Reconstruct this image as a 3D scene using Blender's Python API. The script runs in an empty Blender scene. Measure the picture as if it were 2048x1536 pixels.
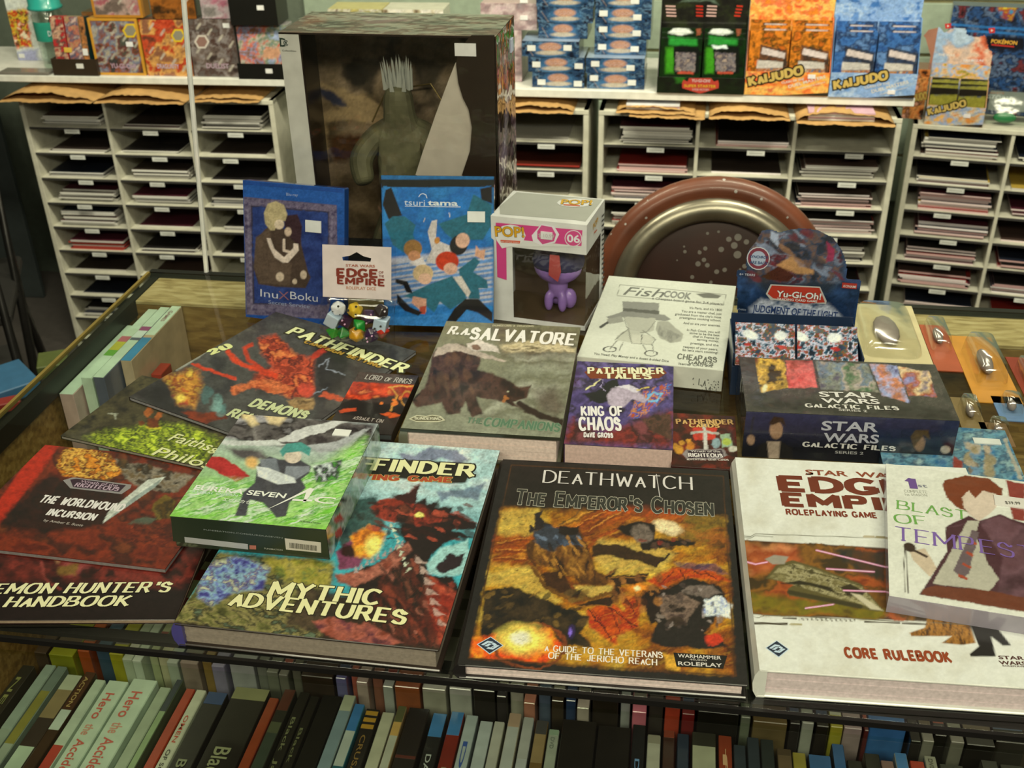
import bpy, bmesh, math, random
import numpy as np
R_ = math.radians
from mathutils import Matrix, Vector
# ------------------------------------------------------------------ camera, world, light
FPX, PITCH, ROLL, CH = 2183.57, 0.52429, -0.021347, 0.62292      # glass top of the counter is z = 0
_fw = np.array([0, math.cos(PITCH), -math.sin(PITCH)]); _r = np.array([1., 0, 0]); _u = np.cross(_r, _fw)
CR = math.cos(ROLL)*_r + math.sin(ROLL)*_u; CU = -math.sin(ROLL)*_r + math.cos(ROLL)*_u
CO = np.array([0, 0, CH])
sc = bpy.context.scene
COL = sc.collection
cd = bpy.data.cameras.new('camera'); cam = bpy.data.objects.new('camera', cd); COL.objects.link(cam)
cam.matrix_world = Matrix(((CR[0], CU[0], -_fw[0], 0), (CR[1], CU[1], -_fw[1], 0), (CR[2], CU[2], -_fw[2], CH), (0, 0, 0, 1)))
cd.sensor_width = 36; cd.lens = FPX/2048*36; cd.clip_start = .02
cd.dof.use_dof = True; cd.dof.focus_distance = 0.98; cd.dof.aperture_fstop = 15
sc.camera = cam
sc.view_settings.view_transform = 'Standard'; sc.view_settings.look = 'None'
sc.view_settings.gamma = 1; sc.view_settings.use_curve_mapping = False
sc.view_settings.exposure = 0.32
w = bpy.data.worlds.new('world'); sc.world = w; w.use_nodes = True
w.node_tree.nodes['Background'].inputs[0].default_value = (1, .93, .7, 1)
w.node_tree.nodes['Background'].inputs[1].default_value = .22
def area(name, loc, size, power, rot=(0, 0, 0), col=(1, .95, .68)):
    l = bpy.data.lights.new(name, 'AREA'); l.shape = 'RECTANGLE'; l.size, l.size_y = size
    l.energy = power; l.color = col
    o = bpy.data.objects.new(name, l); o.location = loc; o.rotation_euler = rot; COL.objects.link(o); return o
for lx, pw in ((.55, 27), (-.7, 19)):
    area('ceiling_panel_light', (lx, -.9, 1.6), (1.1, .35), pw, rot=(R_(28), 0, -.16))
for lx, ly, pw in ((.9, 1.75, 38), (-.8, 1.95, 32)):      # lamps added to wash the back shelves, tilted to keep glare off the table
    area('shelf_fill_light', (lx, ly, 1.5), (1.0, .2), pw, rot=(R_(52), 0, -.16))
area('ceiling_panel_light', (.1, 1.0, 1.65), (1.2, .3), 7, rot=(0, 0, -.16))
def at(u, v, z):
    d = _fw + CR*(u-1024)/FPX + CU*(768-v)/FPX
    return CO + d*(z-CO[2])/d[2]
def onplane(u, v, P0, yaw):
    d = _fw + CR*(u-1024)/FPX + CU*(768-v)/FPX
    n = np.array([math.sin(yaw), -math.cos(yaw), 0]); t = ((np.array(P0)-CO)@n)/(d@n); return CO + d*t
def project(P):
    d = P-CO; z = d@_fw
    return 1024+FPX*(d@CR)/z, 768-FPX*(d@CU)/z
# ------------------------------------------------------------------ colour and materials
TINT = np.array([1.0, .955, .74])
def lin(h):
    c = np.array([int(h[i:i+2], 16)/255 for i in (0, 2, 4)])
    return np.where(c <= .04045, c/12.92, ((c+.055)/1.055)**2.4)
def alb(h):                                  # colour as photographed under the warm shop light -> colour of the thing itself
    return np.clip(lin(h)/TINT*.98, .006, .88)
_M = {}
def mat(h, rough=.5, metal=0., noise=.10, scale=40, bump=0., coat=0., raw=False):
    k = (h, rough, metal, noise, scale, bump, coat)
    if k in _M: return _M[k]
    m = bpy.data.materials.new('surface_%d' % len(_M)); m.use_nodes = True; nt = m.node_tree; b = nt.nodes['Principled BSDF']
    c = alb(h)
    tc = nt.nodes.new('ShaderNodeTexCoord'); nz = nt.nodes.new('ShaderNodeTexNoise'); nz.inputs['Scale'].default_value = scale
    nz.inputs['Detail'].default_value = 4
    nt.links.new(tc.outputs['Object'], nz.inputs['Vector'])
    rp = nt.nodes.new('ShaderNodeValToRGB')
    rp.color_ramp.elements[0].position = .3; rp.color_ramp.elements[1].position = .7
    rp.color_ramp.elements[0].color = (*(c*(1-noise)), 1); rp.color_ramp.elements[1].color = (*np.clip(c*(1+noise), 0, .92), 1)
    nt.links.new(nz.outputs['Fac'], rp.inputs[0]); nt.links.new(rp.outputs[0], b.inputs['Base Color'])
    b.inputs['Roughness'].default_value = rough; b.inputs['Metallic'].default_value = metal
    b.inputs['Coat Weight'].default_value = coat; b.inputs['Coat Roughness'].default_value = .06
    if bump:
        bp = nt.nodes.new('ShaderNodeBump'); bp.inputs['Strength'].default_value = bump; bp.inputs['Distance'].default_value = .002
        nt.links.new(nz.outputs['Fac'], bp.inputs['Height']); nt.links.new(bp.outputs[0], b.inputs['Normal'])
    _M[k] = m; return m
def print_mat(rough, coat=0., bump=0.):
    k = ('print', rough, coat, bump)
    if k in _M: return _M[k]
    m = bpy.data.materials.new('printed_%d' % len(_M)); m.use_nodes = True; nt = m.node_tree; b = nt.nodes['Principled BSDF']
    a = nt.nodes.new('ShaderNodeAttribute'); a.attribute_name = 'Col'
    tc = nt.nodes.new('ShaderNodeTexCoord'); nz = nt.nodes.new('ShaderNodeTexNoise'); nz.inputs['Scale'].default_value = 260
    nz.inputs['Detail'].default_value = 3; nt.links.new(tc.outputs['Object'], nz.inputs['Vector'])
    mr = nt.nodes.new('ShaderNodeMapRange'); mr.inputs[1].default_value = .25; mr.inputs[2].default_value = .75
    mr.inputs[3].default_value = .95; mr.inputs[4].default_value = 1.05; nt.links.new(nz.outputs['Fac'], mr.inputs[0])
    vm = nt.nodes.new('ShaderNodeVectorMath'); vm.operation = 'SCALE'
    nt.links.new(a.outputs['Color'], vm.inputs[0]); nt.links.new(mr.outputs[0], vm.inputs['Scale'])
    nt.links.new(vm.outputs[0], b.inputs['Base Color']); b.inputs['Roughness'].default_value = rough
    b.inputs['Coat Weight'].default_value = coat; b.inputs['Coat Roughness'].default_value = .05
    if bump:
        n2 = nt.nodes.new('ShaderNodeTexNoise'); n2.inputs['Scale'].default_value = 28; nt.links.new(tc.outputs['Object'], n2.inputs['Vector'])
        bp = nt.nodes.new('ShaderNodeBump'); bp.inputs['Strength'].default_value = bump; bp.inputs['Distance'].default_value = .004
        nt.links.new(n2.outputs['Fac'], bp.inputs['Height']); nt.links.new(bp.outputs[0], b.inputs['Normal']); nt.links.new(bp.outputs[0], b.inputs['Coat Normal'])
    _M[k] = m; return m
def clear_mat(tint=(1, 1, 1), rough=.02, bump=0., ior=1.45, boost=0.):
    k = ('clear', tint, rough, bump, ior, boost)
    if k in _M: return _M[k]
    m = bpy.data.materials.new('clear_%d' % len(_M)); m.use_nodes = True; nt = m.node_tree; nt.nodes.clear()
    geo = nt.nodes.new('ShaderNodeNewGeometry'); inv = nt.nodes.new('ShaderNodeMath'); inv.operation = 'MULTIPLY_ADD'; inv.inputs[1].default_value = -1; inv.inputs[2].default_value = 1
    nt.links.new(geo.outputs['Backfacing'], inv.inputs[0]); mul = nt.nodes.new('ShaderNodeMath'); mul.operation = 'MULTIPLY'
    out = nt.nodes.new('ShaderNodeOutputMaterial'); mx = nt.nodes.new('ShaderNodeMixShader'); fr = nt.nodes.new('ShaderNodeFresnel')
    tr = nt.nodes.new('ShaderNodeBsdfTransparent'); gl = nt.nodes.new('ShaderNodeBsdfGlossy')
    fr.inputs[0].default_value = ior; tr.inputs[0].default_value = (*tint, 1); gl.inputs['Roughness'].default_value = rough
    fac = fr.outputs[0]
    if boost:
        ad = nt.nodes.new('ShaderNodeMath'); ad.operation = 'ADD'; ad.inputs[1].default_value = boost; nt.links.new(fac, ad.inputs[0]); fac = ad.outputs[0]
    nt.links.new(fac, mul.inputs[0]); nt.links.new(inv.outputs[0], mul.inputs[1]); nt.links.new(mul.outputs[0], mx.inputs[0]); nt.links.new(tr.outputs[0], mx.inputs[1]); nt.links.new(gl.outputs[0], mx.inputs[2])
    nt.links.new(mx.outputs[0], out.inputs[0])
    tc = nt.nodes.new('ShaderNodeTexCoord'); nz = nt.nodes.new('ShaderNodeTexNoise'); nz.inputs['Scale'].default_value = 22
    nt.links.new(tc.outputs['Object'], nz.inputs['Vector'])
    bp = nt.nodes.new('ShaderNodeBump'); bp.inputs['Strength'].default_value = bump; bp.inputs['Distance'].default_value = .006
    nt.links.new(nz.outputs['Fac'], bp.inputs['Height'])
    if bump: nt.links.new(bp.outputs[0], gl.inputs['Normal']); nt.links.new(bp.outputs[0], fr.inputs['Normal'])
    _M[k] = m; return m
def wood_mat(c1, c2, c3, rough=.5):
    k = ('wood', c1, c2, c3)
    if k in _M: return _M[k]
    m = bpy.data.materials.new('chipboard_%d' % len(_M)); m.use_nodes = True; nt = m.node_tree; b = nt.nodes['Principled BSDF']
    tc = nt.nodes.new('ShaderNodeTexCoord'); mp = nt.nodes.new('ShaderNodeMapping'); mp.inputs['Scale'].default_value = (14, 60, 60)
    nt.links.new(tc.outputs['Object'], mp.inputs[0])
    v = nt.nodes.new('ShaderNodeTexVoronoi'); v.inputs['Scale'].default_value = 3; nt.links.new(mp.outputs[0], v.inputs['Vector'])
    nz = nt.nodes.new('ShaderNodeTexNoise'); nz.inputs['Scale'].default_value = 2.2; nz.inputs['Detail'].default_value = 5; nt.links.new(mp.outputs[0], nz.inputs['Vector'])
    mx = nt.nodes.new('ShaderNodeMix'); mx.inputs[0].default_value = .75
    nt.links.new(v.outputs['Color'], mx.inputs[2]); nt.links.new(nz.outputs['Fac'], mx.inputs[3])
    rp = nt.nodes.new('ShaderNodeValToRGB'); e = rp.color_ramp.elements; e[0].position = .3; e[1].position = .75
    e[0].color = (*alb(c1), 1); e[1].color = (*alb(c3), 1); q = e.new(.52); q.color = (*alb(c2), 1)
    nt.links.new(mx.outputs[0], rp.inputs[0]); nt.links.new(rp.outputs[0], b.inputs['Base Color']); b.inputs['Roughness'].default_value = rough
    _M[k] = m; return m
# ------------------------------------------------------------------ things and parts
def props(o, label=None, cat=None, group=None, kind=None):
    if label: o['label'] = label
    if cat: o['category'] = cat
    if group: o['group'] = group
    if kind: o['kind'] = kind
class Thing:
    def __init__(s, name, label, cat, loc=(0, 0, 0), yaw=0., lean=0., group=None, kind=None, M=None):
        s.M = M if M is not None else Matrix.Translation(loc) @ Matrix.Rotation(yaw, 4, 'Z') @ Matrix.Rotation(lean, 4, 'X')
        s.o = bpy.data.objects.new(name, None); s.o.empty_display_size = .02; s.o.matrix_world = s.M; COL.objects.link(s.o)
        props(s.o, label, cat, group, kind)
class MB:
    def __init__(s): s.v = []; s.f = []; s.m = []; s.k = 0
    def add(s, vs, fs, mi=None):
        b = len(s.v); s.v += [tuple(p) for p in vs]; s.f += [tuple(b+i for i in f) for f in fs]; s.m += [s.k if mi is None else mi]*len(fs); return s
    def box(s, x0, y0, z0, x1, y1, z1, c=0., mi=None):
        if c <= 0:
            return s.add([(x0, y0, z0), (x1, y0, z0), (x1, y1, z0), (x0, y1, z0), (x0, y0, z1), (x1, y0, z1), (x1, y1, z1), (x0, y1, z1)],
                         [(0, 3, 2, 1), (4, 5, 6, 7), (0, 1, 5, 4), (1, 2, 6, 5), (2, 3, 7, 6), (3, 0, 4, 7)], mi)
        X, Y, Z = (x0, x1), (y0, y1), (z0, z1); vs = []; ix = {}
        for i in (0, 1):
            for j in (0, 1):
                for k in (0, 1):
                    sx, sy, sz = (c, -c)[i], (c, -c)[j], (c, -c)[k]
                    for a, p in enumerate(((X[i], Y[j]+sy, Z[k]+sz), (X[i]+sx, Y[j], Z[k]+sz), (X[i]+sx, Y[j]+sy, Z[k]))):
                        ix[(i, j, k, a)] = len(vs); vs.append(p)
        F = []
        for a in range(3):
            o1, o2 = [q for q in range(3) if q != a]
            for sd in (0, 1):
                q = []
                for p, r in ((0, 0), (1, 0), (1, 1), (0, 1)):
                    t = [0, 0, 0]; t[a] = sd; t[o1] = p; t[o2] = r; q.append(ix[(*t, a)])
                F.append(tuple(q))
        for a in range(3):
            o1, o2 = [q for q in range(3) if q != a]
            for p in (0, 1):
                for r in (0, 1):
                    t0 = [0, 0, 0]; t1 = [0, 0, 0]; t0[o1] = t1[o1] = p; t0[o2] = t1[o2] = r; t1[a] = 1
                    F.append((ix[(*t0, o1)], ix[(*t1, o1)], ix[(*t1, o2)], ix[(*t0, o2)]))
        for i in (0, 1):
            for j in (0, 1):
                for k in (0, 1): F.append((ix[(i, j, k, 0)], ix[(i, j, k, 1)], ix[(i, j, k, 2)]))
        return s.add(vs, F, mi)
    def prism(s, pts, z0, z1, mi=None):
        n = len(pts)
        return s.add([(x, y, z0) for x, y in pts]+[(x, y, z1) for x, y in pts],
                     [tuple(range(n-1, -1, -1)), tuple(range(n, 2*n))]+[(i, (i+1) % n, n+(i+1) % n, n+i) for i in range(n)], mi)
    def yprism(s, pts, y0, y1, mi=None):          # outline in x,z
        n = len(pts)
        return s.add([(x, y0, z) for x, z in pts]+[(x, y1, z) for x, z in pts],
                     [tuple(range(n-1, -1, -1)), tuple(range(n, 2*n))]+[(i, (i+1) % n, n+(i+1) % n, n+i) for i in range(n)], mi)
    def lathe(s, prof, n=32, M=None, mi=None):
        vs = []; m = len(prof)
        for i in range(n):
            a = 2*math.pi*i/n
            for r, z in prof: vs.append((r*math.cos(a), r*math.sin(a), z))
        if M is not None: vs = [tuple(M @ Vector(p)) for p in vs]
        return s.add(vs, [(i*m+j, ((i+1) % n)*m+j, ((i+1) % n)*m+j+1, i*m+j+1) for i in range(n) for j in range(m-1)], mi)
    def tube(s, pts, r, n=8, mi=None):
        pts = [Vector(p) for p in pts]; vs = []
        for i, p in enumerate(pts):
            d = (pts[min(i+1, len(pts)-1)]-pts[max(i-1, 0)]).normalized()
            a = d.cross(Vector((0, 0, 1))) if abs(d.z) < .95 else d.cross(Vector((1, 0, 0))); a.normalize(); b = d.cross(a)
            for k in range(n):
                t = 2*math.pi*k/n; vs.append(tuple(p+a*math.cos(t)*r+b*math.sin(t)*r))
        F = [(i*n+k, i*n+(k+1) % n, (i+1)*n+(k+1) % n, (i+1)*n+k) for i in range(len(pts)-1) for k in range(n)]
        return s.add(vs, F+[tuple(range(n-1, -1, -1)), tuple((len(pts)-1)*n+k for k in range(n))], mi)
    def ell(s, c, r, n=16, mi=None, M=None):
        vs = []; F = []
        for i in range(n//2+1):
            ph = math.pi*i/(n//2)
            for j in range(n):
                th = 2*math.pi*j/n; p = Vector((r[0]*math.sin(ph)*math.cos(th), r[1]*math.sin(ph)*math.sin(th), r[2]*math.cos(ph)))
                if M: p = M @ p
                vs.append((c[0]+p[0], c[1]+p[1], c[2]+p[2]))
        for i in range(n//2):
            for j in range(n): F.append((i*n+j, (i+1)*n+j, (i+1)*n+(j+1) % n, i*n+(j+1) % n))
        return s.add(vs, F, mi)
    def mesh(s, name, mats, smooth=False):
        me = bpy.data.meshes.new(name); me.from_pydata(s.v, [], s.f)
        for m in (mats if isinstance(mats, (list, tuple)) else [mats]): me.materials.append(m)
        me.polygons.foreach_set('material_index', s.m)
        if smooth: me.polygons.foreach_set('use_smooth', [True]*len(s.f))
        bm = bmesh.new(); bm.from_mesh(me); bmesh.ops.recalc_face_normals(bm, faces=bm.faces); bm.to_mesh(me); bm.free()
        return me
    def part(s, name, root, mats, smooth=False, label=None, parent=None, kind=None):
        o = bpy.data.objects.new(name, s.mesh(name, mats, smooth)); COL.objects.link(o); o.parent = parent or root.o
        props(o, label, None, None, kind); return o
    def solo(s, name, label, cat, mats, M=None, smooth=False, group=None, kind=None):
        o = bpy.data.objects.new(name, s.mesh(name, mats, smooth)); COL.objects.link(o)
        if M is not None: o.matrix_world = M
        props(o, label, cat, group, kind); return o
def blob(name, root, parts, m, voxel, label=None):
    b = MB()
    for c, r in parts: b.ell(c, r, 20)
    o = b.part(name, root, m, True, label)
    md = o.modifiers.new('remesh', 'REMESH'); md.mode = 'VOXEL'; md.voxel_size = voxel; md.use_smooth_shade = True
    ms = o.modifiers.new('smooth', 'SMOOTH'); ms.iterations = 6
    return o
# ------------------------------------------------------------------ printed faces
def vnoise(x, y, seed):
    xi = np.floor(x).astype(np.int64); yi = np.floor(y).astype(np.int64); fx = x-xi; fy = y-yi
    fx = fx*fx*(3-2*fx); fy = fy*fy*(3-2*fy)
    def hsh(a, b):
        n = (a*374761393+b*668265263+seed*1442695041) & 0xffffffff; n = ((n ^ (n >> 13))*1274126177) & 0xffffffff
        return ((n ^ (n >> 16)) & 0xffff)/65535.
    return (hsh(xi, yi)*(1-fx)+hsh(xi+1, yi)*fx)*(1-fy)+(hsh(xi, yi+1)*(1-fx)+hsh(xi+1, yi+1)*fx)*fy
def fbm(x, y, seed, o=4):
    s = 0; a = 1; t = 0
    for i in range(o): s = s+a*vnoise(x*2**i+17*i, y*2**i+31*i, seed+i); t += a; a *= .55
    return s/t
class Canvas:                         # paints the colours printed on one face
    def __init__(s, U, V, base):
        s.U0, s.V0 = U, V; s.U, s.V = U, V; s.c = np.tile(alb(base), (len(U), 1))
    def warp(s, amp, sc, seed=1):
        s.U = s.U0+(fbm(s.U0/sc, s.V0/sc, seed)-.5)*2*amp; s.V = s.V0+(fbm(s.U0/sc, s.V0/sc, seed+50)-.5)*2*amp+(fbm(s.U0/sc*4, s.V0/sc*4, seed+60)-.5)*.9*amp; s.U = s.U+(fbm(s.U0/sc*4, s.V0/sc*4, seed+70)-.5)*.9*amp; return s
    def flat(s): s.U, s.V = s.U0, s.V0; return s
    def mix(s, a, col):
        a = a[:, None]; s.c = s.c*(1-a)+col*a; return s
    def dist(s, pts, closed=True):
        P = np.array(pts, float); U, V = s.U, s.V; d = np.full(len(U), 1e9); ins = np.zeros(len(U), bool); n = len(P)
        for i in range(n if closed else n-1):
            a = P[i]; b = P[(i+1) % n]; e = b-a; L = max(e@e, 1e-9)
            t = np.clip(((U-a[0])*e[0]+(V-a[1])*e[1])/L, 0, 1); d = np.minimum(d, np.hypot(U-a[0]-t*e[0], V-a[1]-t*e[1]))
            if closed and a[1] != b[1]:
                ins ^= ((a[1] > V) != (b[1] > V)) & (U < (b[0]-a[0])*(V-a[1])/(b[1]-a[1])+a[0])
        return np.where(ins, -d, d) if closed else d
    def poly(s, h, *p, soft=5, a=1.):
        return s.mix(a*np.clip(.5-s.dist([(p[i], p[i+1]) for i in range(0, len(p), 2)])/soft, 0, 1), alb(h))
    def detail(s, amp=.35, sc=9, seed=77):
        k = 1+amp*2*(fbm(s.U0/sc, s.V0/sc, seed, 3)-.5)+amp*1.6*(fbm(s.U0/(sc*5), s.V0/(sc*3), seed+9, 3)-.5); s.c = s.c*np.clip(k, .2, 2)[:, None]; return s
    def line(s, h, w, *p, soft=4, a=1.):
        return s.mix(a*np.clip(.5-(s.dist([(p[i], p[i+1]) for i in range(0, len(p), 2)], False)-w/2)/soft, 0, 1), alb(h))
    def ell(s, h, cx, cy, rx, ry, ang=0, soft=.15, a=1.):
        t = math.radians(ang); x = (s.U-cx)*math.cos(t)+(s.V-cy)*math.sin(t); y = -(s.U-cx)*math.sin(t)+(s.V-cy)*math.cos(t)
        r = np.hypot(x/rx, y/ry); return s.mix(a*np.clip((1-r)/soft+.5, 0, 1), alb(h))
    def ring(s, h, cx, cy, rx, ry, wd, soft=.05, a=1.):
        r = np.hypot((s.U-cx)/rx, (s.V-cy)/ry); return s.mix(a*np.clip((wd-np.abs(r-1))/soft+.5, 0, 1), alb(h))
    def grad(s, h0, h1, x0, y0, x1, y1, a=1.):
        e = np.array([x1-x0, y1-y0], float); t = np.clip(((s.U-x0)*e[0]+(s.V-y0)*e[1])/(e@e), 0, 1)[:, None]
        c = alb(h0)*(1-t)+alb(h1)*t; s.c = s.c*(1-a)+c*a; return s
    def pal(s, hs, scx, scy=None, seed=1, con=2.2, region=None, soft=6, a=1., ang=0):
        t = math.radians(ang); u = s.U*math.cos(t)+s.V*math.sin(t); v = -s.U*math.sin(t)+s.V*math.cos(t)
        n = np.clip((fbm(u/scx, v/(scy or scx), seed)-.5)*con*.78+.5, 0, .9999)*(len(hs)-1); i = n.astype(int); f = (n-i)[:, None]
        P = np.array([alb(h) for h in hs]); c = P[i]*(1-f)+P[np.minimum(i+1, len(hs)-1)]*f
        m = np.full(len(u), a)
        if region is not None: m = a*np.clip(.5-s.dist([(region[k], region[k+1]) for k in range(0, len(region), 2)])/soft, 0, 1)
        return s.mix(m, c)
    def spot(s, hs, n, box, r0, r1, seed=1, el=1., ang=None, a=.9):
        R = random.Random(seed)
        for i in range(n):
            s.ell(R.choice(hs), R.uniform(box[0], box[2]), R.uniform(box[1], box[3]), R.uniform(r0, r1)*el, R.uniform(r0, r1), R.uniform(0, 180) if ang is None else ang+R.uniform(-12, 12), .4, a)
        return s
# stroke lettering: capitals on an 8-high grid; '~' marks a smoothed stroke
GL = dict(A='6|003860 1353', B='6|0008 ~084857564404 ~0444636140 4000', C='6|~6748280602204061', D='6|0008 ~083866623000', E='5|0008 0858 0444 0050', F='5|0008 0858 0444',
 G='6|~6748280602204061 616343', H='6|0008 6068 0464', I='0|0008', J='4|~4841301001', K='6|0008 0358 2460', L='5|0008 0050', M='8|0008 0842 4288 8880', N='6|0008 0860 6068',
 O='7|~38060230507276583 8', P='6|0008 ~084857554404', Q='7|~3806023050727658 4371', R='6|0008 ~084857554404 3460', S='5|~5746280705345351402001', T='6|3038 0868', U='6|~080220406268',
 V='6|083068', W='8|0820 2046 4660 6088', X='6|0068 0860', Y='6|0834 3468 3430', Z='6|0868 6800 0060')
GL['O'] = '7|~5828060220507276 5828'; GL['O'] = '7|~3806023050727658 3858'; GL['O'] = '7|~48280602205072766848'
GL['Q'] = '7|~48280602205072766848 4371'
GL.update({'0': '5|~3818060210405256483818', '1': '2|0618 1810', '2': '5|~0628485500 0050', '3': '5|~0728484624 ~2453514010 01'.replace(' 01', '01'), '4': '5|4048 4802 0252', '5': '5|5808 0805 ~05455351401001',
 '6': '5|~5838040210405152442403', '7': '5|0858 5820', '8': '5|~341506285655341302104153 34'.replace(' 34', '34'), '9': '5|~00405658281605245456'[0:2]+'~10305057583816052454', "'": '1|1816', '-': '3|0434', '.': '1|0001', ' ': '3|', '&': '6|0048 ~4828160450', '!': '1|0803 0100', ':': '1|0001 0506', ',': '1|1101', '*': '3|0434'})
def strokes(ch):
    wd, st = GL.get(ch, '3|').split('|'); out = []
    for k in st.split():
        sm = k[0] == '~'; k = k.lstrip('~'); p = [(int(k[i])/8, int(k[i+1])/8) for i in range(0, len(k)-1, 2)]
        if sm and len(p) > 2:
            q = []; cl = p[0] == p[-1]
            for i in range(len(p)-1):
                p0 = p[i-1] if i else (p[-2] if cl else p[0]); p1 = p[i]; p2 = p[i+1]; p3 = p[i+2] if i+2 < len(p) else (p[1] if cl else p[-1])
                for t in (0, .34, .67):
                    q.append(tuple(.5*(2*b+(c-a)*t+(2*a-5*b+4*c-d)*t*t+(3*b-a-3*c+d)*t**3) for a, b, c, d in zip(p0, p1, p2, p3)))
            p = q+[p[-1]]
        out.append((p, sm))
    return int(wd)/8, out
_tc = {}
def stroke_text(s, wt, thin, serif, e):
    wt *= 1.5; serif *= 1.25; k = (s, wt, thin, serif, e)
    if k in _tc: return _tc[k]
    V = []; F = []; x = 0
    def quad(a, b, wa, ext):
        dx, dy = b[0]-a[0], b[1]-a[1]; L = math.hypot(dx, dy) or 1e-6; dx /= L; dy /= L
        ww = (wt*(thin+(1-thin)*abs(dy)))/2+e; ext += e
        ax, ay, bx, by = a[0]-dx*ext, a[1]-dy*ext, b[0]+dx*ext, b[1]+dy*ext
        n = len(V); V.extend([(ax-dy*ww, ay+dx*ww), (ax+dy*ww, ay-dx*ww), (bx+dy*ww, by-dx*ww), (bx-dy*ww, by+dx*ww)]); F.append((n, n+1, n+2, n+3))
    for ch in s:
        c = 1. if not ch.islower() else .78
        wd, st = strokes(ch.upper())
        for p, sm in st:
            P = [(x+a*c, b*c) for a, b in p]
            for i in range(len(P)-1): quad(P[i], P[i+1], 0, wt*.22 if not sm else wt*.08)
            if serif:
                for q, r in ((P[0], P[1]), (P[-1], P[-2])):
                    if abs(q[1]-r[1]) > .2*c and abs(q[1]-r[1]) > abs(q[0]-r[0])*.8 and (q[1] < .02 or q[1] > .97*c) and not sm:
                        yy = q[1]+(wt*.12 if q[1] < .1 else -wt*.12); n = len(V); hw = serif*c+e; hh = wt*.2+e
                        V.extend([(q[0]-hw, yy-hh), (q[0]+hw, yy-hh), (q[0]+hw, yy+hh), (q[0]-hw, yy+hh)]); F.append((n, n+1, n+2, n+3))
        x += (wd+.22+wt*.6)*c
    w = x-.22-wt*.6
    _tc[k] = (V, F, 0, w); return _tc[k]
def font_text(s, off):
    k = (s, off)
    if k in _tc: return _tc[k]
    cu = bpy.data.curves.new('t', 'FONT'); cu.body = s; cu.offset = off; cu.resolution_u = 3
    o = bpy.data.objects.new('t', cu); COL.objects.link(o)
    dg = bpy.context.evaluated_depsgraph_get(); me = o.evaluated_get(dg).to_mesh()
    V = [(v.co.x/.72, v.co.y/.72) for v in me.vertices]; F = [tuple(p.vertices) for p in me.polygons]
    o.evaluated_get(dg).to_mesh_clear(); bpy.data.objects.remove(o); bpy.data.curves.remove(cu)
    xs = [v[0] for v in V] or [0, 1]
    _tc[k] = (V, F, min(xs), max(xs)-min(xs)); return _tc[k]
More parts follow.
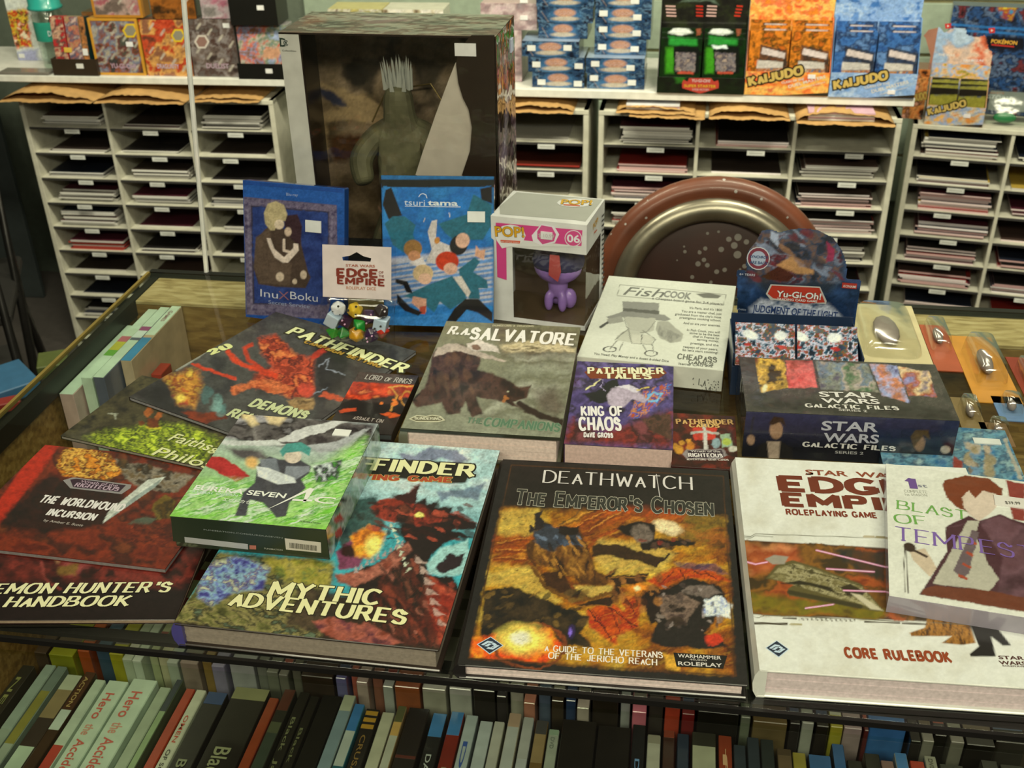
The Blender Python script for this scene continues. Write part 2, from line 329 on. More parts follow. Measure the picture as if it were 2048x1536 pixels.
class Face:                           # a flat face of a thing: local frame M (x right, y up, z out), size w x h
    def __init__(s, root, M, w, h):
        s.r = root; s.M = M; s.w, s.h = w, h; G = root.M @ M
        s.O = np.array(G.translation); s.ex = np.array(G.col[0][:3]); s.ey = np.array(G.col[1][:3]); s.n = np.array(G.col[2][:3]); s.z = (0, 0, 1); s.lay = 1
    def zoom(s, x0, y0, k): s.z = (x0, y0, k); return s
    def loc(s, u, v):
        u = s.z[0]+u/s.z[2]; v = s.z[1]+v/s.z[2]
        d = _fw + CR*(u-1024)/FPX + CU*(768-v)/FPX
        P = CO+d*(((s.O-CO)@s.n)/(d@s.n))-s.O; return np.array([P@s.ex, P@s.ey])
    def art(s, cell, base, fn, rough=.3, coat=0., bump=0., name='cover_print', rect=None, mask=None, label=None, d=None, det=.3):
        x0, y0, x1, y1 = rect or (0, 0, s.w, s.h)
        nx = max(2, int((x1-x0)/cell)+1); ny = max(2, int((y1-y0)/cell)+1)
        X, Y = np.meshgrid(np.linspace(x0, x1, nx), np.linspace(y0, y1, ny)); X = X.ravel(); Y = Y.ravel()
        W = s.O+X[:, None]*s.ex+Y[:, None]*s.ey; u, v = project(W)
        U, V = (u-s.z[0])*s.z[2], (v-s.z[1])*s.z[2]
        C = Canvas(U, V, base); fn(C); C.detail(det, 9)
        C.c = np.clip(C.c, .004, .88)
        d = .00025 if d is None else d
        L = np.array([list(s.M @ Vector((a, b, d))) for a, b in ((0, 0), (1, 0), (0, 1))])
        P = L[0]+X[:, None]*(L[1]-L[0])+Y[:, None]*(L[2]-L[0])
        i, j = np.meshgrid(np.arange(nx-1), np.arange(ny-1)); a = (j*nx+i).ravel()
        Q = np.stack([a, a+1, a+nx+1, a+nx], 1)
        if mask is not None:
            C.flat(); ins = C.dist(mask) < 0; Q = Q[ins[Q].sum(1) >= 2]
        me = bpy.data.meshes.new(name); me.vertices.add(len(P)); me.vertices.foreach_set('co', P.ravel())
        me.loops.add(Q.size); me.loops.foreach_set('vertex_index', Q.ravel()); me.polygons.add(len(Q))
        me.polygons.foreach_set('loop_start', np.arange(0, Q.size, 4)); me.update(calc_edges=True)
        at_ = me.color_attributes.new('Col', 'FLOAT_COLOR', 'POINT')
        at_.data.foreach_set('color', np.concatenate([C.c, np.ones((len(P), 1))], 1).ravel())
        me.materials.append(print_mat(rough, coat, bump)); me.update()
        o = bpy.data.objects.new(name, me); COL.objects.link(o); o.parent = s.r.o; props(o, label); return o
    def shape(s, h, pts, lay=2, rough=.35, name='printed_shape', local=False, label=None):
        P = [(p if local else s.loc(*p)) for p in pts]
        b = MB(); b.add([tuple(s.M @ Vector((x, y, .0001+.00015*lay))) for x, y in P], [tuple(range(len(P)))])
        return b.part(name, s.r, mat(h, rough, noise=.04), label=label)
    def tick(s, h, u, v, w, hh, lay=6, name='price_sticker'):       # a small price sticker, w x hh metres, centred on the pixel, real thickness
        c = s.loc(u, v); b = MB(); L = [s.M @ Vector((c[0]+a*w/2, c[1]+q*hh/2, z)) for z in (.0003, .0003+.0002*lay) for a, q in ((-1, -1), (1, -1), (1, 1), (-1, 1))]
        b.add(L, [(0, 3, 2, 1), (4, 5, 6, 7), (0, 1, 5, 4), (1, 2, 6, 5), (2, 3, 7, 6), (3, 0, 4, 7)]); return b.part(name, s.r, mat(h, .6))
    def t(s, txt, x0, y0, x1, y1, hgt, h, font='s', wt=.15, thin=.55, serif=.12, out=None, slant=0., lay=3, rough=.35, name='lettering', local=False):
        if local: p0 = np.array([x0, y0]); p1 = np.array([x1, y1]); ch = hgt
        else: p0 = s.loc(x0, y0); p1 = s.loc(x1, y1)
        L = 0; d = p1-p0; L = np.hypot(*d); d = d/L; n = np.array([-d[1], d[0]])
        if not local:
            q = s.loc(x0, y0-hgt)-p0; ch = abs(q@n) if abs(q@n) > .25*np.hypot(*q) else np.hypot(*q)
        ch *= .92; objs = []
        for e, col, ly in (([(out[0], out[1], lay-1)] if out else [])+[(0, h, lay)]):
            V, F, xm, wd = stroke_text(txt, wt, thin, serif, e) if font == 's' else font_text(txt, min(.024, wt*.035)+e*.4)
            if not V: continue
            if font == 's': xm, sx = 0, L/wd
            else: sx = L/wd
            b = MB(); b.add([tuple(s.M @ Vector((*(p0+d*((x-xm)*sx+slant*y*ch)+n*y*ch), .0001+.00015*ly+(i//4 % 9)*9e-6 if font == 's' else .0001+.00015*ly))) for i, (x, y) in enumerate(V)], F)
            o = b.part(name, s.r, mat(col, rough, noise=.03)); objs.append(o)
        return objs
def top_face(T, w, l, z, x0=0, y0=0): return Face(T, Matrix.Translation((x0, y0, z)), w, l)
def front_face(T, w, h, y=0, x0=0, z0=0): return Face(T, Matrix(((1, 0, 0, x0), (0, 0, -1, y), (0, 1, 0, z0), (0, 0, 0, 1))), w, h)
def right_face(T, d, h, x, y0=0, z0=0): return Face(T, Matrix(((0, 0, 1, x), (1, 0, 0, y0), (0, 1, 0, z0), (0, 0, 0, 1))), d, h)
PAGE = 'd9cbb4'
def hardcover(name, label, x, y, yaw, w, l, z0, t, cover, spine=None, page=PAGE, board=.0025, rough=.3, cat='book'):
    T = Thing(name, label, cat, (x, y, z0), yaw)
    b = MB(); b.box(0, 0, t-board, w, l, t, .0008); b.part('front_cover', T, mat(cover, .45, coat=.05))
    b = MB(); b.box(0, 0, 0, w, l, board, .0008); b.part('back_cover', T, mat(cover, rough, coat=.3))
    pts = [(0, .0002), (.006, .0002), (.006, t-.0002), (0, t-.0002), (-.003, t*.78), (-.004, t*.5), (-.003, t*.22)]
    b = MB(); b.yprism(pts, .0002, l-.0002); b.part('spine', T, mat(spine or cover, rough, coat=.3))
    b = MB(); n = 5; zz = np.linspace(board+.0001, t-board-.0001, n+1)
    for i in range(n): b.box(.004, .0035+(i % 2)*.0006, zz[i], w-.004, l-.003, zz[i+1]-.0002)
    b.part('page_block', T, mat(page, .8, scale=300, noise=.14))
    return T, top_face(T, w, l, t)
def softcover(name, label, x, y, yaw, w, l, z0, t, cover, page='8f8675', cat='book'):
    T = Thing(name, label, cat, (x, y, z0), yaw)
    b = MB(); b.box(0, 0, t-.0008, w, l, t, .0003); b.box(0, 0, 0, w, l, .0006); b.box(0, 0, 0, .0008, l, t); b.part('cover', T, mat(cover, .3, coat=.3))
    b = MB(); b.box(.001, .0004, .0007, w-.0006, l-.0004, t-.0009); b.part('page_block', T, mat(page, .8, scale=300, noise=.14))
    return T, top_face(T, w, l, t)
EXT = np.array([.9872, -.1593]); EYT = np.array([.1593, .9872]); YT = -.16
def TT(x, y): p = EXT*x+EYT*y; return float(p[0]), float(p[1])
GL['3'] = '5|~0728484524 ~2444535140201001'; GL['8'] = '5|~241506284857462414 ~240310405153 5344 ~5324'.replace(' 5344 ~5324', '24'); GL['9'] = '5|~5434150618385756524010'
R = math.radians
# ------------------------------------------------------------------ setting: floor, walls, ceiling
FL = -1.02
def setting(name, mb, m): return mb.solo(name, None, None, m, kind='structure')
MW = Matrix.Rotation(-.165, 4, 'Z')
b = MB(); b.box(-3.2, -1.6, FL-.05, 3.4, 3.9, FL); setting('floor', b, mat('4a443a', .6)).matrix_world = MW
b = MB(); b.box(-3.2, -1.6, 1.72, 3.4, 3.9, 1.77); setting('ceiling', b, mat('8f8870', .9)).matrix_world = MW
b = MB(); b.box(-3.25, 3.42, FL, 3.4, 3.5, 1.72); wb = setting('wall_back', b, mat('59604c', .8)); wb.matrix_world = MW
for i in range(9):
    b = MB(); z = -.62+i*.152; b.box(-1.2, 3.40, z, 3.3, 3.42, z+.142, .002)
    o = b.part('slat', None, mat('8f9a7c', .6), parent=wb)
for i in range(9):
    b = MB(); z = -.62+i*.152; b.box(-1.2, 3.412, z+.142, 3.3, 3.42, z+.152); b.part('groove_strip', None, mat('b7a873', .5), parent=wb)
b = MB(); b.box(-3.25, -1.6, FL, -3.2, 3.9, 1.72); setting('wall_left', b, mat('6b685a', .9)).matrix_world = MW
b = MB(); b.box(3.4, -1.6, FL, 3.45, 3.9, 1.72); setting('wall_right', b, mat('8a8672', .9)).matrix_world = MW
b = MB(); b.box(-3.2, -1.65, FL, 3.4, -1.6, 1.72); setting('wall_front', b, mat('8a8672', .9)).matrix_world = MW
# ------------------------------------------------------------------ the glass display counter
XL, XR, YF, YB = -.7257, 1.02, .603, 1.314
case = Thing('display_counter', 'glass-topped shop display counter with black metal edges, under all the books', 'counter', (0, 0, 0), YT)
blk = mat('1c1a16', .35, metal=.4)
b = MB(); b.box(XL+.003, YF+.002, -.006, XR, YB, 0, .0006); b.part('glass_top', case, clear_mat((.93, .96, .92), .012), label='clear glass counter top')
b = MB(); b.box(XL, YF-.0015, -.0045, XR, YF+.0018, .0006); b.part('front_rail', case, blk)
b = MB(); b.box(XL+.003, YF+.0165, -.0105, XR, YF+.027, -.0062); b.part('inner_rail', case, blk)
b = MB(); b.box(XL-.002, YF, -.004, XL+.002, YB, .001); b.part('edge_trim', case, mat('b09548', .35, metal=.6), label='thin brass-coloured edge trim')
b = MB(); b.box(XL+.003, YF+.03, -.03, XL+.013, YB, -.0062); b.part('side_rail', case, blk)
b = MB(); b.box(XL, YB, -.03, XR, YB+.01, .0008); b.part('rear_rail', case, blk)
b = MB(); b.box(-.52, YB+.01, -.03, -.2, YB+.17, 0); b.box(-.5, YB+.02, FL, -.47, YB+.05, -.03); b.box(-.25, YB+.02, FL, -.22, YB+.05, -.03); b.part('rear_ledge', case, mat('26221c', .6))
w1 = wood_mat('8f7440', 'bda168', 'd6bd88'); w2 = wood_mat('6a4a1e', '8f6a30', 'a88648')
b = MB(); b.box(XL+.014, 1.238, -.0125, XR, YB, -.0075, .0006); b.part('top_board', case, w1, label='pale chipboard strip under the glass along the rear edge')
b = MB(); b.box(XL+.01, 1.240, FL, XR, YB-.004, -.0128); b.part('rear_panel', case, w2)
b = MB(); b.box(XL-.004, YF+.01, FL, XL+.006, YB, -.031); b.part('side_panel', case, w2)
b = MB(); b.box(XR-.01, YF+.01, FL, XR, YB, -.031); b.part('side_panel', case, w2)
b = MB(); b.box(XL+.007, 1.02, -.142, XR-.011, 1.2395, -.130); b.part('shelf', case, w2, label='brown chipboard shelf')
b = MB(); b.box(XL+.007, YF+.012, -.428, XR-.011, 1.2395, -.4166); b.part('shelf', case, mat('3b3224', .5))
b = MB(); b.box(XL+.007, YF+.012, FL, XR-.011, 1.2395, FL+.04); b.part('base', case, mat('2a241a', .6))
b = MB(); b.box(XL+.006, YF+.004, FL, XR-.01, YF+.008, -.023); b.part('front_pane', case, clear_mat((.94, .97, .93), .015))
# ------------------------------------------------------------------ cases and books standing spine-up inside the counter
def lab(f, de, prev):
    p = prev.split(); n = 16-len((f % (de, '')).split()); return f % (de, ' '.join(p[:n]).rstrip(','))
def xt(u, v, z): p = at(u, v, z); return float(p[0]*EXT[0]+p[1]*EXT[1])
rng = random.Random(5)
def case_item(name, label, x0, x1, y0, y1, ztop, hgt, body, bands, txts, group, rough=.3, jig=0., cat='book'):
    """one disc case or book, spine up; bands: (f0,f1,colour) along the spine from the far end, txts: (string, f0, f1, colour)"""
    X, Y = TT(x0, y0); T = Thing(name, label, cat, (X, Y, ztop-hgt), YT, group=group); wd = x1-x0; ln = y1-y0
    b = MB(); b.box(0, 0, 0, wd, ln, hgt, .0007); b.part('case_body', T, mat(body, rough, coat=.5, noise=.15))
    for f0, f1, c in bands:
        b = MB(); b.box(.0006, ln*(1-f1), hgt, wd-.0006, ln*(1-f0), hgt+.0003); b.part('spine_band', T, mat(c, rough, coat=.5, noise=.12))
    F = top_face(T, wd, ln, hgt)
    for s, f0, f1, c in txts:
        k = .24 if wd > .02 else .2
        # lettering runs down the spine: baseline on the left, reading away from the far end
        F.t(s, wd*(.5-k), ln*(1-f0)-.0, wd*(.5-k), ln*(1-f1), wd*k*2, c, font='b', wt=.35, local=True, lay=6)
    return T
ROW1 = [ # far-end pixel span, height offset, body, bands, text, description
 (-40, 50, '3c3526', [(0, 1, '2e2a1e')], [('NEJI', .1, .4, '8c8a4c')], 'dark case with olive letters'),
 (66, 90, '8f9a80', [(0, .5, '93a088')], [], 'grey-green spine'),
 (91, 113, '7f8a72', [(0, .2, '6f7b68'), (.2, .6, '8a8238'), (.6, 1, '9aa386')], [], 'grey spine with yellow patch'),
 (117, 151, '4a3a2a', [(0, .12, 'b5b892'), (.12, .34, '8f7b50'), (.34, .55, '3a2f24'), (.55, 1, 'b6c6a0')], [], 'brown spine with pale lower half'),
 (154, 178, '3d2814', [(0, .3, '4a2a12'), (.3, .45, 'c3ccb0')], [('ACTION', .04, .28, 'b99a58')], 'dark brown spine with gold letters'),
 (182, 205, 'c0cba8', [(0, .3, 'bcc7a4'), (.5, 1, 'b4402c')], [], 'white spine turning red'),
 (207, 250, 'c5d3ae', [(0, 1, 'c5d3ae')], [('Hero', .1, .3, 'cc5a44'), ('the', .34, .42, 'd08a6a'), ('Accidental', .45, .8, 'cc5a44')], 'broad white spine with red script, left of the pair'),
 (252, 305, 'c5d3ae', [(0, 1, 'c5d3ae')], [('Hero', .1, .3, 'cc5a44'), ('the', .34, .42, 'd08a6a'), ('Accidental', .45, .8, 'cc5a44')], 'broad white spine with red script, right of the pair'),
 (312, 336, 'a3ad88', [(0, 1, 'a3ad88')], [], 'plain pale grey spine'),
 (337, 352, '5a6444', [(0, .25, '263032'), (.25, 1, '8fa56c')], [], 'thin leaf-green spine'),
 (367, 387, 'ab3818', [(0, 1, 'ac3a1a')], [], 'brick-red spine'),
 (388, 410, 'c9c6a2', [(0, 1, 'c9c6a2')], [('OMEN', .2, .4, 'c2482c'), ('OF SORROW', .45, .8, '3a342a')], 'cream spine with a red word'),
 (412, 454, '26221a', [(0, .09, '33486a')], [('Black', .5, .75, '8f9068'), ('Lagoon', .78, 1, '8f9068')], 'thick black box with blue top'),
 (458, 532, '231e15', [(0, .09, '8c8858')], [('Black', .45, .7, '98976a'), ('Lagoon', .75, 1, '98976a')], 'thick black box with cream top'),
 (535, 556, '8f3a1e', [(0, .7, '93401f'), (.78, .95, 'a3301c')], [], 'rust-red spine'),
 (560, 585, '2e2c20', [(0, .16, '5a3020'), (.25, .33, '55573a'), (.33, 1, '3d4434')], [], 'dark spine with small red mark'),
 (590, 612, '262218', [], [('Black', .2, .45, '77764e'), ('Jack', .5, .75, '77764e')], 'dark spine with faded letters'),
 (615, 634, '242016', [], [('Black', .25, .5, '706f48'), ('Jack', .55, .8, '706f48')], 'second dark spine with faded letters'),
 (637, 677, '1e1b13', [], [], 'plain black spine'),
 (680, 706, '8a9488', [(0, .12, 'b0b08c'), (.12, 1, '7f8f8c')], [], 'washed blue-grey spine'),
 (708, 730, '2f6a72', [(0, .2, '3f74a0'), (.2, .45, 'b4b8a4'), (.45, 1, '2c5f62'), (.55, .62, 'c8a62a')], [], 'blue-topped teal spine'),
 (733, 761, '28231a', [(.02, .05, 'b8892c'), (.07, .1, 'b8892c'), (.12, .15, 'b8892c')], [('CRUSADE SPELLED', .2, .95, '8c6b34')], 'black spine with gold bars'),
 (766, 791, 'bab491', [], [('CLAVID', .6, .95, '8b9a76')], 'cream spine'),
 (793, 812, '98784a', [(0, .12, '5c5a34'), (.12, .22, 'c59a50'), (.22, .5, 'b4b094'), (.52, 1, '963426')], [('BEACH', .6, .85, 'c7b48c')], 'mottled spine ending red'),
 (815, 858, '231b13', [(.35, .37, '5c2a1c'), (.5, .52, '5c2a1c'), (.65, .67, '5c2a1c'), (.8, .82, '5c2a1c')], [], 'dark box with thin red lines'),
 (866, 896, '1f1d17', [(0, .17, '3f78a4')], [('DARKER THAN', .3, .9, 'b2b2a0')], 'black spine with blue top'),
 (902, 930, '7c2616', [(0, .17, '3f78a4')], [('DANCE', .4, .8, 'a08868')], 'dark red spine with blue top'),
 (932, 957, 'aab0a4', [], [('DI', .2, .45, '3c5590')], 'white spine with blue letters'),
 (963, 989, 'b2b5a8', [], [('TPHN', .35, .95, '4a5796')], 'white spine with violet-blue letters'),
 (991, 1013, 'aaa488', [(0, .5, 'b4ae98'), (.5, 1, 'b09c72')], [], 'off-white spine'),
 (1017, 1043, 'a6987a', [(0, .1, 'b49474'), (.1, .5, 'b2b0a0'), (.5, 1, '40321f')], [], 'off-white over dark brown spine'),
 (1046, 1068, 'b2b0a4', [(0, .3, 'aca898'), (.55, 1, '57405a')], [], 'white spine with plum end'),
 (1073, 1098, '75592e', [(0, .1, '4a4640'), (.1, .3, '957b50'), (.35, 1, '9a7a3a')], [], 'tan-brown spine'),
 (1100, 1122, '9ea088', [(0, .04, '8fa080')], [('DVD', .06, .14, '6a7060')], 'pale green-white spine'),
 (1125, 1194, '201b14', [(.48, .62, '6b2c1e')], [('D', .5, .6, 'a08060')], 'wide black box with a red crest'),
 (1197, 1263, '1f1a14', [(.48, .62, '6b2c1e')], [('D', .5, .6, 'a08060')], 'second wide black box with a red crest'),
 (1266, 1292, '1f1d1c', [], [('Demon Hunt', .25, .95, '7294b4')], 'black spine with light blue letters'),
 (1296, 1323, 'b1aa90', [(0, .06, '938a70')], [('QUEEN', .25, .9, '2c2a22')], 'cream spine with black letters'),
 (1327, 1351, '3c1f15', [(0, .05, '8a3a22')], [], 'dark maroon spine'),
 (1355, 1379, '25303e', [(.4, 1, '3c3242')], [], 'navy spine'),
 (1384, 1432, '2f2c20', [(.1, .35, 'a8a482'), (.35, .8, '9fa18c')], [], 'dark box with white flower patch'),
 (1437, 1464, '8f3a1e', [], [('f', .1, .3, 'd0a070')], 'orange-red spine'),
 (1467, 1491, '343a3c', [], [], 'slate spine, first of three'), (1494, 1518, '343a3c', [], [], 'slate spine, second of three'), (1521, 1547, '30342e', [], [], 'slate spine, third of three'),
 (1552, 1581, '54432c', [(.05, .25, '6b563a'), (.35, 1, 'a06a54')], [], 'brown spine with a pink lower band'),
 (1583, 1609, '9b8a34', [], [], 'mustard yellow spine'),
 (1614, 1659, '22242a', [(0, .16, '37618a')], [], 'wide black box with blue top'),
 (1662, 1687, '22252c', [(0, .2, '37618a')], [], 'thin black spine with blue top'),
 (1690, 1720, '23201a', [], [('AGES', .3, .7, '77705c')], 'black spine with grey letters'),
 (1724, 1755, '28251d', [], [('RG', .2, .5, '9a9270')], 'black spine with two pale letters'),
 (1757, 1782, '8c6a5c', [], [], 'dusty pink spine'),
 (1786, 1811, 'a9a898', [(0, .18, '467cac')], [], 'white spine with blue top'),
 (1815, 1843, 'b4381c', [], [], 'bright red spine'),
 (1846, 1870, '8f8a72', [(0, .3, 'a09a80')], [('DVD', .02, .1, '55503e')], 'grey-cream spine'),
 (1874, 1921, '28281c', [], [], 'very dark olive spine'),
 (1928, 1953, 'a09a78', [], [], 'cream spine near the dark end'), (1957, 1990, '1e1b14', [], [], 'black spine near the right end'), (1994, 2040, '1c1913', [], [], 'last black spine of the row')]
prev = 'the end of the counter'
for k, (u0, u1, body, bands, tx, de) in enumerate(ROW1):
    v = 1355+.075*(u0+u1)/2; x0, x1 = xt(u0, v, -.28), xt(u1, v, -.28)
    x0 = max(x0, XL+.009)
    dz = rng.uniform(-.004, .0); yf = .832+rng.uniform(-.01, .008)
    case_item('disc_case', lab('%s, front counter row, next to %s', de, prev), x0+.0003, x1-.0003, yf-.19, yf, -.281+dz, .135+dz, body, bands, tx, 'disc cases in the front row inside the counter')
    prev = 'the '+de
ROW2 = [(20, 75, '4c3c28', 'dull brown box'), (78, 131, '8f8f20', 'wide olive-yellow box'), (134, 160, 'a84f20', 'thin orange case'), (163, 192, '3f5660', 'steel blue case'),
 (195, 226, 'aaa326', 'yellow case'), (228, 250, 'b7bf98', 'white-green case'), (252, 272, 'c3cba8', 'white case with rounded print'), (275, 293, 'a8ac78', 'sage case'), (295, 319, 'bdb687', 'cream case'),
 (321, 345, 'a8ae90', 'pale grey-green case'), (347, 386, '94806a', 'pinkish-grey box'), (389, 410, '8c7038', 'tan case'), (412, 440, '8c8490', 'lilac-grey case'), (443, 495, 'a8a698', 'wide white box'),
 (498, 520, '7a7a66', 'stone-grey case'), (522, 547, '77775f', 'second stone-grey case'), (550, 570, '716d58', 'third stone-grey case'), (573, 592, '67634e', 'fourth stone-grey case'), (596, 663, '382c1e', 'wide dark brown box'),
 (667, 690, '6e6a8a', 'violet case'), (693, 708, 'b06048', 'salmon case'), (711, 735, 'b49c86', 'case with white and red end'), (738, 760, '8a5840', 'rust case'), (763, 785, 'a9a895', 'white case'),
 (788, 840, '98532c', 'wide orange-brown box'), (843, 892, 'a8a186', 'wide cream box'), (895, 941, 'b6b29c', 'wide white box with black print'), (945, 990, '2e2920', 'dark box'), (994, 1015, '36302a', 'dark thin case'),
 (1018, 1046, 'a8a186', 'cream case with oval'), (1049, 1073, 'ba7a5c', 'white and red case'), (1076, 1101, '55606a', 'blue-grey case'), (1104, 1129, '413624', 'dark brown case'), (1132, 1153, '31425a', 'blue case'),
 (1156, 1181, 'b4a48c', 'white case with red mark'), (1185, 1238, '30281c', 'wide dark case'), (1242, 1262, 'a3a293', 'white and navy case'), (1266, 1295, 'd3727a', 'pink case'), (1299, 1328, '3d362c', 'dark grey case'),
 (1331, 1362, 'b8452a', 'orange-red case'), (1365, 1391, '7a2420', 'crimson case'), (1396, 1478, '1f1c14', 'wide black box'), (1482, 1502, '70745a', 'grey-green case'), (1506, 1574, '705c36', 'wide olive-brown box'),
 (1578, 1599, '2b2620', 'black thin case'), (1602, 1626, 'a3a18a', 'white case with vertical print'), (1630, 1655, '282219', 'black case'), (1658, 1683, 'a89c2c', 'yellow-topped case'), (1686, 1722, 'a38c80', 'pinkish case with barcode'),
 (1725, 1735, '5a2620', 'maroon case'), (1738, 1810, '3a6a9a', 'wide blue box with yellow marks'), (1815, 1836, '26221a', 'black case by the blue box'), (1839, 1862, '857f6a', 'taupe case'), (1866, 1890, '1f1c15', 'black case near the right'), (1893, 1920, '7a7460', 'grey case near the right'), (1924, 1980, '1f1b13', 'dark box near the right'), (1984, 2044, '241f16', 'last dark box')]
prev = 'the end of the counter'
for k, (u0, u1, c, de) in enumerate(ROW2):
    v = 1318+.062*(u0+u1)/2; x0, x1 = xt(u0, v, -.28), xt(u1, v, -.28); x0 = max(x0, XL+.009)
    yn = .862+rng.uniform(-.005, .012); dz = rng.uniform(-.006, 0)
    light = lin(c).sum() > .6
    c2 = rng.choice(['3a3226', 'c9c2a2', '77705c', '8a3a2a', '40587a']) if light else rng.choice(['8c8668', '5a4a34', '9a4a34', '3c4a5c'])
    case_item('disc_case', lab('%s, second counter row, next to %s', de, prev), x0+.0003, x1-.0003, yn, yn+.17, -.281+dz, .135+dz, c,
              [(.1, .22, c2), (.42, .5, c2)] + ([(.78, .9, c2)] if k % 3 else []), [], 'disc cases in the second row inside the counter')
    prev = 'the '+de
G3 = 'white game cases along the left end of the counter'
for k, (x0, x1, y0, y1, zt, hh, body, bands, de, cat) in enumerate([
  (-.712, -.694, 1.025, 1.205, -.028, .101, 'c6a493', [(0, 1, 'cfe0bf')], 'outermost white game case with shiny pinkish end', 'game case'),
  (-.692, -.678, 1.045, 1.232, -.016, .113, 'c9d8b6', [(0, .3, 'd3e3c3'), (.5, .62, 'c9c040'), (.62, .7, '6fae3c'), (.42, .5, 'c46a70'), (.7, 1, 'd0e2c0')], 'white game case with yellow, green and red blocks on its spine', 'game case'),
  (-.676, -.662, 1.045, 1.236, -.014, .115, '5c5f6c', [(0, .3, 'd3e3c3'), (.3, .36, 'a04a78'), (.36, .46, 'd9e2d3'), (.5, 1, 'cfe0bf')], 'white game case with a dark side and magenta stripe', 'game case'),
  (-.660, -.646, 1.085, 1.237, -.012, .117, 'cdb08a', [(0, .55, 'd6e4c4'), (.6, 1, '3f8cb4')], 'white game case with blue near end', 'game case'),
  (-.644, -.630, 1.12, 1.15, -.05, .079, 'a82e1c', [], 'small red case at the end of the white game cases', 'case')]):
    case_item('game_case', de+', inside the counter', x0, x1, y0, y1, zt, hh, body, bands, [('GAMES', .1, .3, 'b08a80')] if k == 3 else [], G3, cat=cat)
# ------------------------------------------------------------------ blister packs on the chipboard shelf
def blister(label, u0, v0, u1, v1, card, z=-.125, bub=(.15, .2, .85, .75), lean=.0, h=.018):
    p0 = at(u0, v1, z); p1 = at(u1, v0, z); wd = abs(xt(u1, v1, z)-xt(u0, v1, z)); ln = abs((p1-p0)[:2]@EYT)
    T = Thing('blister_pack', label, 'blister pack', (p0[0], p0[1], z), YT, lean, group='blister packs on the glass')
    b = MB(); b.box(0, 0, 0, wd, ln, .0012); b.part('backing_card', T, mat(card, .45))
    x0, y0, x1, y1 = bub[0]*wd, bub[1]*ln, bub[2]*wd, bub[3]*ln; s = .15*wd
    b = MB(); vs = []
    for q, (ins, zz) in enumerate(((0, .0013), (.1, h*.6), (.28, h))):
        a, c = s*ins*2, s*ins*2; n = 6
        for i, (cx, cy, a0) in enumerate(((x1-a-s, y1-c-s, 0), (x0+a+s, y1-c-s, 90), (x0+a+s, y0+c+s, 180), (x1-a-s, y0+c+s, 270))):
            for j in range(4):
                t = R(a0+j*30); vs.append((cx+s*math.cos(t), cy+s*math.sin(t), zz))
    n = 16; F = [(r*n+i, r*n+(i+1) % n, (r+1)*n+(i+1) % n, (r+1)*n+i) for r in range(2) for i in range(n)]+[tuple(2*n+i for i in range(n))]
    b.add(vs, F); b.part('clear_bubble', T, clear_mat((.95, .95, .92), .14, .5, boost=.16), True)
    b = MB(); b.ell(((x0+x1)/2, (y0+y1)/2, h*.35), ((x1-x0)*.22, (y1-y0)*.3, h*.3), 12); b.part('miniature', T, mat('8b7f70', .6), True)
    return T
z = .0003
blister('large clear pack with cream card, under the glass right of the black starred box', 1716, 616, 1868, 735, 'c9bb84', z, (.1, .15, .9, .9))
blister('clear bubble pack with red card beside the large cream pack on the glass', 1872, 655, 1925, 742, 'a8502c', z, (.1, .4, .9, .95))
blister('orange card blister pack with big shiny bubble on the glass', 1952, 680, 2044, 805, 'c98a2c', z, (.15, .22, .85, .8), h=.026)
blister('brown card blister pack nearest the black box lid, on the glass', 1925, 800, 1975, 862, '806a3a', z)
blister('small blue card blister pack at the right frame edge on the glass', 2002, 798, 2060, 842, '5f7f9a', z)
blister('blister pack with shiny square bubble just behind the blue disc case', 1975, 850, 2030, 892, '7a5c34', z)
blister('red card pack lying by itself right of the orange blister pack', 2052, 720, 2100, 800, '8a3018', z)
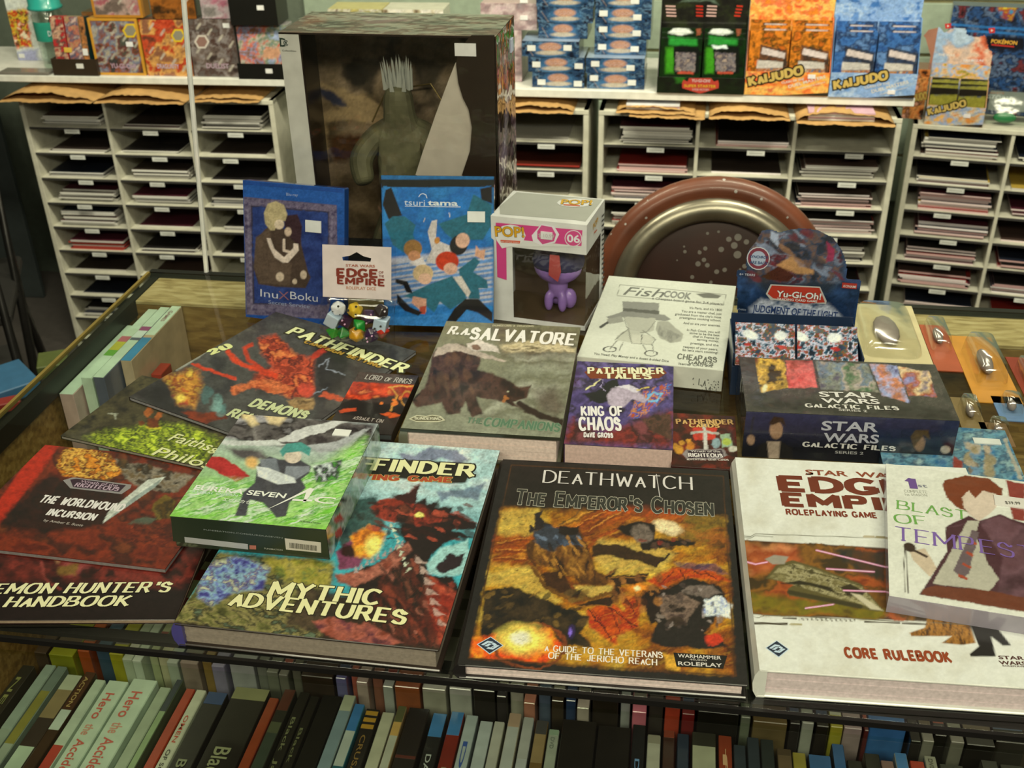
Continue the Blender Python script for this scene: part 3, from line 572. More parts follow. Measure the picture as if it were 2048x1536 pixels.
# ------------------------------------------------------------------ books lying on the glass (front row)
# Large black hardcover with the golden battle cover
T, F = hardcover('hardcover_book', 'large black hardcover rulebook with golden battle painting, front and centre', .0815-.111*math.cos(-.128)-.1415*.1277, .747+.111*.1277-.1415*.9918, -.1281, .2205, .283, 0.0001, .0152, '1d1a17', page='d8c4ae')
F.zoom(900, 900, 3.134)
def art_d(C):
    C.poly('231a10', 390, 80, 1715, 150, 1790, 1420, 120, 1310, soft=20)
    C.warp(16, 60, 3)
    C.pal(['3c1806', '7a360a', 'b07414', 'cfa428', 'dcc04c'], 260, 150, 7, 2.6, (330, 370, 1725, 420, 1780, 1410, 130, 1300), soft=40)
    C.pal(['2a1006', '7a2c08', 'b84a0e', '8a3a0a'], 500, 60, 12, 2.6, (280, 540, 700, 480, 1050, 350, 1500, 380, 1480, 480, 1100, 470, 900, 620, 500, 720, 260, 720), soft=40, ang=-20)
    C.poly('d8bf50', 330, 390, 560, 370, 520, 530, 300, 540, soft=30).poly('dcc454', 240, 770, 480, 720, 560, 800, 640, 900, 700, 960, 560, 940, 390, 850, 230, 840, soft=30)
    C.poly('dac258', 930, 560, 1300, 590, 1420, 660, 1300, 760, 1000, 760, 900, 700, soft=36).poly('d8c35c', 780, 850, 1030, 850, 1040, 900, 900, 930, 790, 925, soft=20)
    C.poly('e8a23c', 1290, 430, 1400, 450, 1670, 540, 1620, 570, 1380, 530, 1290, 500, soft=25).ell('f6ecb0', 1370, 490, 90, 42, 18, .6)
    C.pal(['c22010', 'e0380c', 'a01808'], 120, 120, 9, 2.4, (1230, 820, 1400, 740, 1640, 740, 1750, 830, 1500, 800, 1330, 870), soft=20)
    C.poly('c8200f', 850, 1000, 1000, 960, 1180, 1040, 1180, 1110, 1050, 1160, 1040, 1220, 880, 1120, soft=20).poly('b01c0c', 1080, 910, 1240, 930, 1190, 1060, 1100, 1020, soft=18)
    C.poly('2c2e58', 1400, 705, 1660, 715, 1750, 790, 1600, 755, 1450, 745, soft=14)
    C.pal(['8a4408', 'b8700e', '5a2a08', 'd09a28'], 150, 26, 41, 2.6, (330, 370, 1725, 420, 1780, 1410, 130, 1300), soft=40, a=.45, ang=-24)
    C.pal(['3c3010', '6a5418', '8a4a14', '2c1c0c'], 120, 50, 42, 2.4, (1480, 400, 1725, 425, 1735, 640, 1600, 600, 1420, 560), soft=50, a=.85).ell('f0d89a', 1360, 488, 80, 36, 18, .7)
    for p in ((640, 500, 900, 390), (700, 520, 980, 400), (860, 520, 1080, 400), (300, 600, 480, 560), (290, 640, 490, 640), (280, 690, 480, 690)): C.line('6a2a08', 9, *p, soft=9, a=.8).line('e8a03c', 4, p[0], p[1]-12, p[2], p[3]-12, soft=6, a=.7)
    for u, v in ((340, 440), (430, 430), (450, 470), (330, 510), (420, 760), (520, 830), (1060, 570), (1420, 660), (1020, 700)): C.line('5a3c14', 4, u-14, v-5, u, v+3, u+16, v-4, soft=3)
    # horned beast: shaggy body, head plate, trunk and legs
    C.poly('4c2c10', 480, 600, 560, 520, 800, 480, 860, 600, 900, 740, 1000, 830, 960, 850, 820, 840, 720, 760, 560, 720, 490, 680, soft=16)
    C.pal(['2a180a', '6e4416', '9a6a24'], 26, 90, 33, 2.5, (500, 620, 560, 540, 840, 600, 900, 760, 980, 830, 800, 800, 560, 720), soft=14)
    C.poly('31363c', 520, 510, 620, 470, 800, 520, 830, 600, 700, 600, 640, 640, 540, 600, soft=14).poly('45505c', 700, 560, 840, 600, 690, 600, soft=8)
    C.poly('241d1c', 540, 450, 530, 400, 590, 370, 570, 420, 590, 460, 640, 470, 560, 500, 500, 520, 500, 460, 530, 490, soft=8)
    C.poly('1e1510', 690, 470, 800, 480, 800, 540, 740, 545, 680, 520, soft=10).line('5a4020', 6, 680, 470, 840, 370, soft=6)
    C.poly('3a200c', 560, 780, 700, 750, 760, 880, 800, 880, 880, 925, 760, 935, 700, 920, 600, 860, soft=12).line('6a4414', 22, 510, 740, 600, 860, 760, 940, 900, 930, 1000, 900, 1050, 860, soft=8)
    C.poly('33200e', 930, 590, 1100, 600, 1180, 640, 1340, 680, 1300, 740, 1100, 680, 960, 660, 880, 680, 900, 610, soft=12).line('261508', 16, 1300, 720, 1370, 660, soft=6)
    # winged armoured figures (plain silhouettes)
    C.poly('1a120c', 1040, 490, 1180, 440, 1290, 470, 1280, 560, 1540, 570, 1520, 600, 1350, 610, 1200, 640, 1200, 560, 1100, 540, soft=12).ell('6e6050', 1200, 525, 70, 55, 15, .3)
    C.poly('201410', 1180, 870, 1260, 850, 1350, 900, 1320, 1080, 1260, 1100, 1200, 960, soft=12).ell('e88a20', 1170, 870, 60, 40, 0, .8).ell('fff0a0', 1170, 872, 22, 16, 0, .8)
    C.poly('2c1a0c', 960, 800, 1060, 740, 1020, 790, 1250, 770, 1220, 830, 1080, 850, 1060, 900, 1000, 980, 780, 970, 1000, 920, 1040, 850, soft=10)
    C.line('3a1008', 8, 860, 990, 1010, 1180, soft=5).line('3a1008', 8, 960, 960, 1170, 1110, soft=5).line('3a1008', 7, 1440, 760, 1500, 860, soft=5).line('3a1008', 7, 1540, 760, 1680, 810, soft=5)
    C.poly('1f1a16', 1290, 900, 1500, 800, 1700, 860, 1740, 960, 1650, 1080, 1600, 1150, 1680, 1180, 1740, 1240, 1600, 1250, 1500, 1240, 1330, 1240, 1250, 1200, 1300, 1080, 1330, 1000, soft=12)
    C.poly('6e6052', 1450, 880, 1500, 850, 1640, 850, 1700, 900, 1600, 930, 1450, 900, soft=10).pal(['3c2c26', '7a6450', '221814'], 60, 40, 5, 2.4, (1300, 920, 1450, 900, 1560, 960, 1480, 1100, 1340, 1060), soft=10)
    C.pal(['8aa0c8', 'e8ecf4', '5070b8'], 40, 60, 15, 2.4, (1590, 940, 1700, 920, 1765, 970, 1760, 1060, 1580, 1040), soft=12).ell('c23418', 1650, 1190, 55, 38, 0, .3).ell('382a1e', 1410, 1080, 52, 36, 0, .3)
    for p in ((1000, 990, 1060, 1130), (1060, 1010, 1150, 1120), (900, 1010, 990, 1150), (1100, 930, 1160, 1040), (1330, 830, 1400, 760), (1600, 760, 1640, 800)): C.line('5a0f08', 6, *p, soft=5)
    C.line('7a4a1c', 10, 960, 800, 1040, 745, soft=6).line('8a5a20', 7, 1000, 800, 1240, 790, soft=5).line('8a5a20', 6, 1060, 900, 1000, 980, 800, 975, soft=5).spot(['7a4a20', '3a1c0c', 'a0682c'], 26, (1000, 780, 1320, 1080), 6, 26, 7, 1.8, 60, .7)
    C.spot(['8a7a68', '4a3c34', '2a1c18', 'a09080'], 26, (1300, 840, 1700, 1140), 6, 24, 8, 1.4, 20, .7).spot(['6a4414', 'b07a2c', '1c0f08'], 30, (500, 560, 860, 800), 4, 12, 9, 5, 60, .7).spot(['6a7a88', '2c3440'], 9, (540, 480, 820, 600), 6, 16, 10, 2.5, 30, .7).spot(['8a2c20', '5a4030', '1c1410'], 14, (1200, 560, 1500, 620), 6, 16, 12, 1.8, 10, .7)
    # dark engine at lower left, with fire
    C.pal(['120f0a', '2a2012', '3a2c18'], 60, 60, 19, 2.5, (220, 880, 380, 850, 600, 940, 880, 1050, 820, 1150, 900, 1240, 700, 1230, 640, 1120, 420, 1120, 300, 1200, 180, 1200), soft=14)
    C.pal(['c8200a', 'e8500c', 'f0a020'], 90, 90, 21, 2.5, (140, 1180, 330, 1150, 440, 1100, 620, 1120, 700, 1220, 600, 1330, 130, 1300), soft=20)
    C.spot(['5a4420', '7a5c24', '120e08'], 30, (220, 880, 840, 1120), 6, 22, 14, 2.4, -25, .7).ring('7a3a18', 500, 1230, 220, 140, .05).ell('f6e05c', 450, 1190, 150, 90, 0, .7).ell('fff6c0', 440, 1180, 60, 38, 0, .8).ell('2c1c44', 760, 1150, 28, 44, 0, .3).ell('7c62c0', 752, 1150, 14, 28, 0, .5)
    C.poly('d8a02c', 1340, 1280, 1430, 1290, 1440, 1390, 1350, 1370, soft=16)
    C.flat()
    C.poly('1c1713', 390, 80, 1715, 150, 1722, 420, 1600, 395, 1300, 370, 900, 340, 600, 330, 345, 350, soft=60, a=.85)
    C.line('4a2c10', 5, 385, 95, 1712, 165, 1785, 1418, 118, 1306, 385, 95, soft=5)
F.art(.00105, '1b1916', art_d, .42, .08, det=.5)
F.t('DEaTHWaTCH', 585, 205, 1515, 250, 80, 'd9d2c0', wt=.1, thin=.4, serif=.05)
F.t('l', 1312, 296, 1318, 296, 160, 'b9b2a4', wt=.3, font='b') and None
F.t('The Emperor\'s Chosen', 410, 338, 1640, 410, 92, '33332a', wt=.17, thin=.6, serif=.13, out=(.045, 'a7a187'))
F.t('a GUIDE TO THE VETERaNS', 596, 1262, 1330, 1306, 38, 'efe6cc', wt=.15, thin=.5, serif=.1)
F.t('OF THE JERICHO REaCH', 618, 1308, 1295, 1352, 38, 'efe6cc', wt=.15, thin=.5, serif=.1)
F.shape('1a1814', [(1400, 1272), (1738, 1292), (1712, 1374), (1420, 1360)], lay=2)
F.t('WARHAMMER', 1428, 1303, 1700, 1318, 24, 'd7d0ba', font='b', wt=.5, lay=4); F.t('40,000', 1500, 1322, 1610, 1328, 12, 'b9b29c', font='b', wt=.4, lay=4)
F.t('ROLEPLAY', 1430, 1352, 1706, 1366, 26, 'd7d0ba', font='b', wt=.5, lay=4)
def ff_logo(F, pts, q, c0='26303c', c1='c3d6dc'):
    (ax, ay), (bx, by), (cx, cy), (dx, dy) = pts; F.shape(c1, pts, 2); m = [((p[0]-(ax+cx)/2)*.9+(ax+cx)/2, (p[1]-(by+dy)/2)*.9+(by+dy)/2) for p in pts]; F.shape(c0, m, 3)
    ox, oy = (ax+cx)/2, (by+dy)/2; sx = (cx-ax)/2; sy = (dy-by)/2
    for P in ([(-.7, -.05), (-.2, -.5), (.25, -.38), (.1, -.22), (-.12, -.28), (-.5, .02)], [(-.45, .1), (-.1, -.2), (.1, -.12), (-.2, .15)], [(.7, .05), (.2, .5), (-.3, .38), (-.12, .2), (.1, .28), (.5, -.02)], [(.5, -.1), (.25, -.3), (.08, -.12), (.3, .0), (-.0, .28), (.2, .3)]):
        F.shape(c1, [(ox+x*sx, oy+y*sy) for x, y in P], 4)
ff_logo(F, [(168, 1220), (255, 1172), (336, 1228), (248, 1283)], 0)
# White hardcover core rulebook
T, F = hardcover('hardcover_book', 'thick white hardcover core rulebook with a brown spaceship band', .3038-.1075*math.cos(-.1225)-.142*.1222, .723+.1075*.1222-.142*.9925, -.1225, .215, .284, 0, .0282, 'd9d7bc', page='d2bfae')
F.zoom(1450, 880, 2.953)
def art_e(C):
    C.pal(['d3d0b4', 'e4e4cc', 'dcdcc2'], 160, 160, 4, 1.6)
    C.poly('4a2c12', 105, 592, 180, 596, 960, 640, 1260, 660, 1250, 1075, 900, 1060, 500, 1045, 220, 1035, 140, 1025, soft=8)
    C.warp(20, 80, 2)
    C.pal(['6e2a0c', 'a8501c', '5a3a10', '8a5a1a', '3c2c10'], 170, 120, 8, 2.8, (112, 600, 960, 642, 1255, 665, 1245, 1068, 500, 1040, 145, 1020), soft=10)
    C.pal(['c86a34', '9a3c14', 'd88a50'], 120, 90, 11, 2.4, (120, 620, 420, 620, 460, 760, 250, 790, 150, 800), soft=40, a=.8)
    C.pal(['5c5c10', '7c7414', '4a4410'], 120, 60, 16, 2.4, (150, 900, 400, 930, 950, 1010, 940, 1055, 160, 1020), soft=30, a=.8)
    C.pal(['1c2420', '2c2c20', '4a3018'], 70, 70, 18, 2.4, (640, 640, 955, 655, 955, 850, 800, 780, 700, 720), soft=24, a=.9)
    C.flat()  # plain wedge-shaped transport ship
    C.poly('5c5228', 240, 820, 300, 740, 400, 710, 560, 760, 800, 850, 940, 1010, 900, 1015, 760, 990, 380, 920, 370, 880, 420, 850, soft=8)
    C.pal(['8c8250', '6a6034', 'a89e6c', '4a4220'], 36, 20, 22, 2.4, (260, 815, 320, 750, 420, 730, 560, 775, 800, 860, 920, 1000, 780, 970, 480, 880), soft=8, ang=25)
    C.poly('2a2410', 330, 850, 500, 860, 640, 900, 620, 870, 440, 830, soft=8).poly('332a14', 680, 870, 740, 850, 830, 900, 800, 930, 720, 920, soft=8).poly('c8be94', 740, 905, 800, 915, 935, 1010, 860, 1000, soft=8)
    C.poly('9a927a', 235, 705, 290, 680, 375, 690, 350, 735, 280, 735, soft=8).line('46401e', 5, 360, 740, 840, 870, soft=4).line('3a3418', 26, 380, 900, 800, 985, soft=8)
    for p in ((115, 718, 180, 735, 250, 722), (540, 652, 950, 752), (600, 762, 880, 780), (700, 890, 950, 897), (475, 995, 640, 972)): C.line('e58aa8', 9, *p, soft=5).line('f8c8d4', 4, *p, soft=3)
    C.pal(['3a2408', '8a5a1c', 'b07a30', '5a3a10'], 14, 60, 31, 2.6, (1200, 1030, 1330, 1040, 1440, 1080, 1480, 1200, 1400, 1212, 1280, 1200, 1340, 1160, 1100, 1160, 1090, 1140, 1180, 1110), soft=8)
    C.poly('1c1916', 1430, 1060, 1590, 1090, 1690, 1215, 1640, 1215, 1570, 1160, 1600, 1280, 1450, 1280, 1445, 1265, 1500, 1220, soft=8)
    C.line('6c6a54', 4, 100, 565, 150, 572, 180, 556, 960, 582, soft=3).line('6c6a54', 4, 105, 575, 150, 580, 180, 566, 280, 572, soft=3).line('6c6a54', 4, 150, 1042, 200, 1050, 240, 1036, 960, 1068, 1760, 1110, soft=3)
    C.line('4a4230', 13, 155, 1083, 365, 1088, soft=3).line('b0a678', 12, 388, 1090, 450, 1092, soft=3).line('4a4230', 8, 345, 1053, 420, 1056, soft=3).line('4a4230', 8, 825, 1075, 1030, 1082, soft=3).line('4a4230', 8, 1045, 1084, 1190, 1090, soft=3)
    for i in range(28): C.line('5a5440', 4, 440+i*12, 1052+i*.4, 440+i*12, 1064+i*.4, soft=3)
    C.line('b8ac86', 14, 822, 572, 880, 574, soft=3).line('a09468', 14, 895, 575, 950, 578, soft=3)
F.art(.0011, 'dedcc4', art_e, .4, .1, det=.06)
def wars(F, pts, c, L=3, k=None):        # wide block logo lettering
    for s, x0, y0, x1, y1, h in pts: F.t(s, x0, y0, x1, y1, h, c, font='b', wt=.75, lay=L)
wars(F, [('STAR  WARS', 478, 206, 1075, 232, 32)], '8a4020'); F.shape('8a4020', [(474, 203), (520, 195), (520, 207), (476, 208)], 3)
F.t('EDGE', 345, 296, 1080, 326, 80, '6e2c14', wt=.22, thin=.95, serif=0); F.t('EMPIRE', 360, 386, 1245, 428, 70, '6e2c14', wt=.22, thin=.95, serif=0); F.t('OF', 1095, 255, 1140, 257, 30, '6e2c14', font='b', wt=.5); F.t('THE', 1095, 325, 1160, 328, 40, '6e2c14', font='b', wt=.5)
F.t('ROLEPLAYING GAME', 366, 440, 895, 462, 30, '7a3018', wt=.22, thin=.8, serif=.07); F.t('CORE RULEBOOK', 718, 1283, 1335, 1312, 54, '93401c', wt=.26, thin=.8, serif=.05)
wars(F, [('STAR', 1618, 1296, 1770, 1302, 22), ('WARS', 1622, 1328, 1782, 1334, 24), ('ROLEPLAYING', 1640, 1340, 1800, 1346, 8)], '4c241c')
ff_logo(F, [(238, 1230), (305, 1185), (378, 1238), (318, 1287)], 1)
# dark adventure hardcover with red dragon
T, F = hardcover('hardcover_book', 'hardcover game book with red dragon cover and teal sky, under the green cartoon box', -.143-.11*math.cos(-.17)-.1405*.169, .784+.11*.169-.1405*.9857, -.1699, .2175, .281, 0.0001, .024, '2a2018', spine='4a4478', page='8d8068')
F.zoom(340, 820, 3.012)
def art_m(C):
    C.grad('dfe8d8', '3aa0a0', 1500, 240, 1450, 760).pal(['cfdcd0', '8fc0b8', 'e4e8dc'], 160, 90, 3, 2, (700, 150, 2000, 230, 1950, 520, 1300, 480), soft=60, a=.7)
    C.poly('2c2014', -60, 1180, 1000, 1120, 1900, 1080, 1800, 1600, -100, 1500, soft=30).warp(14, 50, 5)
    C.poly('6a6a86', 1380, 260, 1480, 270, 1560, 225, 1720, 240, 1790, 300, 1740, 330, 1640, 290, 1520, 320, 1420, 330, soft=14, a=.8).poly('566478', 1600, 490, 1760, 480, 1900, 440, 1850, 540, 1700, 520, 1640, 560, soft=16, a=.8)
    C.pal(['1c3030', '3a5a50', '2a2018'], 80, 80, 5, 2.5, (1120, 540, 1240, 520, 1300, 700, 1080, 900, 1000, 760), soft=20)
    # dragon: snout, horn, brow spikes, jaw, neck
    C.poly('8a2c18', 1210, 590, 1260, 540, 1400, 520, 1500, 450, 1470, 560, 1620, 590, 1760, 640, 1860, 690, 1700, 700, 1560, 680, 1440, 660, 1340, 660, 1260, 640, soft=12)
    C.poly('33100c', 1340, 520, 1430, 500, 1500, 452, 1485, 560, 1420, 570, soft=10)
    C.poly('1c1210', 1480, 560, 1540, 530, 1540, 570, 1620, 540, 1600, 590, 1700, 580, 1680, 620, 1840, 680, 1860, 720, 1700, 720, 1860, 780, 1700, 770, 1620, 840, 1560, 900, 1540, 1000, 1700, 1000, 1760, 1120, 1500, 1250, 1200, 1200, 1080, 1050, 1060, 980, 1240, 930, 1420, 800, 1380, 720, 1460, 640, soft=14)
    C.pal(['5a1a10', '9a3420', '2a100c', '7a3a24'], 50, 90, 13, 2.6, (1230, 590, 1460, 560, 1600, 620, 1700, 660, 1500, 700, 1330, 670, 1240, 650), soft=14)
    C.pal(['a8341c', '7a2014', 'c05434'], 110, 60, 14, 2.4, (1530, 980, 1600, 1020, 1740, 1110, 1680, 1480, 1500, 1330, 1420, 1250, 1530, 1150), soft=20)
    C.pal(['2c1410', '5a2418', '0f0c0a', '74402c'], 60, 110, 23, 2.6, (1290, 960, 1500, 900, 1560, 1020, 1540, 1180, 1640, 1440, 1300, 1400, 1180, 1260, 1250, 1050), soft=24, a=.85)
    C.pal(['8c4a38', 'b06a50', '5a2c24'], 60, 40, 24, 2.4, (1000, 990, 1200, 960, 1440, 800, 1460, 850, 1300, 980, 1120, 1060, 1010, 1040), soft=14)
    C.poly('7c3c54', 1000, 860, 1090, 780, 1180, 860, 1130, 950, 1020, 960, soft=14).ell('2a1410', 1080, 850, 60, 34, 10, .4)
    C.pal(['c85a14', 'f0b030', 'e88a1c', '7a2c18'], 70, 70, 26, 2.4, (1080, 760, 1200, 700, 1300, 740, 1260, 850, 1200, 900, 1120, 880), soft=22).ell('ffe46a', 1225, 820, 46, 60, 20, .8)
    C.spot(['2a0f0a', 'b04a30', '5a2014', '180c08'], 60, (1220, 560, 1820, 780), 5, 18, 51, 2.6, 15, .75).spot(['7a3420', '1a0e0a', '4c2218', '9a5a44'], 80, (1280, 900, 1560, 1380), 5, 20, 52, 2.4, 60, .7).spot(['8a3826', '4a140e'], 40, (1560, 1040, 1720, 1380), 5, 16, 53, 2.6, 50, .6)
    for i in range(9): C.poly('c6cca6', 1330+i*12, 680+i*34, 1352+i*12, 700+i*32, 1330+i*11, 712+i*34, soft=5)
    for i in range(9): C.poly('a8988c', 1100+i*36, 985-i*20, 1118+i*36, 940-i*19, 1128+i*36, 975-i*20, soft=5)
    for i in range(7): C.poly('d0b49c', 1480+i*22, 880+i*62, 1560+i*20, 930+i*62, 1480+i*22, 925+i*62, soft=8, a=.6)
    C.ell('ffe870', 1500, 636, 26, 12, 10, .6)
    C.poly('9ac8b8', 1545, 930, 1640, 830, 1800, 780, 1790, 990, 1650, 1000, 1560, 985, soft=16).poly('24181c', 1600, 960, 1690, 860, 1740, 880, 1780, 860, 1740, 940, 1640, 985, soft=8)
    # cobbles and blue-cloaked fighter at lower left
    C.pal(['4a4a20', '6e6c34', '8a8048', '2c2c18', '5a6a4c'], 70, 34, 31, 2.8, (280, 860, 900, 900, 1000, 940, 960, 1100, 900, 1400, 500, 1340, 20, 1270, 100, 1150), soft=24, ang=12)
    C.pal(['6a7a30', '98902c', 'b0a040', '4a5a3c'], 60, 40, 32, 2.4, (560, 880, 980, 910, 960, 1060, 760, 1060, 600, 960), soft=30, a=.8)
    C.pal(['3c3a78', '6a7aa8', '8ab0b0', '54487a', 'b8bc90'], 50, 36, 34, 2.8, (180, 950, 400, 880, 600, 950, 560, 1080, 380, 1100, 250, 1180, 160, 1130), soft=24)
    C.pal(['1c1610', '33281c', '4c3a28'], 70, 80, 36, 2.4, (800, 1050, 1000, 1100, 1000, 1250, 880, 1350, 700, 1300, 740, 1150), soft=30, a=.9)
    C.pal(['7a3420', 'a85a44', '5c2a30'], 80, 50, 38, 2.4, (860, 1270, 1000, 1250, 1110, 1290, 1180, 1280, 1400, 1400, 1180, 1440, 1020, 1390, 900, 1330), soft=14)
    for i in range(11): C.line('1c1c10', 5, 60+i*80, 1240-i*8, 160+i*80, 1330-i*10, soft=6)
    C.flat()
    C.poly('1c1a10', 560, 250, 1840, 325, 1800, 400, 1780, 440, 1690, 445, 560, 330, soft=12)
F.art(.00108, '5a7a6c', art_m, .4, .1, det=.45)
F.t('PATH', 640, 310, 1180, 358, 78, 'e6e29a', wt=.2, thin=.5, serif=.12, out=(.06, '1c1a10'))
F.t('FINDER', 1225, 362, 1815, 400, 70, 'e9e6a4', wt=.22, thin=.5, serif=.13, out=(.09, '1c1a10'))
F.t('ROLEPLaYING GaME', 700, 402, 1690, 437, 30, 'b04a28', wt=.24, thin=.7, serif=.1, out=(.06, 'c9b060'))
F.t('MYTHIC', 600, 1120, 1245, 1172, 88, 'e9e4a0', wt=.2, thin=.5, serif=.13, out=(.05, '2a2410'))
F.t('aDVENTURES', 362, 1175, 1400, 1290, 84, 'e9e4a0', wt=.2, thin=.5, serif=.13, out=(.05, '2a2410'))
# softcovers at the left
p = at(350, 1240, .004); yw = R(-1.5)
T, F = softcover('softcover_book', 'dark red softcover handbook at the lower left frame edge with cream capitals', p[0]-.216*math.cos(yw), p[1]-.216*math.sin(yw), yw, .216, .215, 0, .0042, '2a1612', page='8f7a5c')
F.zoom(0, 860, 3.413)
def art_h(C):
    C.grad('3a1612', '1c1210', 600, 800, 600, 1060); C.warp(25, 90, 4)
    C.pal(['1a100e', '4a1a14', '7a2c20', '2c1410'], 150, 110, 6, 2.6, (0, 690, 1400, 860, 1300, 1080, 800, 1050, 0, 1030), soft=60)
    C.poly('a87a50', 330, 760, 560, 790, 460, 850, 380, 900, 330, 850, soft=30).poly('8c4038', 430, 900, 560, 820, 740, 820, 640, 920, 470, 1000, soft=30).poly('7a5a24', 400, 930, 560, 900, 520, 980, 400, 990, soft=24)
    C.line('8a3c30', 14, 280, 900, 330, 1040, 420, 1080, soft=14).line('2a0e0c', 16, 740, 830, 700, 930, 590, 1010, soft=14).poly('9a3c34', 910, 870, 1150, 880, 1140, 920, 930, 920, soft=24, a=.6)
    C.spot(['c88a50', 'a8602c'], 5, (80, 740, 250, 800), 14, 26, 3)
F.art(.0013, '2c1714', art_h, .42, .06, det=.4)
F.t('DEMON HUNTER\'S', -150, 1120, 1140, 1106, 68, 'e8e3a6', wt=.19, thin=.45, serif=.13, slant=.15, out=(.04, '1c120c'))
F.t('HaNDBOOK', 32, 1208, 860, 1200, 68, 'e8e3a6', wt=.19, thin=.45, serif=.13, slant=.15, out=(.04, '1c120c'))
T, F = softcover('softcover_book', 'red-brown softcover adventure with burning orange emblem and pale sword, left edge', -.4855-.0335, .956-.163, R(-11.5), .216, .1655, .0045, .0048, '5a1c12', page='7d766a')
F.zoom(0, 860, 3.413)
def art_w(C):
    C.warp(18, 60, 2).pal(['5a1c10', '7c2c14', '3a1810', '4c2014'], 140, 100, 3, 2.4).flat().poly('b42a14', 285, 70, 440, 70, 330, 240, 130, 480, -20, 700, -60, 560, soft=14).warp(18, 60, 2)
    C.pal(['5a1c10', '7c2c14', '3a1810', '6c3418'], 140, 100, 4, 2.4, (430, 60, 1500, 300, 1600, 980, 0, 700, 0, 640, 150, 480), soft=30)
    C.poly('17110f', 330, 300, 420, 330, 800, 360, 860, 480, 700, 660, 300, 700, 0, 660, 0, 620, soft=40, a=.9)
    C.pal(['e89a2c', 'd07a14', '4a2008', 'f0b848', '8a4a10'], 40, 30, 13, 2.8, (430, 130, 560, 120, 760, 170, 850, 300, 700, 340, 450, 320, 380, 250), soft=10)
    C.pal(['6a5838', '8a8068', '2c2418', '5a4020'], 60, 40, 14, 2.6, (780, 190, 1330, 320, 1200, 430, 960, 400, 860, 330), soft=16)
    C.flat().poly('c8cdb4', 700, 640, 740, 560, 1010, 340, 1130, 320, 1060, 390, 860, 530, soft=5).poly('8f9c8c', 715, 630, 900, 470, 1110, 330, 1060, 390, 860, 530, soft=6)
    C.warp(10, 40, 7).poly('6a5418', 1050, 500, 1130, 440, 1200, 490, 1180, 560, 1090, 600, 1040, 540, soft=10).poly('4c5440', 870, 640, 960, 600, 1080, 600, 1020, 650, soft=10).pal(['5c4414', '2e2410', '86702c'], 40, 40, 17, 2.4, (1060, 520, 1180, 470, 1180, 600, 1060, 620), soft=12)
    C.pal(['7c2c14', '401410', '963a18'], 50, 30, 19, 2.6, (900, 640, 1200, 660, 1420, 860, 800, 760), soft=40, a=.7)
F.art(.0012, '6a2414', art_w, .4, .08, det=.4)
F.t('THE WORLDWOUND', 268, 492, 825, 556, 50, 'e8e2cf', wt=.24, thin=.7, serif=.08); F.t('INCURSION', 318, 580, 635, 618, 44, 'e8e2cf', wt=.24, thin=.7, serif=.08)
F.t('by Amber E. Scott', 295, 625, 562, 662, 18, 'b9ae9a', font='b', wt=.3)
F.shape('8f8a80', [(430, 345), (500, 325), (900, 375), (890, 400), (830, 440), (480, 400)], 2); F.shape('34202c', [(480, 342), (520, 335), (860, 380), (815, 425), (500, 392)], 3)
F.t('Wrath of the', 545, 362, 800, 392, 20, 'b9a0a4', font='b', wt=.3, lay=5); F.t('RIGHTEOUS', 510, 388, 800, 420, 26, 'b9a0a4', wt=.2, lay=5)
T, F = softcover('softcover_book', 'green and black softcover on beliefs, partly under the demon and cartoon items', -.473, .966, R(-21.5), .216, .135, .0094, .0040, '2a2a1a', page='8a826c')
F.zoom(0, 500, 3.413)
def art_f(C):
    C.warp(20, 60, 8).pal(['1f1c12', '3c3620', '4a4428', '15130c'], 120, 60, 2, 2.4).pal(['c8d838', '7c9418', '2c3410', 'a8b82c', '46541c'], 42, 26, 9, 3, (560, 1280, 760, 1230, 1000, 1200, 1250, 1190, 1500, 1290, 1400, 1450, 1000, 1420, 700, 1400), soft=50)
    C.poly('4a4634', 480, 1270, 600, 1200, 640, 1330, 560, 1400, soft=40, a=.6).line('b8bc9c', 9, 740, 1110, 800, 1120, 790, 1160, soft=8, a=.7).line('c8b82c', 16, 1000, 1215, 1090, 1215, soft=10)
    C.spot(['a85a20', '6a3010'], 6, (880, 1090, 1100, 1200), 14, 40, 3)
F.art(.0012, '2c2a1c', art_f, .4, .08, det=.4)
F.t('Faiths', 1140, 1300, 1415, 1372, 72, 'dfe09c', font='b', wt=.3, slant=.15, out=(.04, '22240e')); F.t('&', 1410, 1385, 1480, 1400, 50, 'dfe09c', font='b', wt=.3)
F.t('Philosophies', 1030, 1398, 1900, 1620, 76, 'dfe09c', font='b', wt=.3, slant=.15, out=(.04, '22240e'))
p = at(258, 795, .0175)
T, F = softcover('softcover_book', 'large dark softcover with red demons, under the dice pouch and small card box', p[0], p[1], R(-31.5), .216, .240, .0136, .0045, '2a2420', page='8f8b80')
F.zoom(260, 620, 3.413)
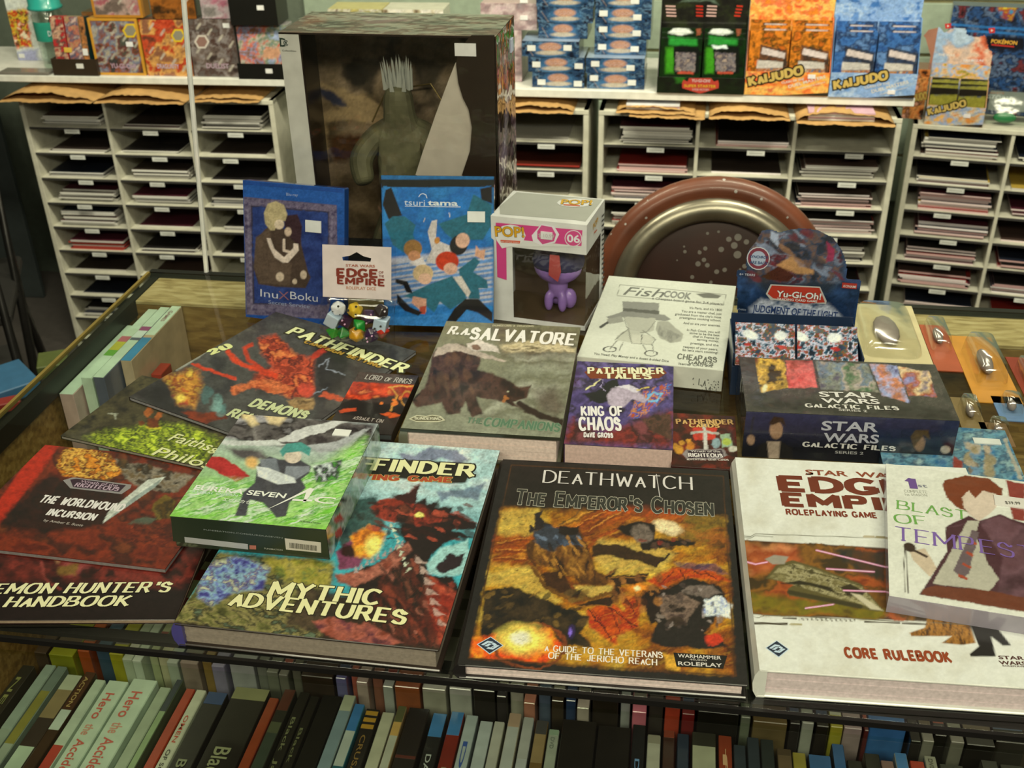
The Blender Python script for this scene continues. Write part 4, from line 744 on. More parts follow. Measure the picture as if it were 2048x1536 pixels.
def art_r(C):
    C.warp(22, 80, 3).pal(['2c2c2c', '4a4a42', '383430', '5a564a'], 200, 140, 5, 2.2)
    C.poly('151316', 0, 560, 330, 420, 300, 620, 640, 860, 500, 840, 100, 640, soft=60, a=.8).poly('14110f', 1250, 180, 1500, 330, 1450, 560, 1300, 620, 1270, 420, soft=50, a=.8)
    C.pal(['c8501c', 'd89a2c', '8a3a10', 'e8c040'], 60, 50, 8, 2.6, (230, 440, 460, 410, 500, 520, 440, 680, 330, 650, 280, 520), soft=50, a=.85).ell('f0d050', 350, 610, 34, 28, 0, .8)
    C.pal(['8a2c14', 'c8502c', '4a140c', 'a83c1c', 'd87a3c'], 54, 42, 12, 3, (880, 190, 1000, 160, 1120, 300, 1260, 350, 1260, 560, 1160, 620, 960, 540, 860, 540, 860, 440, 960, 400, 900, 300), soft=30)
    C.line('c83a14', 34, 660, 280, 740, 360, 900, 430, 1000, 450, soft=12).line('b83414', 28, 830, 240, 780, 260, 810, 340, 900, 420, soft=12).line('c83a18', 22, 440, 370, 560, 430, 720, 470, soft=10).line('a83018', 36, 1240, 330, 1330, 270, soft=12)
    C.pal(['a8441c', 'd8743c', '6a2410'], 50, 30, 15, 2.6, (680, 560, 700, 520, 860, 480, 1000, 480, 1100, 540, 980, 570, 820, 530, 720, 580), soft=12).ell('c8462c', 1205, 545, 60, 46, 20, .4).poly('c8542c', 1290, 600, 1340, 560, 1470, 610, 1440, 630, soft=12)
    C.pal(['8a6a3c', 'a88854', '5a4424'], 60, 30, 18, 2.4, (1060, 610, 1260, 600, 1240, 680, 1180, 690, 1080, 650), soft=14).pal(['8a3414', '5c200c'], 60, 40, 19, 2, (350, 700, 640, 700, 660, 730, 520, 780, 420, 760), soft=16)
    C.spot(['5f8c80', '4a7068', '7aa090'], 9, (470, 560, 650, 700), 16, 44, 6, a=.6).line('a8b0b4', 7, 1290, 380, 1360, 330, 1340, 400, 1470, 450, soft=6, a=.7).line('98a4ac', 7, 1260, 580, 1330, 550, 1350, 530, soft=6, a=.7)
    C.flat().poly('8c8c78', 310, 410, 330, 370, 560, 220, 590, 235, 470, 330, 320, 420, soft=8)
F.art(.0012, '3a3630', art_r, .4, .08, det=.4)
F.t('PATHFINDER', 1075, 160, 1850, 425, 62, 'e4e6a2', wt=.22, thin=.5, serif=.13, out=(.12, '2c2a10')); F.t('CaMPaIGN SETTING', 1190, 225, 1700, 395, 24, 'b08a34', wt=.25, thin=.7, serif=.1, out=(.12, '2c2a10'), slant=0)
F.t('DEMONS', 815, 655, 1180, 745, 60, 'c8cf94', wt=.24, thin=.7, serif=.06, out=(.03, '242410')); F.t('REVISITED', 665, 720, 1100, 850, 60, 'c8cf94', wt=.24, thin=.7, serif=.06, out=(.03, '242410'))
F.t('20', 560, 305, 690, 258, 36, 'd8dc8c', wt=.3, lay=3)
# card box on top of the demon book
T = Thing('card_box', 'small orange and black card game box between the demon book and the grey hardcover', 'box', (-.1894, .9363, .0182), -.1643)
b = MB(); b.box(0, 0, 0, .068, .1215, .0135, .0008); b.part('box_body', T, mat('2b221c', .3, coat=.4)); F = top_face(T, .068, .1215, .0135).zoom(200, 620, 2.926)
def art_l(C):
    C.warp(8, 30, 3).pal(['2a1c14', '3c3028', '1c1410'], 60, 30, 2, 2.2).pal(['e8501c', 'c83a10', '8a2008', 'f08a3c'], 60, 40, 4, 2.4, (1450, 420, 1880, 440, 1850, 520, 1700, 500, 1500, 530, 1430, 520), soft=14)
    C.poly('15100c', 1390, 560, 1480, 520, 1560, 540, 1760, 560, 1800, 600, 1700, 650, 1380, 610, soft=12).line('d89a3c', 9, 1700, 450, 1740, 500, 1700, 590, soft=6).line('e0a040', 9, 1690, 450, 1840, 450, soft=6).ring('b8802c', 1800, 520, 34, 44, .12).spot(['e87a2c'], 6, (1560, 470, 1780, 560), 8, 16, 3)
    C.poly('d85a24', 1640, 610, 1720, 600, 1770, 620, 1700, 635, soft=8).poly('c84a20', 1400, 590, 1500, 570, 1500, 590, 1410, 605, soft=6).flat().poly('443c34', 1520, 360, 1880, 400, 1860, 440, 1490, 420, soft=6).poly('2c2620', 1375, 600, 1760, 680, 1720, 760, 1340, 700, soft=6)
F.art(.0012, '2a2018', art_l, .25, .4); F.t('LORD of RINGS', 1550, 405, 1815, 434, 28, 'b9b2a0', wt=.16); F.t('aSSaULT ON', 1480, 640, 1650, 662, 20, 'a59a88', wt=.16)
# green cartoon box set
T = Thing('disc_box_set', 'white and green cartoon disc box set lying over the dragon book', 'box set', (-.2981, .7622, .0245), -.1692)
b = MB(); b.box(0, 0, 0, .1402, .1691, .033, .0009); b.part('box_body', T, mat('26301f', .15, coat=.8)); F = top_face(T, .1402, .1691, .033).zoom(340, 820, 3.012)
def art_g(C):
    C.warp(10, 60, 3).grad('b8c0b4', '8ecf50', 560, 150, 480, 640)
    C.pal(['3c3434', '6a645c', '2c2626', 'a8a49c'], 120, 60, 3, 2.4, (390, 0, 1240, 90, 1180, 260, 800, 240, 300, 170), soft=24).poly('d8d8c8', 640, 190, 760, 120, 1060, 50, 1100, 65, 900, 140, 760, 190, soft=6).poly('d3d6c4', 280, 190, 640, 180, 700, 215, 340, 215, soft=6).poly('b4b6ac', 800, 220, 1000, 190, 1150, 120, 1200, 110, 1060, 240, 900, 260, soft=8)
    C.poly('e8cf8c', 430, 10, 490, 20, 530, 90, 490, 100, 440, 50, soft=24).poly('efd69a', 560, 10, 710, 30, 660, 90, 600, 80, soft=24).poly('5a5450', 340, 230, 540, 240, 620, 310, 420, 300, soft=30)
    C.poly('b83430', 235, 275, 330, 290, 480, 400, 400, 440, 210, 330, soft=6).pal(['78c83c', 'b8e088', '58a82c', 'd8ecc0', '8ccc5c'], 160, 18, 8, 2.6, (140, 420, 700, 440, 1180, 160, 1180, 300, 960, 690, 500, 680, 20, 620), soft=60, ang=-18)
    C.spot(['e8f4d8', 'a8dc6c'], 16, (80, 440, 960, 680), 4, 10, 5, 9, -16, .7).ell('e8b868', 495, 320, 40, 34, 0, .7)
    # a plain cloaked figure
    C.flat().poly('48484a', 530, 330, 600, 280, 660, 300, 780, 300, 850, 340, 840, 380, 790, 420, 820, 470, 760, 520, 720, 560, 700, 640, 640, 650, 600, 600, 560, 560, 480, 540, 460, 640, 390, 640, 420, 560, 440, 500, 510, 440, soft=7)
    C.poly('7a8080', 540, 300, 640, 290, 660, 370, 640, 400, 560, 380, soft=6).poly('8a8f8e', 700, 340, 840, 340, 840, 370, 760, 420, 690, 390, soft=6).poly('dfe4d8', 520, 340, 590, 350, 750, 410, 760, 440, 650, 450, 530, 400, soft=5).ell('e0cfb0', 740, 280, 52, 42, 0, .12).poly('4f9a88', 660, 250, 700, 205, 790, 195, 850, 230, 840, 280, 790, 250, 700, 260, 680, 285, soft=6)
    C.pal(['d8e4d4', '3a3a3c', '58a83c'], 30, 26, 12, 2.4, (860, 340, 1040, 300, 1010, 420, 880, 440), soft=10)
F.art(.0011, 'b4c4a0', art_g, .12, .6)
F.t('EUREKA SEVEN', 140, 482, 690, 535, 32, 'eef2ea', font='b', wt=.75, lay=4); F.t('ASTRAL OCEAN', 128, 500, 405, 525, 14, 'cfe0c8', font='b', wt=.2, lay=4); F.t('エウレカセブン', 315, 550, 550, 577, 18, 'eef2e4', font='b', wt=.2, lay=4)
F.shape('f0f3ea', [(570, 610), (845, 472), (870, 480), (815, 560), (800, 560), (820, 500)], 4); F.shape('f0f3ea', [(740, 540), (860, 545), (855, 555), (735, 550)], 4)
F.t('C', 860, 560, 985, 570, 44, 'f0f3ea', font='b', wt=.3, lay=4); F.t('FUNIMATION', 780, 675, 905, 690, 8, '3a4a30', font='b', wt=.3); F.tick('e9e8dc', 1036, 142, .0165, .0105, name='price_sticker')
F = front_face(T, .1402, .033).zoom(340, 820, 3.012)
F.shape('26301e', [(5, 640), (940, 728), (960, 890), (20, 790)], 1); F.shape('aaa89a', [(88, 762), (470, 805), (472, 838), (92, 795)], 3); F.shape('c9c0a8', [(692, 770), (910, 795), (912, 858), (700, 838)], 3)
for i in range(22): F.shape('2c2a20', [(722+i*7.6, 796+i*.9), (725+i*7.6+(i % 3), 796+i*.9), (726+i*7.6+(i % 3), 828+i*.9), (723+i*7.6, 828+i*.9)], 4, name='barcode_bar')
F.shape('b06a50', [(480, 812), (520, 814), (520, 838), (480, 836)], 3); F.t('FUNIMATION', 570, 836, 680, 846, 10, 'a8a890', font='b', wt=.2); F.t('FUNIMATION.COM/EUREKASEVEN', 205, 722, 680, 772, 9, '8a9080', font='b', wt=.1)
F = right_face(T, .1691, .033, .1402).zoom(340, 820, 3.012)
F.art(.002, '5f7a52', lambda C: (C.warp(8, 30, 2), C.pal(['3c5a38', '7a9a6c', 'c0ccb8', '2c3a2c'], 40, 60, 3, 2.6), C.poly('b83428', 985, 660, 1020, 620, 1050, 660, 1000, 690, soft=5), C.poly('c23c30', 985, 740, 1030, 700, 1040, 750, 1000, 770, soft=5)), .12, .6)
# pale manga disc set on the white rulebook
T = Thing('disc_box_set', 'white cartoon disc set with green and purple title, on the white rulebook at the right', 'box set', (.2925, .6555, .0286), -.2849)
b = MB(); b.box(0, 0, .0, .150, .1897, .0158, .0008); b.part('box_body', T, mat('9f9694', .2, coat=.6)); F = top_face(T, .150, .1897, .0158).zoom(1450, 880, 2.953)
def art_b(C):
    C.pal(['dcdcc0', 'e6e6cc'], 200, 200, 3, 1.5)
    C.warp(6, 40, 4).poly('8c3c30', 1660, 240, 1770, 260, 1770, 480, 1700, 470, soft=6).poly('4c2c30', 1150, 915, 1250, 760, 1310, 660, 1300, 520, 1330, 500, 1440, 450, 1500, 480, 1620, 440, 1700, 470, 1800, 500, 1800, 1010, soft=6)
    C.pal(['5c3a3c', '6e4c50', '42282c'], 160, 120, 6, 2, (1310, 520, 1620, 450, 1790, 520, 1790, 1000, 1600, 940, 1640, 700, 1500, 480), soft=14).poly('6e3a24', 1170, 880, 1240, 860, 1560, 890, 1790, 940, 1790, 1020, 1160, 915, soft=8)
    C.poly('b9b498', 1225, 850, 1340, 650, 1430, 480, 1500, 480, 1480, 560, 1560, 740, 1620, 820, 1560, 895, 1400, 870, soft=6).poly('6a5a58', 1345, 770, 1400, 660, 1460, 530, 1500, 550, 1470, 660, 1440, 790, 1395, 822, soft=5)
    for i in range(4): C.line('a8482c', 16, 1385-5+i*26, 800-i*66, 1430+i*16, 822-i*70, soft=4)
    C.flat().poly('d9c6a8', 1380, 330, 1400, 380, 1440, 440, 1500, 480, 1560, 440, 1600, 400, 1620, 330, 1560, 280, 1450, 290, soft=6)
    C.warp(5, 20, 5).poly('7a3c20', 1280, 260, 1300, 240, 1420, 210, 1560, 230, 1640, 290, 1630, 360, 1600, 320, 1520, 300, 1480, 345, 1440, 300, 1400, 340, 1410, 400, 1440, 430, 1370, 400, 1310, 340, soft=5).flat()
    C.poly('d0bc98', 1090, 660, 1180, 640, 1230, 720, 1250, 760, 1210, 810, 1160, 760, 1110, 710, soft=5).ell('3c2c22', 1090, 635, 38, 26, 20, .15).line('3c2c22', 14, 1110, 650, 1190, 690, soft=4).line('4a4034', 6, 1062, 640, 1055, 780, 1062, 900, soft=4).line('4a4034', 6, 1072, 640, 1078, 780, 1080, 905, soft=4)
F.art(.0011, 'dfdfc4', art_b, .16, .5, bump=.25, det=.1)
F.t('1', 1095, 285, 1135, 288, 56, '6a4a84', wt=.2); F.t('st', 1140, 280, 1195, 283, 22, '7a7a80', font='b', wt=.2); F.t('COMPLETE', 1062, 312, 1196, 318, 16, 'a9a890', wt=.1); F.t('1st SEASON', 1065, 330, 1196, 336, 15, 'a9a890', font='b', wt=.0)
F.t('BLAST', 1020, 408, 1430, 472, 52, '6ea348', wt=.1, thin=.4, serif=.1); F.t('OF', 1012, 490, 1190, 503, 52, '6ea348', wt=.1, thin=.4, serif=.1)
F.t('TEMPEST', 1010, 590, 1830, 716, 82, '7a5c9a', wt=.09, thin=.4, serif=.1); F.tick('d9d3bc', 1690, 372, .028, .015); F.t('$39.99', 1655, 386, 1745, 392, 18, '5a5648', font='b', wt=.2, lay=12)
b = MB(); b.box(-.0004, -.0006, 0, .1504, 0, .0158); b.part('shrink_wrap_edge', T, mat('8f8684', .12, coat=1.))
# blue disc case at right, partly under the starred box
T = Thing('disc_case', 'blue disc case with a price sticker, just right of the black starred box', 'disc case', (.495-.130*math.cos(-.17)-.02, .923+.046-.172, .0002), -.17)
b = MB(); b.box(0, 0, 0, .13, .165, .013, .0009); b.part('case_body', T, mat('35505c', .2, coat=.7)); F = top_face(T, .13, .165, .013).zoom(1700, 560, 3.84)
F.art(.0016, '4f8294', lambda C: (C.warp(14, 50, 3), C.pal(['2f6a8c', '6a9aa0', '3c5a6c', '88a8a0'], 90, 50, 3, 2.6), C.spot(['9a8a60', '7c6a50', 'b0a080', '6a8a9a'], 16, (900, 1260, 1090, 1480), 18, 50, 4), C.poly('8c3428', 800, 1350, 870, 1400, 850, 1460, 790, 1450, soft=10), C.poly('a8a48c', 1175, 1215, 1200, 1210, 1330, 1530, 1290, 1530, soft=5)), .15, .6)
F.tick('cfd2bc', 1050, 1245, .026, .010)
# black trading card box with white block title
T = Thing('card_box', 'shrink-wrapped black trading card box with white space title and coloured art strips', 'box', (.2315, .9202, .0002), -.1289)
b = MB(); b.box(0, 0, 0, .2037, .1128, .0535, .0012); b.part('box_body', T, mat('1b1a1e', .25, coat=.6)); F = top_face(T, .2037, .1128, .0535).zoom(1440, 440, 3.0724)
def art_s(C):
    C.warp(8, 40, 3).pal(['3a332c', '4c443a', '2c2824'], 120, 90, 3, 2)
    for r, P, s in (((215, 850, 390, 860, 420, 1030, 250, 1060), ['1c1410', 'e8b848', '6a2c1c', 'c8a868'], 5), ((400, 865, 565, 865, 600, 1030, 420, 1035), ['c83c38', 'e06a60', '8a2420'], 6),
                    ((590, 870, 900, 885, 980, 1060, 620, 1040), ['5a5060', '8a8c78', '6a7a88', 'b0a08c', '4a6a44'], 8), ((915, 885, 1085, 895, 1165, 1130, 1000, 1080), ['5a4a7c', 'c87a48', 'a8b0d0', '4c4470'], 9), ((1090, 900, 1280, 930, 1330, 1090, 1160, 1080), ['5a5078', 'e8c890', 'a8502c', '8884a8'], 10)):
        C.pal(P, 90, 70, s, 2.4, r, soft=6)
    C.flat(); C.poly('2c2620', 420, 1090, 1100, 1130, 1400, 1160, 1460, 1240, 600, 1180, 160, 1150, soft=30, a=.8).ell('f0e0a0', 275, 1035, 14, 26, 20, .6)
F.art(.0014, '3a342e', art_s, .14, .7, bump=.2, det=.5)
wars(F, [('STAR', 612, 1088, 960, 1096, 34), ('WARS', 626, 1126, 985, 1134, 32)], 'e2ddc8', 4); F.t('GaLaCTIC FILES', 532, 1152, 1095, 1170, 22, 'ddd8c0', wt=.2, serif=.1); F.t('SERIES 2', 730, 1174, 905, 1184, 14, 'c9c4ae', font='b', wt=.4)
F = front_face(T, .2037, .0535).zoom(1440, 440, 3.0724)
def art_sf(C):
    C.warp(6, 40, 3).grad('34344e', '15151a', 700, 1180, 700, 1400)
    C.flat().poly('1f1c1a', 215, 1470, 240, 1380, 290, 1360, 380, 1360, 440, 1400, 450, 1480, soft=8).poly('a89478', 290, 1360, 370, 1360, 360, 1480, 300, 1480, soft=8).ell('a88460', 345, 1290, 40, 56, 0, .2).poly('3a2818', 300, 1250, 330, 1205, 390, 1215, 405, 1270, 370, 1240, 320, 1260, soft=8).ell('a08060', 190, 1350, 24, 32, 0, .3).line('2c2a2c', 10, 205, 1210, 190, 1310, soft=5)
    C.poly('0f0e10', 1120, 1490, 1160, 1420, 1290, 1420, 1400, 1500, soft=14).ell('8a6a48', 1225, 1370, 34, 50, 0, .3).poly('54401f', 1170, 1330, 1200, 1290, 1280, 1290, 1290, 1350, 1250, 1320, 1190, 1400, soft=8).ell('b0a488', 1385, 1410, 30, 24, 0, .3)
F.art(.0013, '1f1f2a', art_sf, .14, .6)
wars(F, [('STAR', 620, 1288, 970, 1300, 62), ('WARS', 632, 1358, 972, 1370, 58)], 'b9b8b4', 4); F.t('GaLaCTIC FILES', 512, 1388, 1070, 1416, 28, 'd4cfba', wt=.2, serif=.1); F.t('SERIES 2', 705, 1432, 880, 1440, 18, 'a9a698', font='b', wt=.4)
b = MB(); b.box(-.0007, -.0007, .0008, .2044, .1135, .0545); b.part('shrink_wrap', T, clear_mat((1, 1, 1), .05, .8, 1.3))
# display carton of boosters behind it
T = Thing('display_carton', 'blue counter display carton with arched header, open behind the starred box', 'carton', (.2415, 1.043, .0002), -.14)
W_, D_ = .139, .085; bl = mat('27364a', .3, coat=.4)
b = MB(); b.box(0, 0, 0, W_, D_, .0012); b.box(0, 0, .0012, W_, .0012, .036); b.box(0, .0012, .0012, .0012, D_, .052); b.box(W_-.0012, .0012, .0012, W_, D_, .052); b.box(.0012, D_-.0012, .0012, W_-.0012, D_, .06); b.part('tray', T, bl)
F = Face(T, Matrix(((1, 0, 0, -.001), (0, 0, -1, D_+.0005), (0, 1, 0, .03), (0, 0, 0, 1))), .141, .16).zoom(1440, 450, 4.15)
HP = [(145, 375), (225, 385), (218, 290), (240, 215), (300, 140), (350, 50), (420, 40), (490, 65), (600, 40), (700, 30), (820, 50), (940, 110), (1010, 210), (1048, 330), (1046, 450), (1165, 460), (1112, 890), (150, 850)]
b = MB(); P = [F.loc(*p) for p in HP]; n = len(P)
b.add([tuple(F.M @ Vector((x, y, zz))) for zz in (-.0012, -.0001) for x, y in P], [tuple(range(n-1, -1, -1)), tuple(range(n, 2*n))]+[(i, (i+1) % n, n+(i+1) % n, n+i) for i in range(n)]); b.part('header_card', T, bl)
def art_y(C):
    C.warp(10, 50, 3).pal(['1f3a5c', '2c4a70', '16283c', '345a80'], 160, 140, 3, 2)
    C.ell('33506c', 640, 330, 410, 300, 0, .04).ell('24303c', 640, 350, 380, 300, 0, .2).pal(['20242c', '2c3c50', '6a5040', '3c4c60', '7a8490', '5a2028', '2c3440'], 130, 90, 12, 2.6, (240, 60, 900, 50, 1020, 250, 1000, 470, 600, 480, 300, 430, 300, 250), soft=40)
    C.spot(['8a98a8', '3c2c30', '9a7048', '24303c', '6a2028'], 40, (260, 60, 980, 440), 10, 34, 8, 2.4, 35, .7).poly('3c2014', 340, 430, 500, 330, 620, 420, 560, 470, 400, 450, soft=8).poly('b88a54', 470, 330, 600, 260, 660, 340, 780, 370, 770, 410, 640, 400, 520, 360, soft=16).poly('982c4c', 880, 130, 950, 200, 940, 300, 880, 310, 890, 220, soft=12).poly('a8b4c0', 420, 50, 490, 80, 480, 180, 420, 120, soft=12)
    C.poly('101c2c', 140, 640, 380, 560, 900, 600, 1130, 640, 1110, 900, 150, 850, soft=50, a=.6).pal(['8a94a0', 'd0d4d4', '40566c'], 60, 40, 15, 2.4, (250, 690, 340, 620, 900, 660, 1000, 760, 860, 850, 700, 860, 500, 790, 260, 740), soft=50, a=.9)
F.art(.0013, '24364c', art_y, .25, .4, mask=HP, d=.0002)
F.shape('b8b4a4', [(380, 570), (420, 490), (830, 510), (885, 630), (880, 655), (420, 620)], 3); F.shape('b03420', [(395, 568), (430, 500), (825, 520), (870, 640), (700, 650), (440, 605)], 4)
F.t('Yu-Gi-Oh!', 465, 590, 835, 615, 56, 'e4e0cf', font='b', wt=.6, out=(.06, '2c2c30'), lay=7); F.t('TRADING CARD GAME', 470, 618, 805, 640, 20, 'e4e0cf', font='b', wt=.4, lay=7)
F.t('JUDGMENT OF THE LIGHT', 268, 715, 968, 778, 66, '2c3f66', font='b', wt=.5, out=(.05, 'b4bcc0'), lay=6)
for r, c in ((96, 'c9ccc4'), (88, '7c3440'), (62, 'a8b4bc')):
    F.shape(c, [(318+r*math.cos(t*.35), 275+r*math.sin(t*.35)) for t in range(18)], 4 if r > 90 else (5 if r > 80 else 6), name='round_badge')
F.t('SYNCHROS', 248, 268, 395, 276, 24, '2c4a6c', font='b', wt=.6, lay=9); F.t('ARE BACK!', 245, 315, 400, 326, 26, '2c4a6c', font='b', wt=.6, lay=9)
F.shape('a83020', [(1015, 475), (1138, 485), (1132, 530), (1010, 520)], 4); F.t('KONAMI', 1022, 512, 1125, 520, 22, 'd8cfc0', font='b', wt=.5, lay=7); F.t('6+ YEARS', 162, 412, 290, 422, 20, 'c0c4c4', font='b', wt=.2, lay=6); F.t('1 RARE CARD', 975, 812, 1090, 822, 12, 'a8aeb0', font='b', lay=6)
F.t('9 CARDS', 135, 700, 215, 708, 14, '9aa4ac', font='b', lay=6)
def booster_art(C, x0, y0, x1, y1, s):
    C.warp(8, 60, s).pal(['16202c', '2f5a6c', 'c8ccd0', '9a2c24', '5c5a2c', '2c3c50'], 40, 34, s, 3.2)
    wv = x1-x0; C.ell('dfe4e6', x0+wv*.15, y0+65, wv*.16, 34, 20, .3).ell('e0e4e4', x0+wv*.78, y0+75, wv*.13, 40, 0, .3).line('b8bcc4', 12, x0+wv*.3, y0+110, x0+wv*.62, y0+150, soft=6).ell('a83028', x0+wv*.1, y0+150, 30, 14, 10, .3).ell('b03028', x0+wv*.8, y0+170, 44, 14, 10, .3)
for k, (u0, v0, u1, v1) in enumerate(((190, 845, 590, 1085), (597, 860, 1050, 1112))):
    M = T.M @ Matrix.Translation((.003+k*.067, .0035, .034)) @ Matrix.Rotation(R(38), 4, 'X')
    t2 = Thing('booster_packet', ('left' if k == 0 else 'right')+' foil booster packet lying in the blue display carton', 'packet', group='foil packets in the blue carton', M=M)
    b = MB(); b.prism([(0, 0), (.064, 0), (.065, .002), (.064, .05), (.064, .052), (0, .052), (.0005, .05), (-.0005, .002)], 0, .004); b.part('wrapper', t2, mat('3a4a58', .2, coat=.8))
    F = top_face(t2, .0645, .052, .004).zoom(1440, 450, 4.15); F.art(.0011, '2a3a48', lambda C: booster_art(C, u0, v0, u1, v1, 5), .18, .7, bump=.3)
    for j in (1, 2):
        tb = Thing('booster_packet', ('foil booster packet just under the %s front one in the carton', 'lowest foil booster packet in the %s pile in the carton')[j-1] % ('left', 'right')[k], 'packet', group='foil packets in the blue carton', M=T.M @ Matrix.Translation((.003+k*.067, .004+.0, .034-.009*j)) @ Matrix.Rotation(R(28), 4, 'X'))
        b = MB(); b.box(0, 0, 0, .064, .05, .004, .001); b.part('wrapper', tb, mat('3a4a58', .2, coat=.8))
# small card packet
T = Thing('card_box', 'small dark red card packet with potions and sword, left of the white rulebook corner', 'box', (.155, .8889, .0002), -.1543)
b = MB(); b.box(0, 0, 0, .065, .0996, .012, .0008); b.part('box_body', T, mat('3a1612', .25, coat=.5)); F = top_face(T, .065, .0996, .012).zoom(780, 620, 2.844)
F.art(.0012, '4a1a12', lambda C: (C.warp(6, 30, 3), C.pal(['5a1a10', '2c120e', '7c2414'], 90, 60, 2, 2.2), C.poly('c83a28', 1720, 670, 1780, 665, 1860, 670, 1850, 740, 1730, 740, soft=6), C.line('c8c4b0', 20, 1790, 660, 1795, 790, soft=5), C.line('b8b4a0', 14, 1715, 700, 1790, 690, 1865, 705, soft=5), C.poly('9ab48c', 1880, 710, 1930, 705, 1950, 770, 1890, 785, soft=6), C.ell('b0c04c', 1915, 750, 26, 20, 0, .3), C.ell('8ca4a0', 1855, 760, 24, 28, 0, .3), C.ell('c8c4a8', 1950, 790, 26, 18, 0, .3), C.spot(['c87a24', 'd89a30'], 8, (1615, 740, 1720, 800), 10, 24, 4), C.poly('8a8078', 1680, 795, 1900, 790, 1920, 830, 1880, 850, 1690, 850, 1660, 820, soft=5), C.poly('33202a', 1690, 800, 1890, 798, 1900, 838, 1700, 845, soft=4)), .2, .5)
F.t('PaTHFINDER', 1632, 648, 1950, 652, 26, 'c9a05c', wt=.22, serif=.1); F.t('CaRDS', 1708, 668, 1870, 670, 20, 'd0aa60', wt=.22, serif=.1); F.t('Wrath of the', 1710, 812, 1880, 814, 12, 'cfc6b4', font='b', wt=.3, lay=5); F.t('RIGHTEOUS', 1700, 838, 1890, 841, 20, 'd8d0be', wt=.25, lay=5)
F.t('aDVENTURE GEaR CaRDS', 1690, 856, 1925, 860, 10, 'c9c0ac', wt=.2)
# mass paperback and grey hardcover
xy = lambda cx, cy, a, w, l: (cx-w/2*math.cos(a)+l/2*math.sin(a), cy-w/2*math.sin(a)-l/2*math.cos(a))
a = R(-8.1); X, Y = xy(.1155, .9865, a, .1075, .171)
T, F = softcover('paperback_book', 'thick purple fantasy paperback with unicorn and stained glass', X, Y, a, .1075, .171, .0002, .0268, '3a2440', page='d3b49c', cat='book')
F.zoom(780, 620, 2.844)
def art_k(C):
    C.warp(12, 40, 3).pal(['3a2c58', '5a4a80', '2c2038', '7a68a0'], 90, 70, 3, 2.4).pal(['5a1c1c', '8a2c24', '3a1418', '7a3a3c'], 90, 60, 6, 2.4, (1040, 620, 1200, 700, 1620, 560, 1600, 780, 970, 765), soft=50)
    C.pal(['b85020', '3c50a8', 'd88a3c', '5a2c70', '4a78b8'], 22, 50, 9, 3, (1370, 560, 1440, 460, 1600, 410, 1590, 480, 1500, 560, 1420, 620, 1360, 610), soft=10, ang=35).line('7ab4d0', 12, 1450, 510, 1500, 470, 1550, 480, 1520, 520, 1470, 520, soft=5)
    C.poly('181418', 1100, 480, 1180, 460, 1240, 400, 1290, 390, 1310, 450, 1240, 520, 1160, 530, soft=8).line('e8e098', 7, 1112, 455, 1195, 395, soft=4).line('c8b8e0', 3, 1130, 370, 1210, 400, 1190, 440, 1220, 460, soft=3)
    C.poly('b8a8b0', 1235, 490, 1260, 450, 1340, 430, 1400, 440, 1420, 470, 1460, 510, 1440, 525, 1380, 510, 1330, 550, 1270, 560, 1245, 530, soft=10).poly('ddd4d8', 1280, 440, 1360, 430, 1420, 450, 1400, 470, 1330, 450, soft=6).line('d8c060', 7, 1400, 455, 1470, 438, soft=4)
    C.pal(['3a2418', '5c3a2c', '1c1414'], 40, 40, 12, 2.4, (1430, 630, 1520, 590, 1600, 600, 1595, 740, 1500, 700), soft=12).ell('2a1c30', 1290, 570, 50, 22, 0, .4)
F.art(.001, '40304c', art_k, .25, .5)
F.shape('7c3a1c', [(1105, 355), (1150, 330), (1560, 345), (1575, 360), (1530, 390), (1140, 392)], 2)
F.t('PaTHFINDER', 1130, 362, 1555, 364, 34, 'e8e2b0', wt=.22, serif=.12, out=(.05, '5a2410')); F.t('TaLES', 1225, 390, 1480, 393, 30, 'e8e2b0', wt=.22, serif=.12, out=(.05, '5a2410'))
F.t('KING OF', 1092, 600, 1322, 600, 50, 'ece6da', wt=.24, thin=.6, serif=.12); F.t('CHAOS', 1082, 682, 1310, 682, 70, 'ece6da', wt=.24, thin=.6, serif=.1); F.t('DaVE GROSS', 1104, 723, 1266, 727, 24, 'e4dccc', wt=.3, thin=.8, serif=.05)
a = R(-8.6); X, Y = xy(-.014, 1.036, a, .163, .240)
T, F = hardcover('hardcover_book', 'thick grey-green hardcover novel with a black panther under the author name', X, Y, a, .1605, .240, .0002, .0365, '6e6c52', page='e3cbb0', board=.003)
F.zoom(780, 620, 2.844)
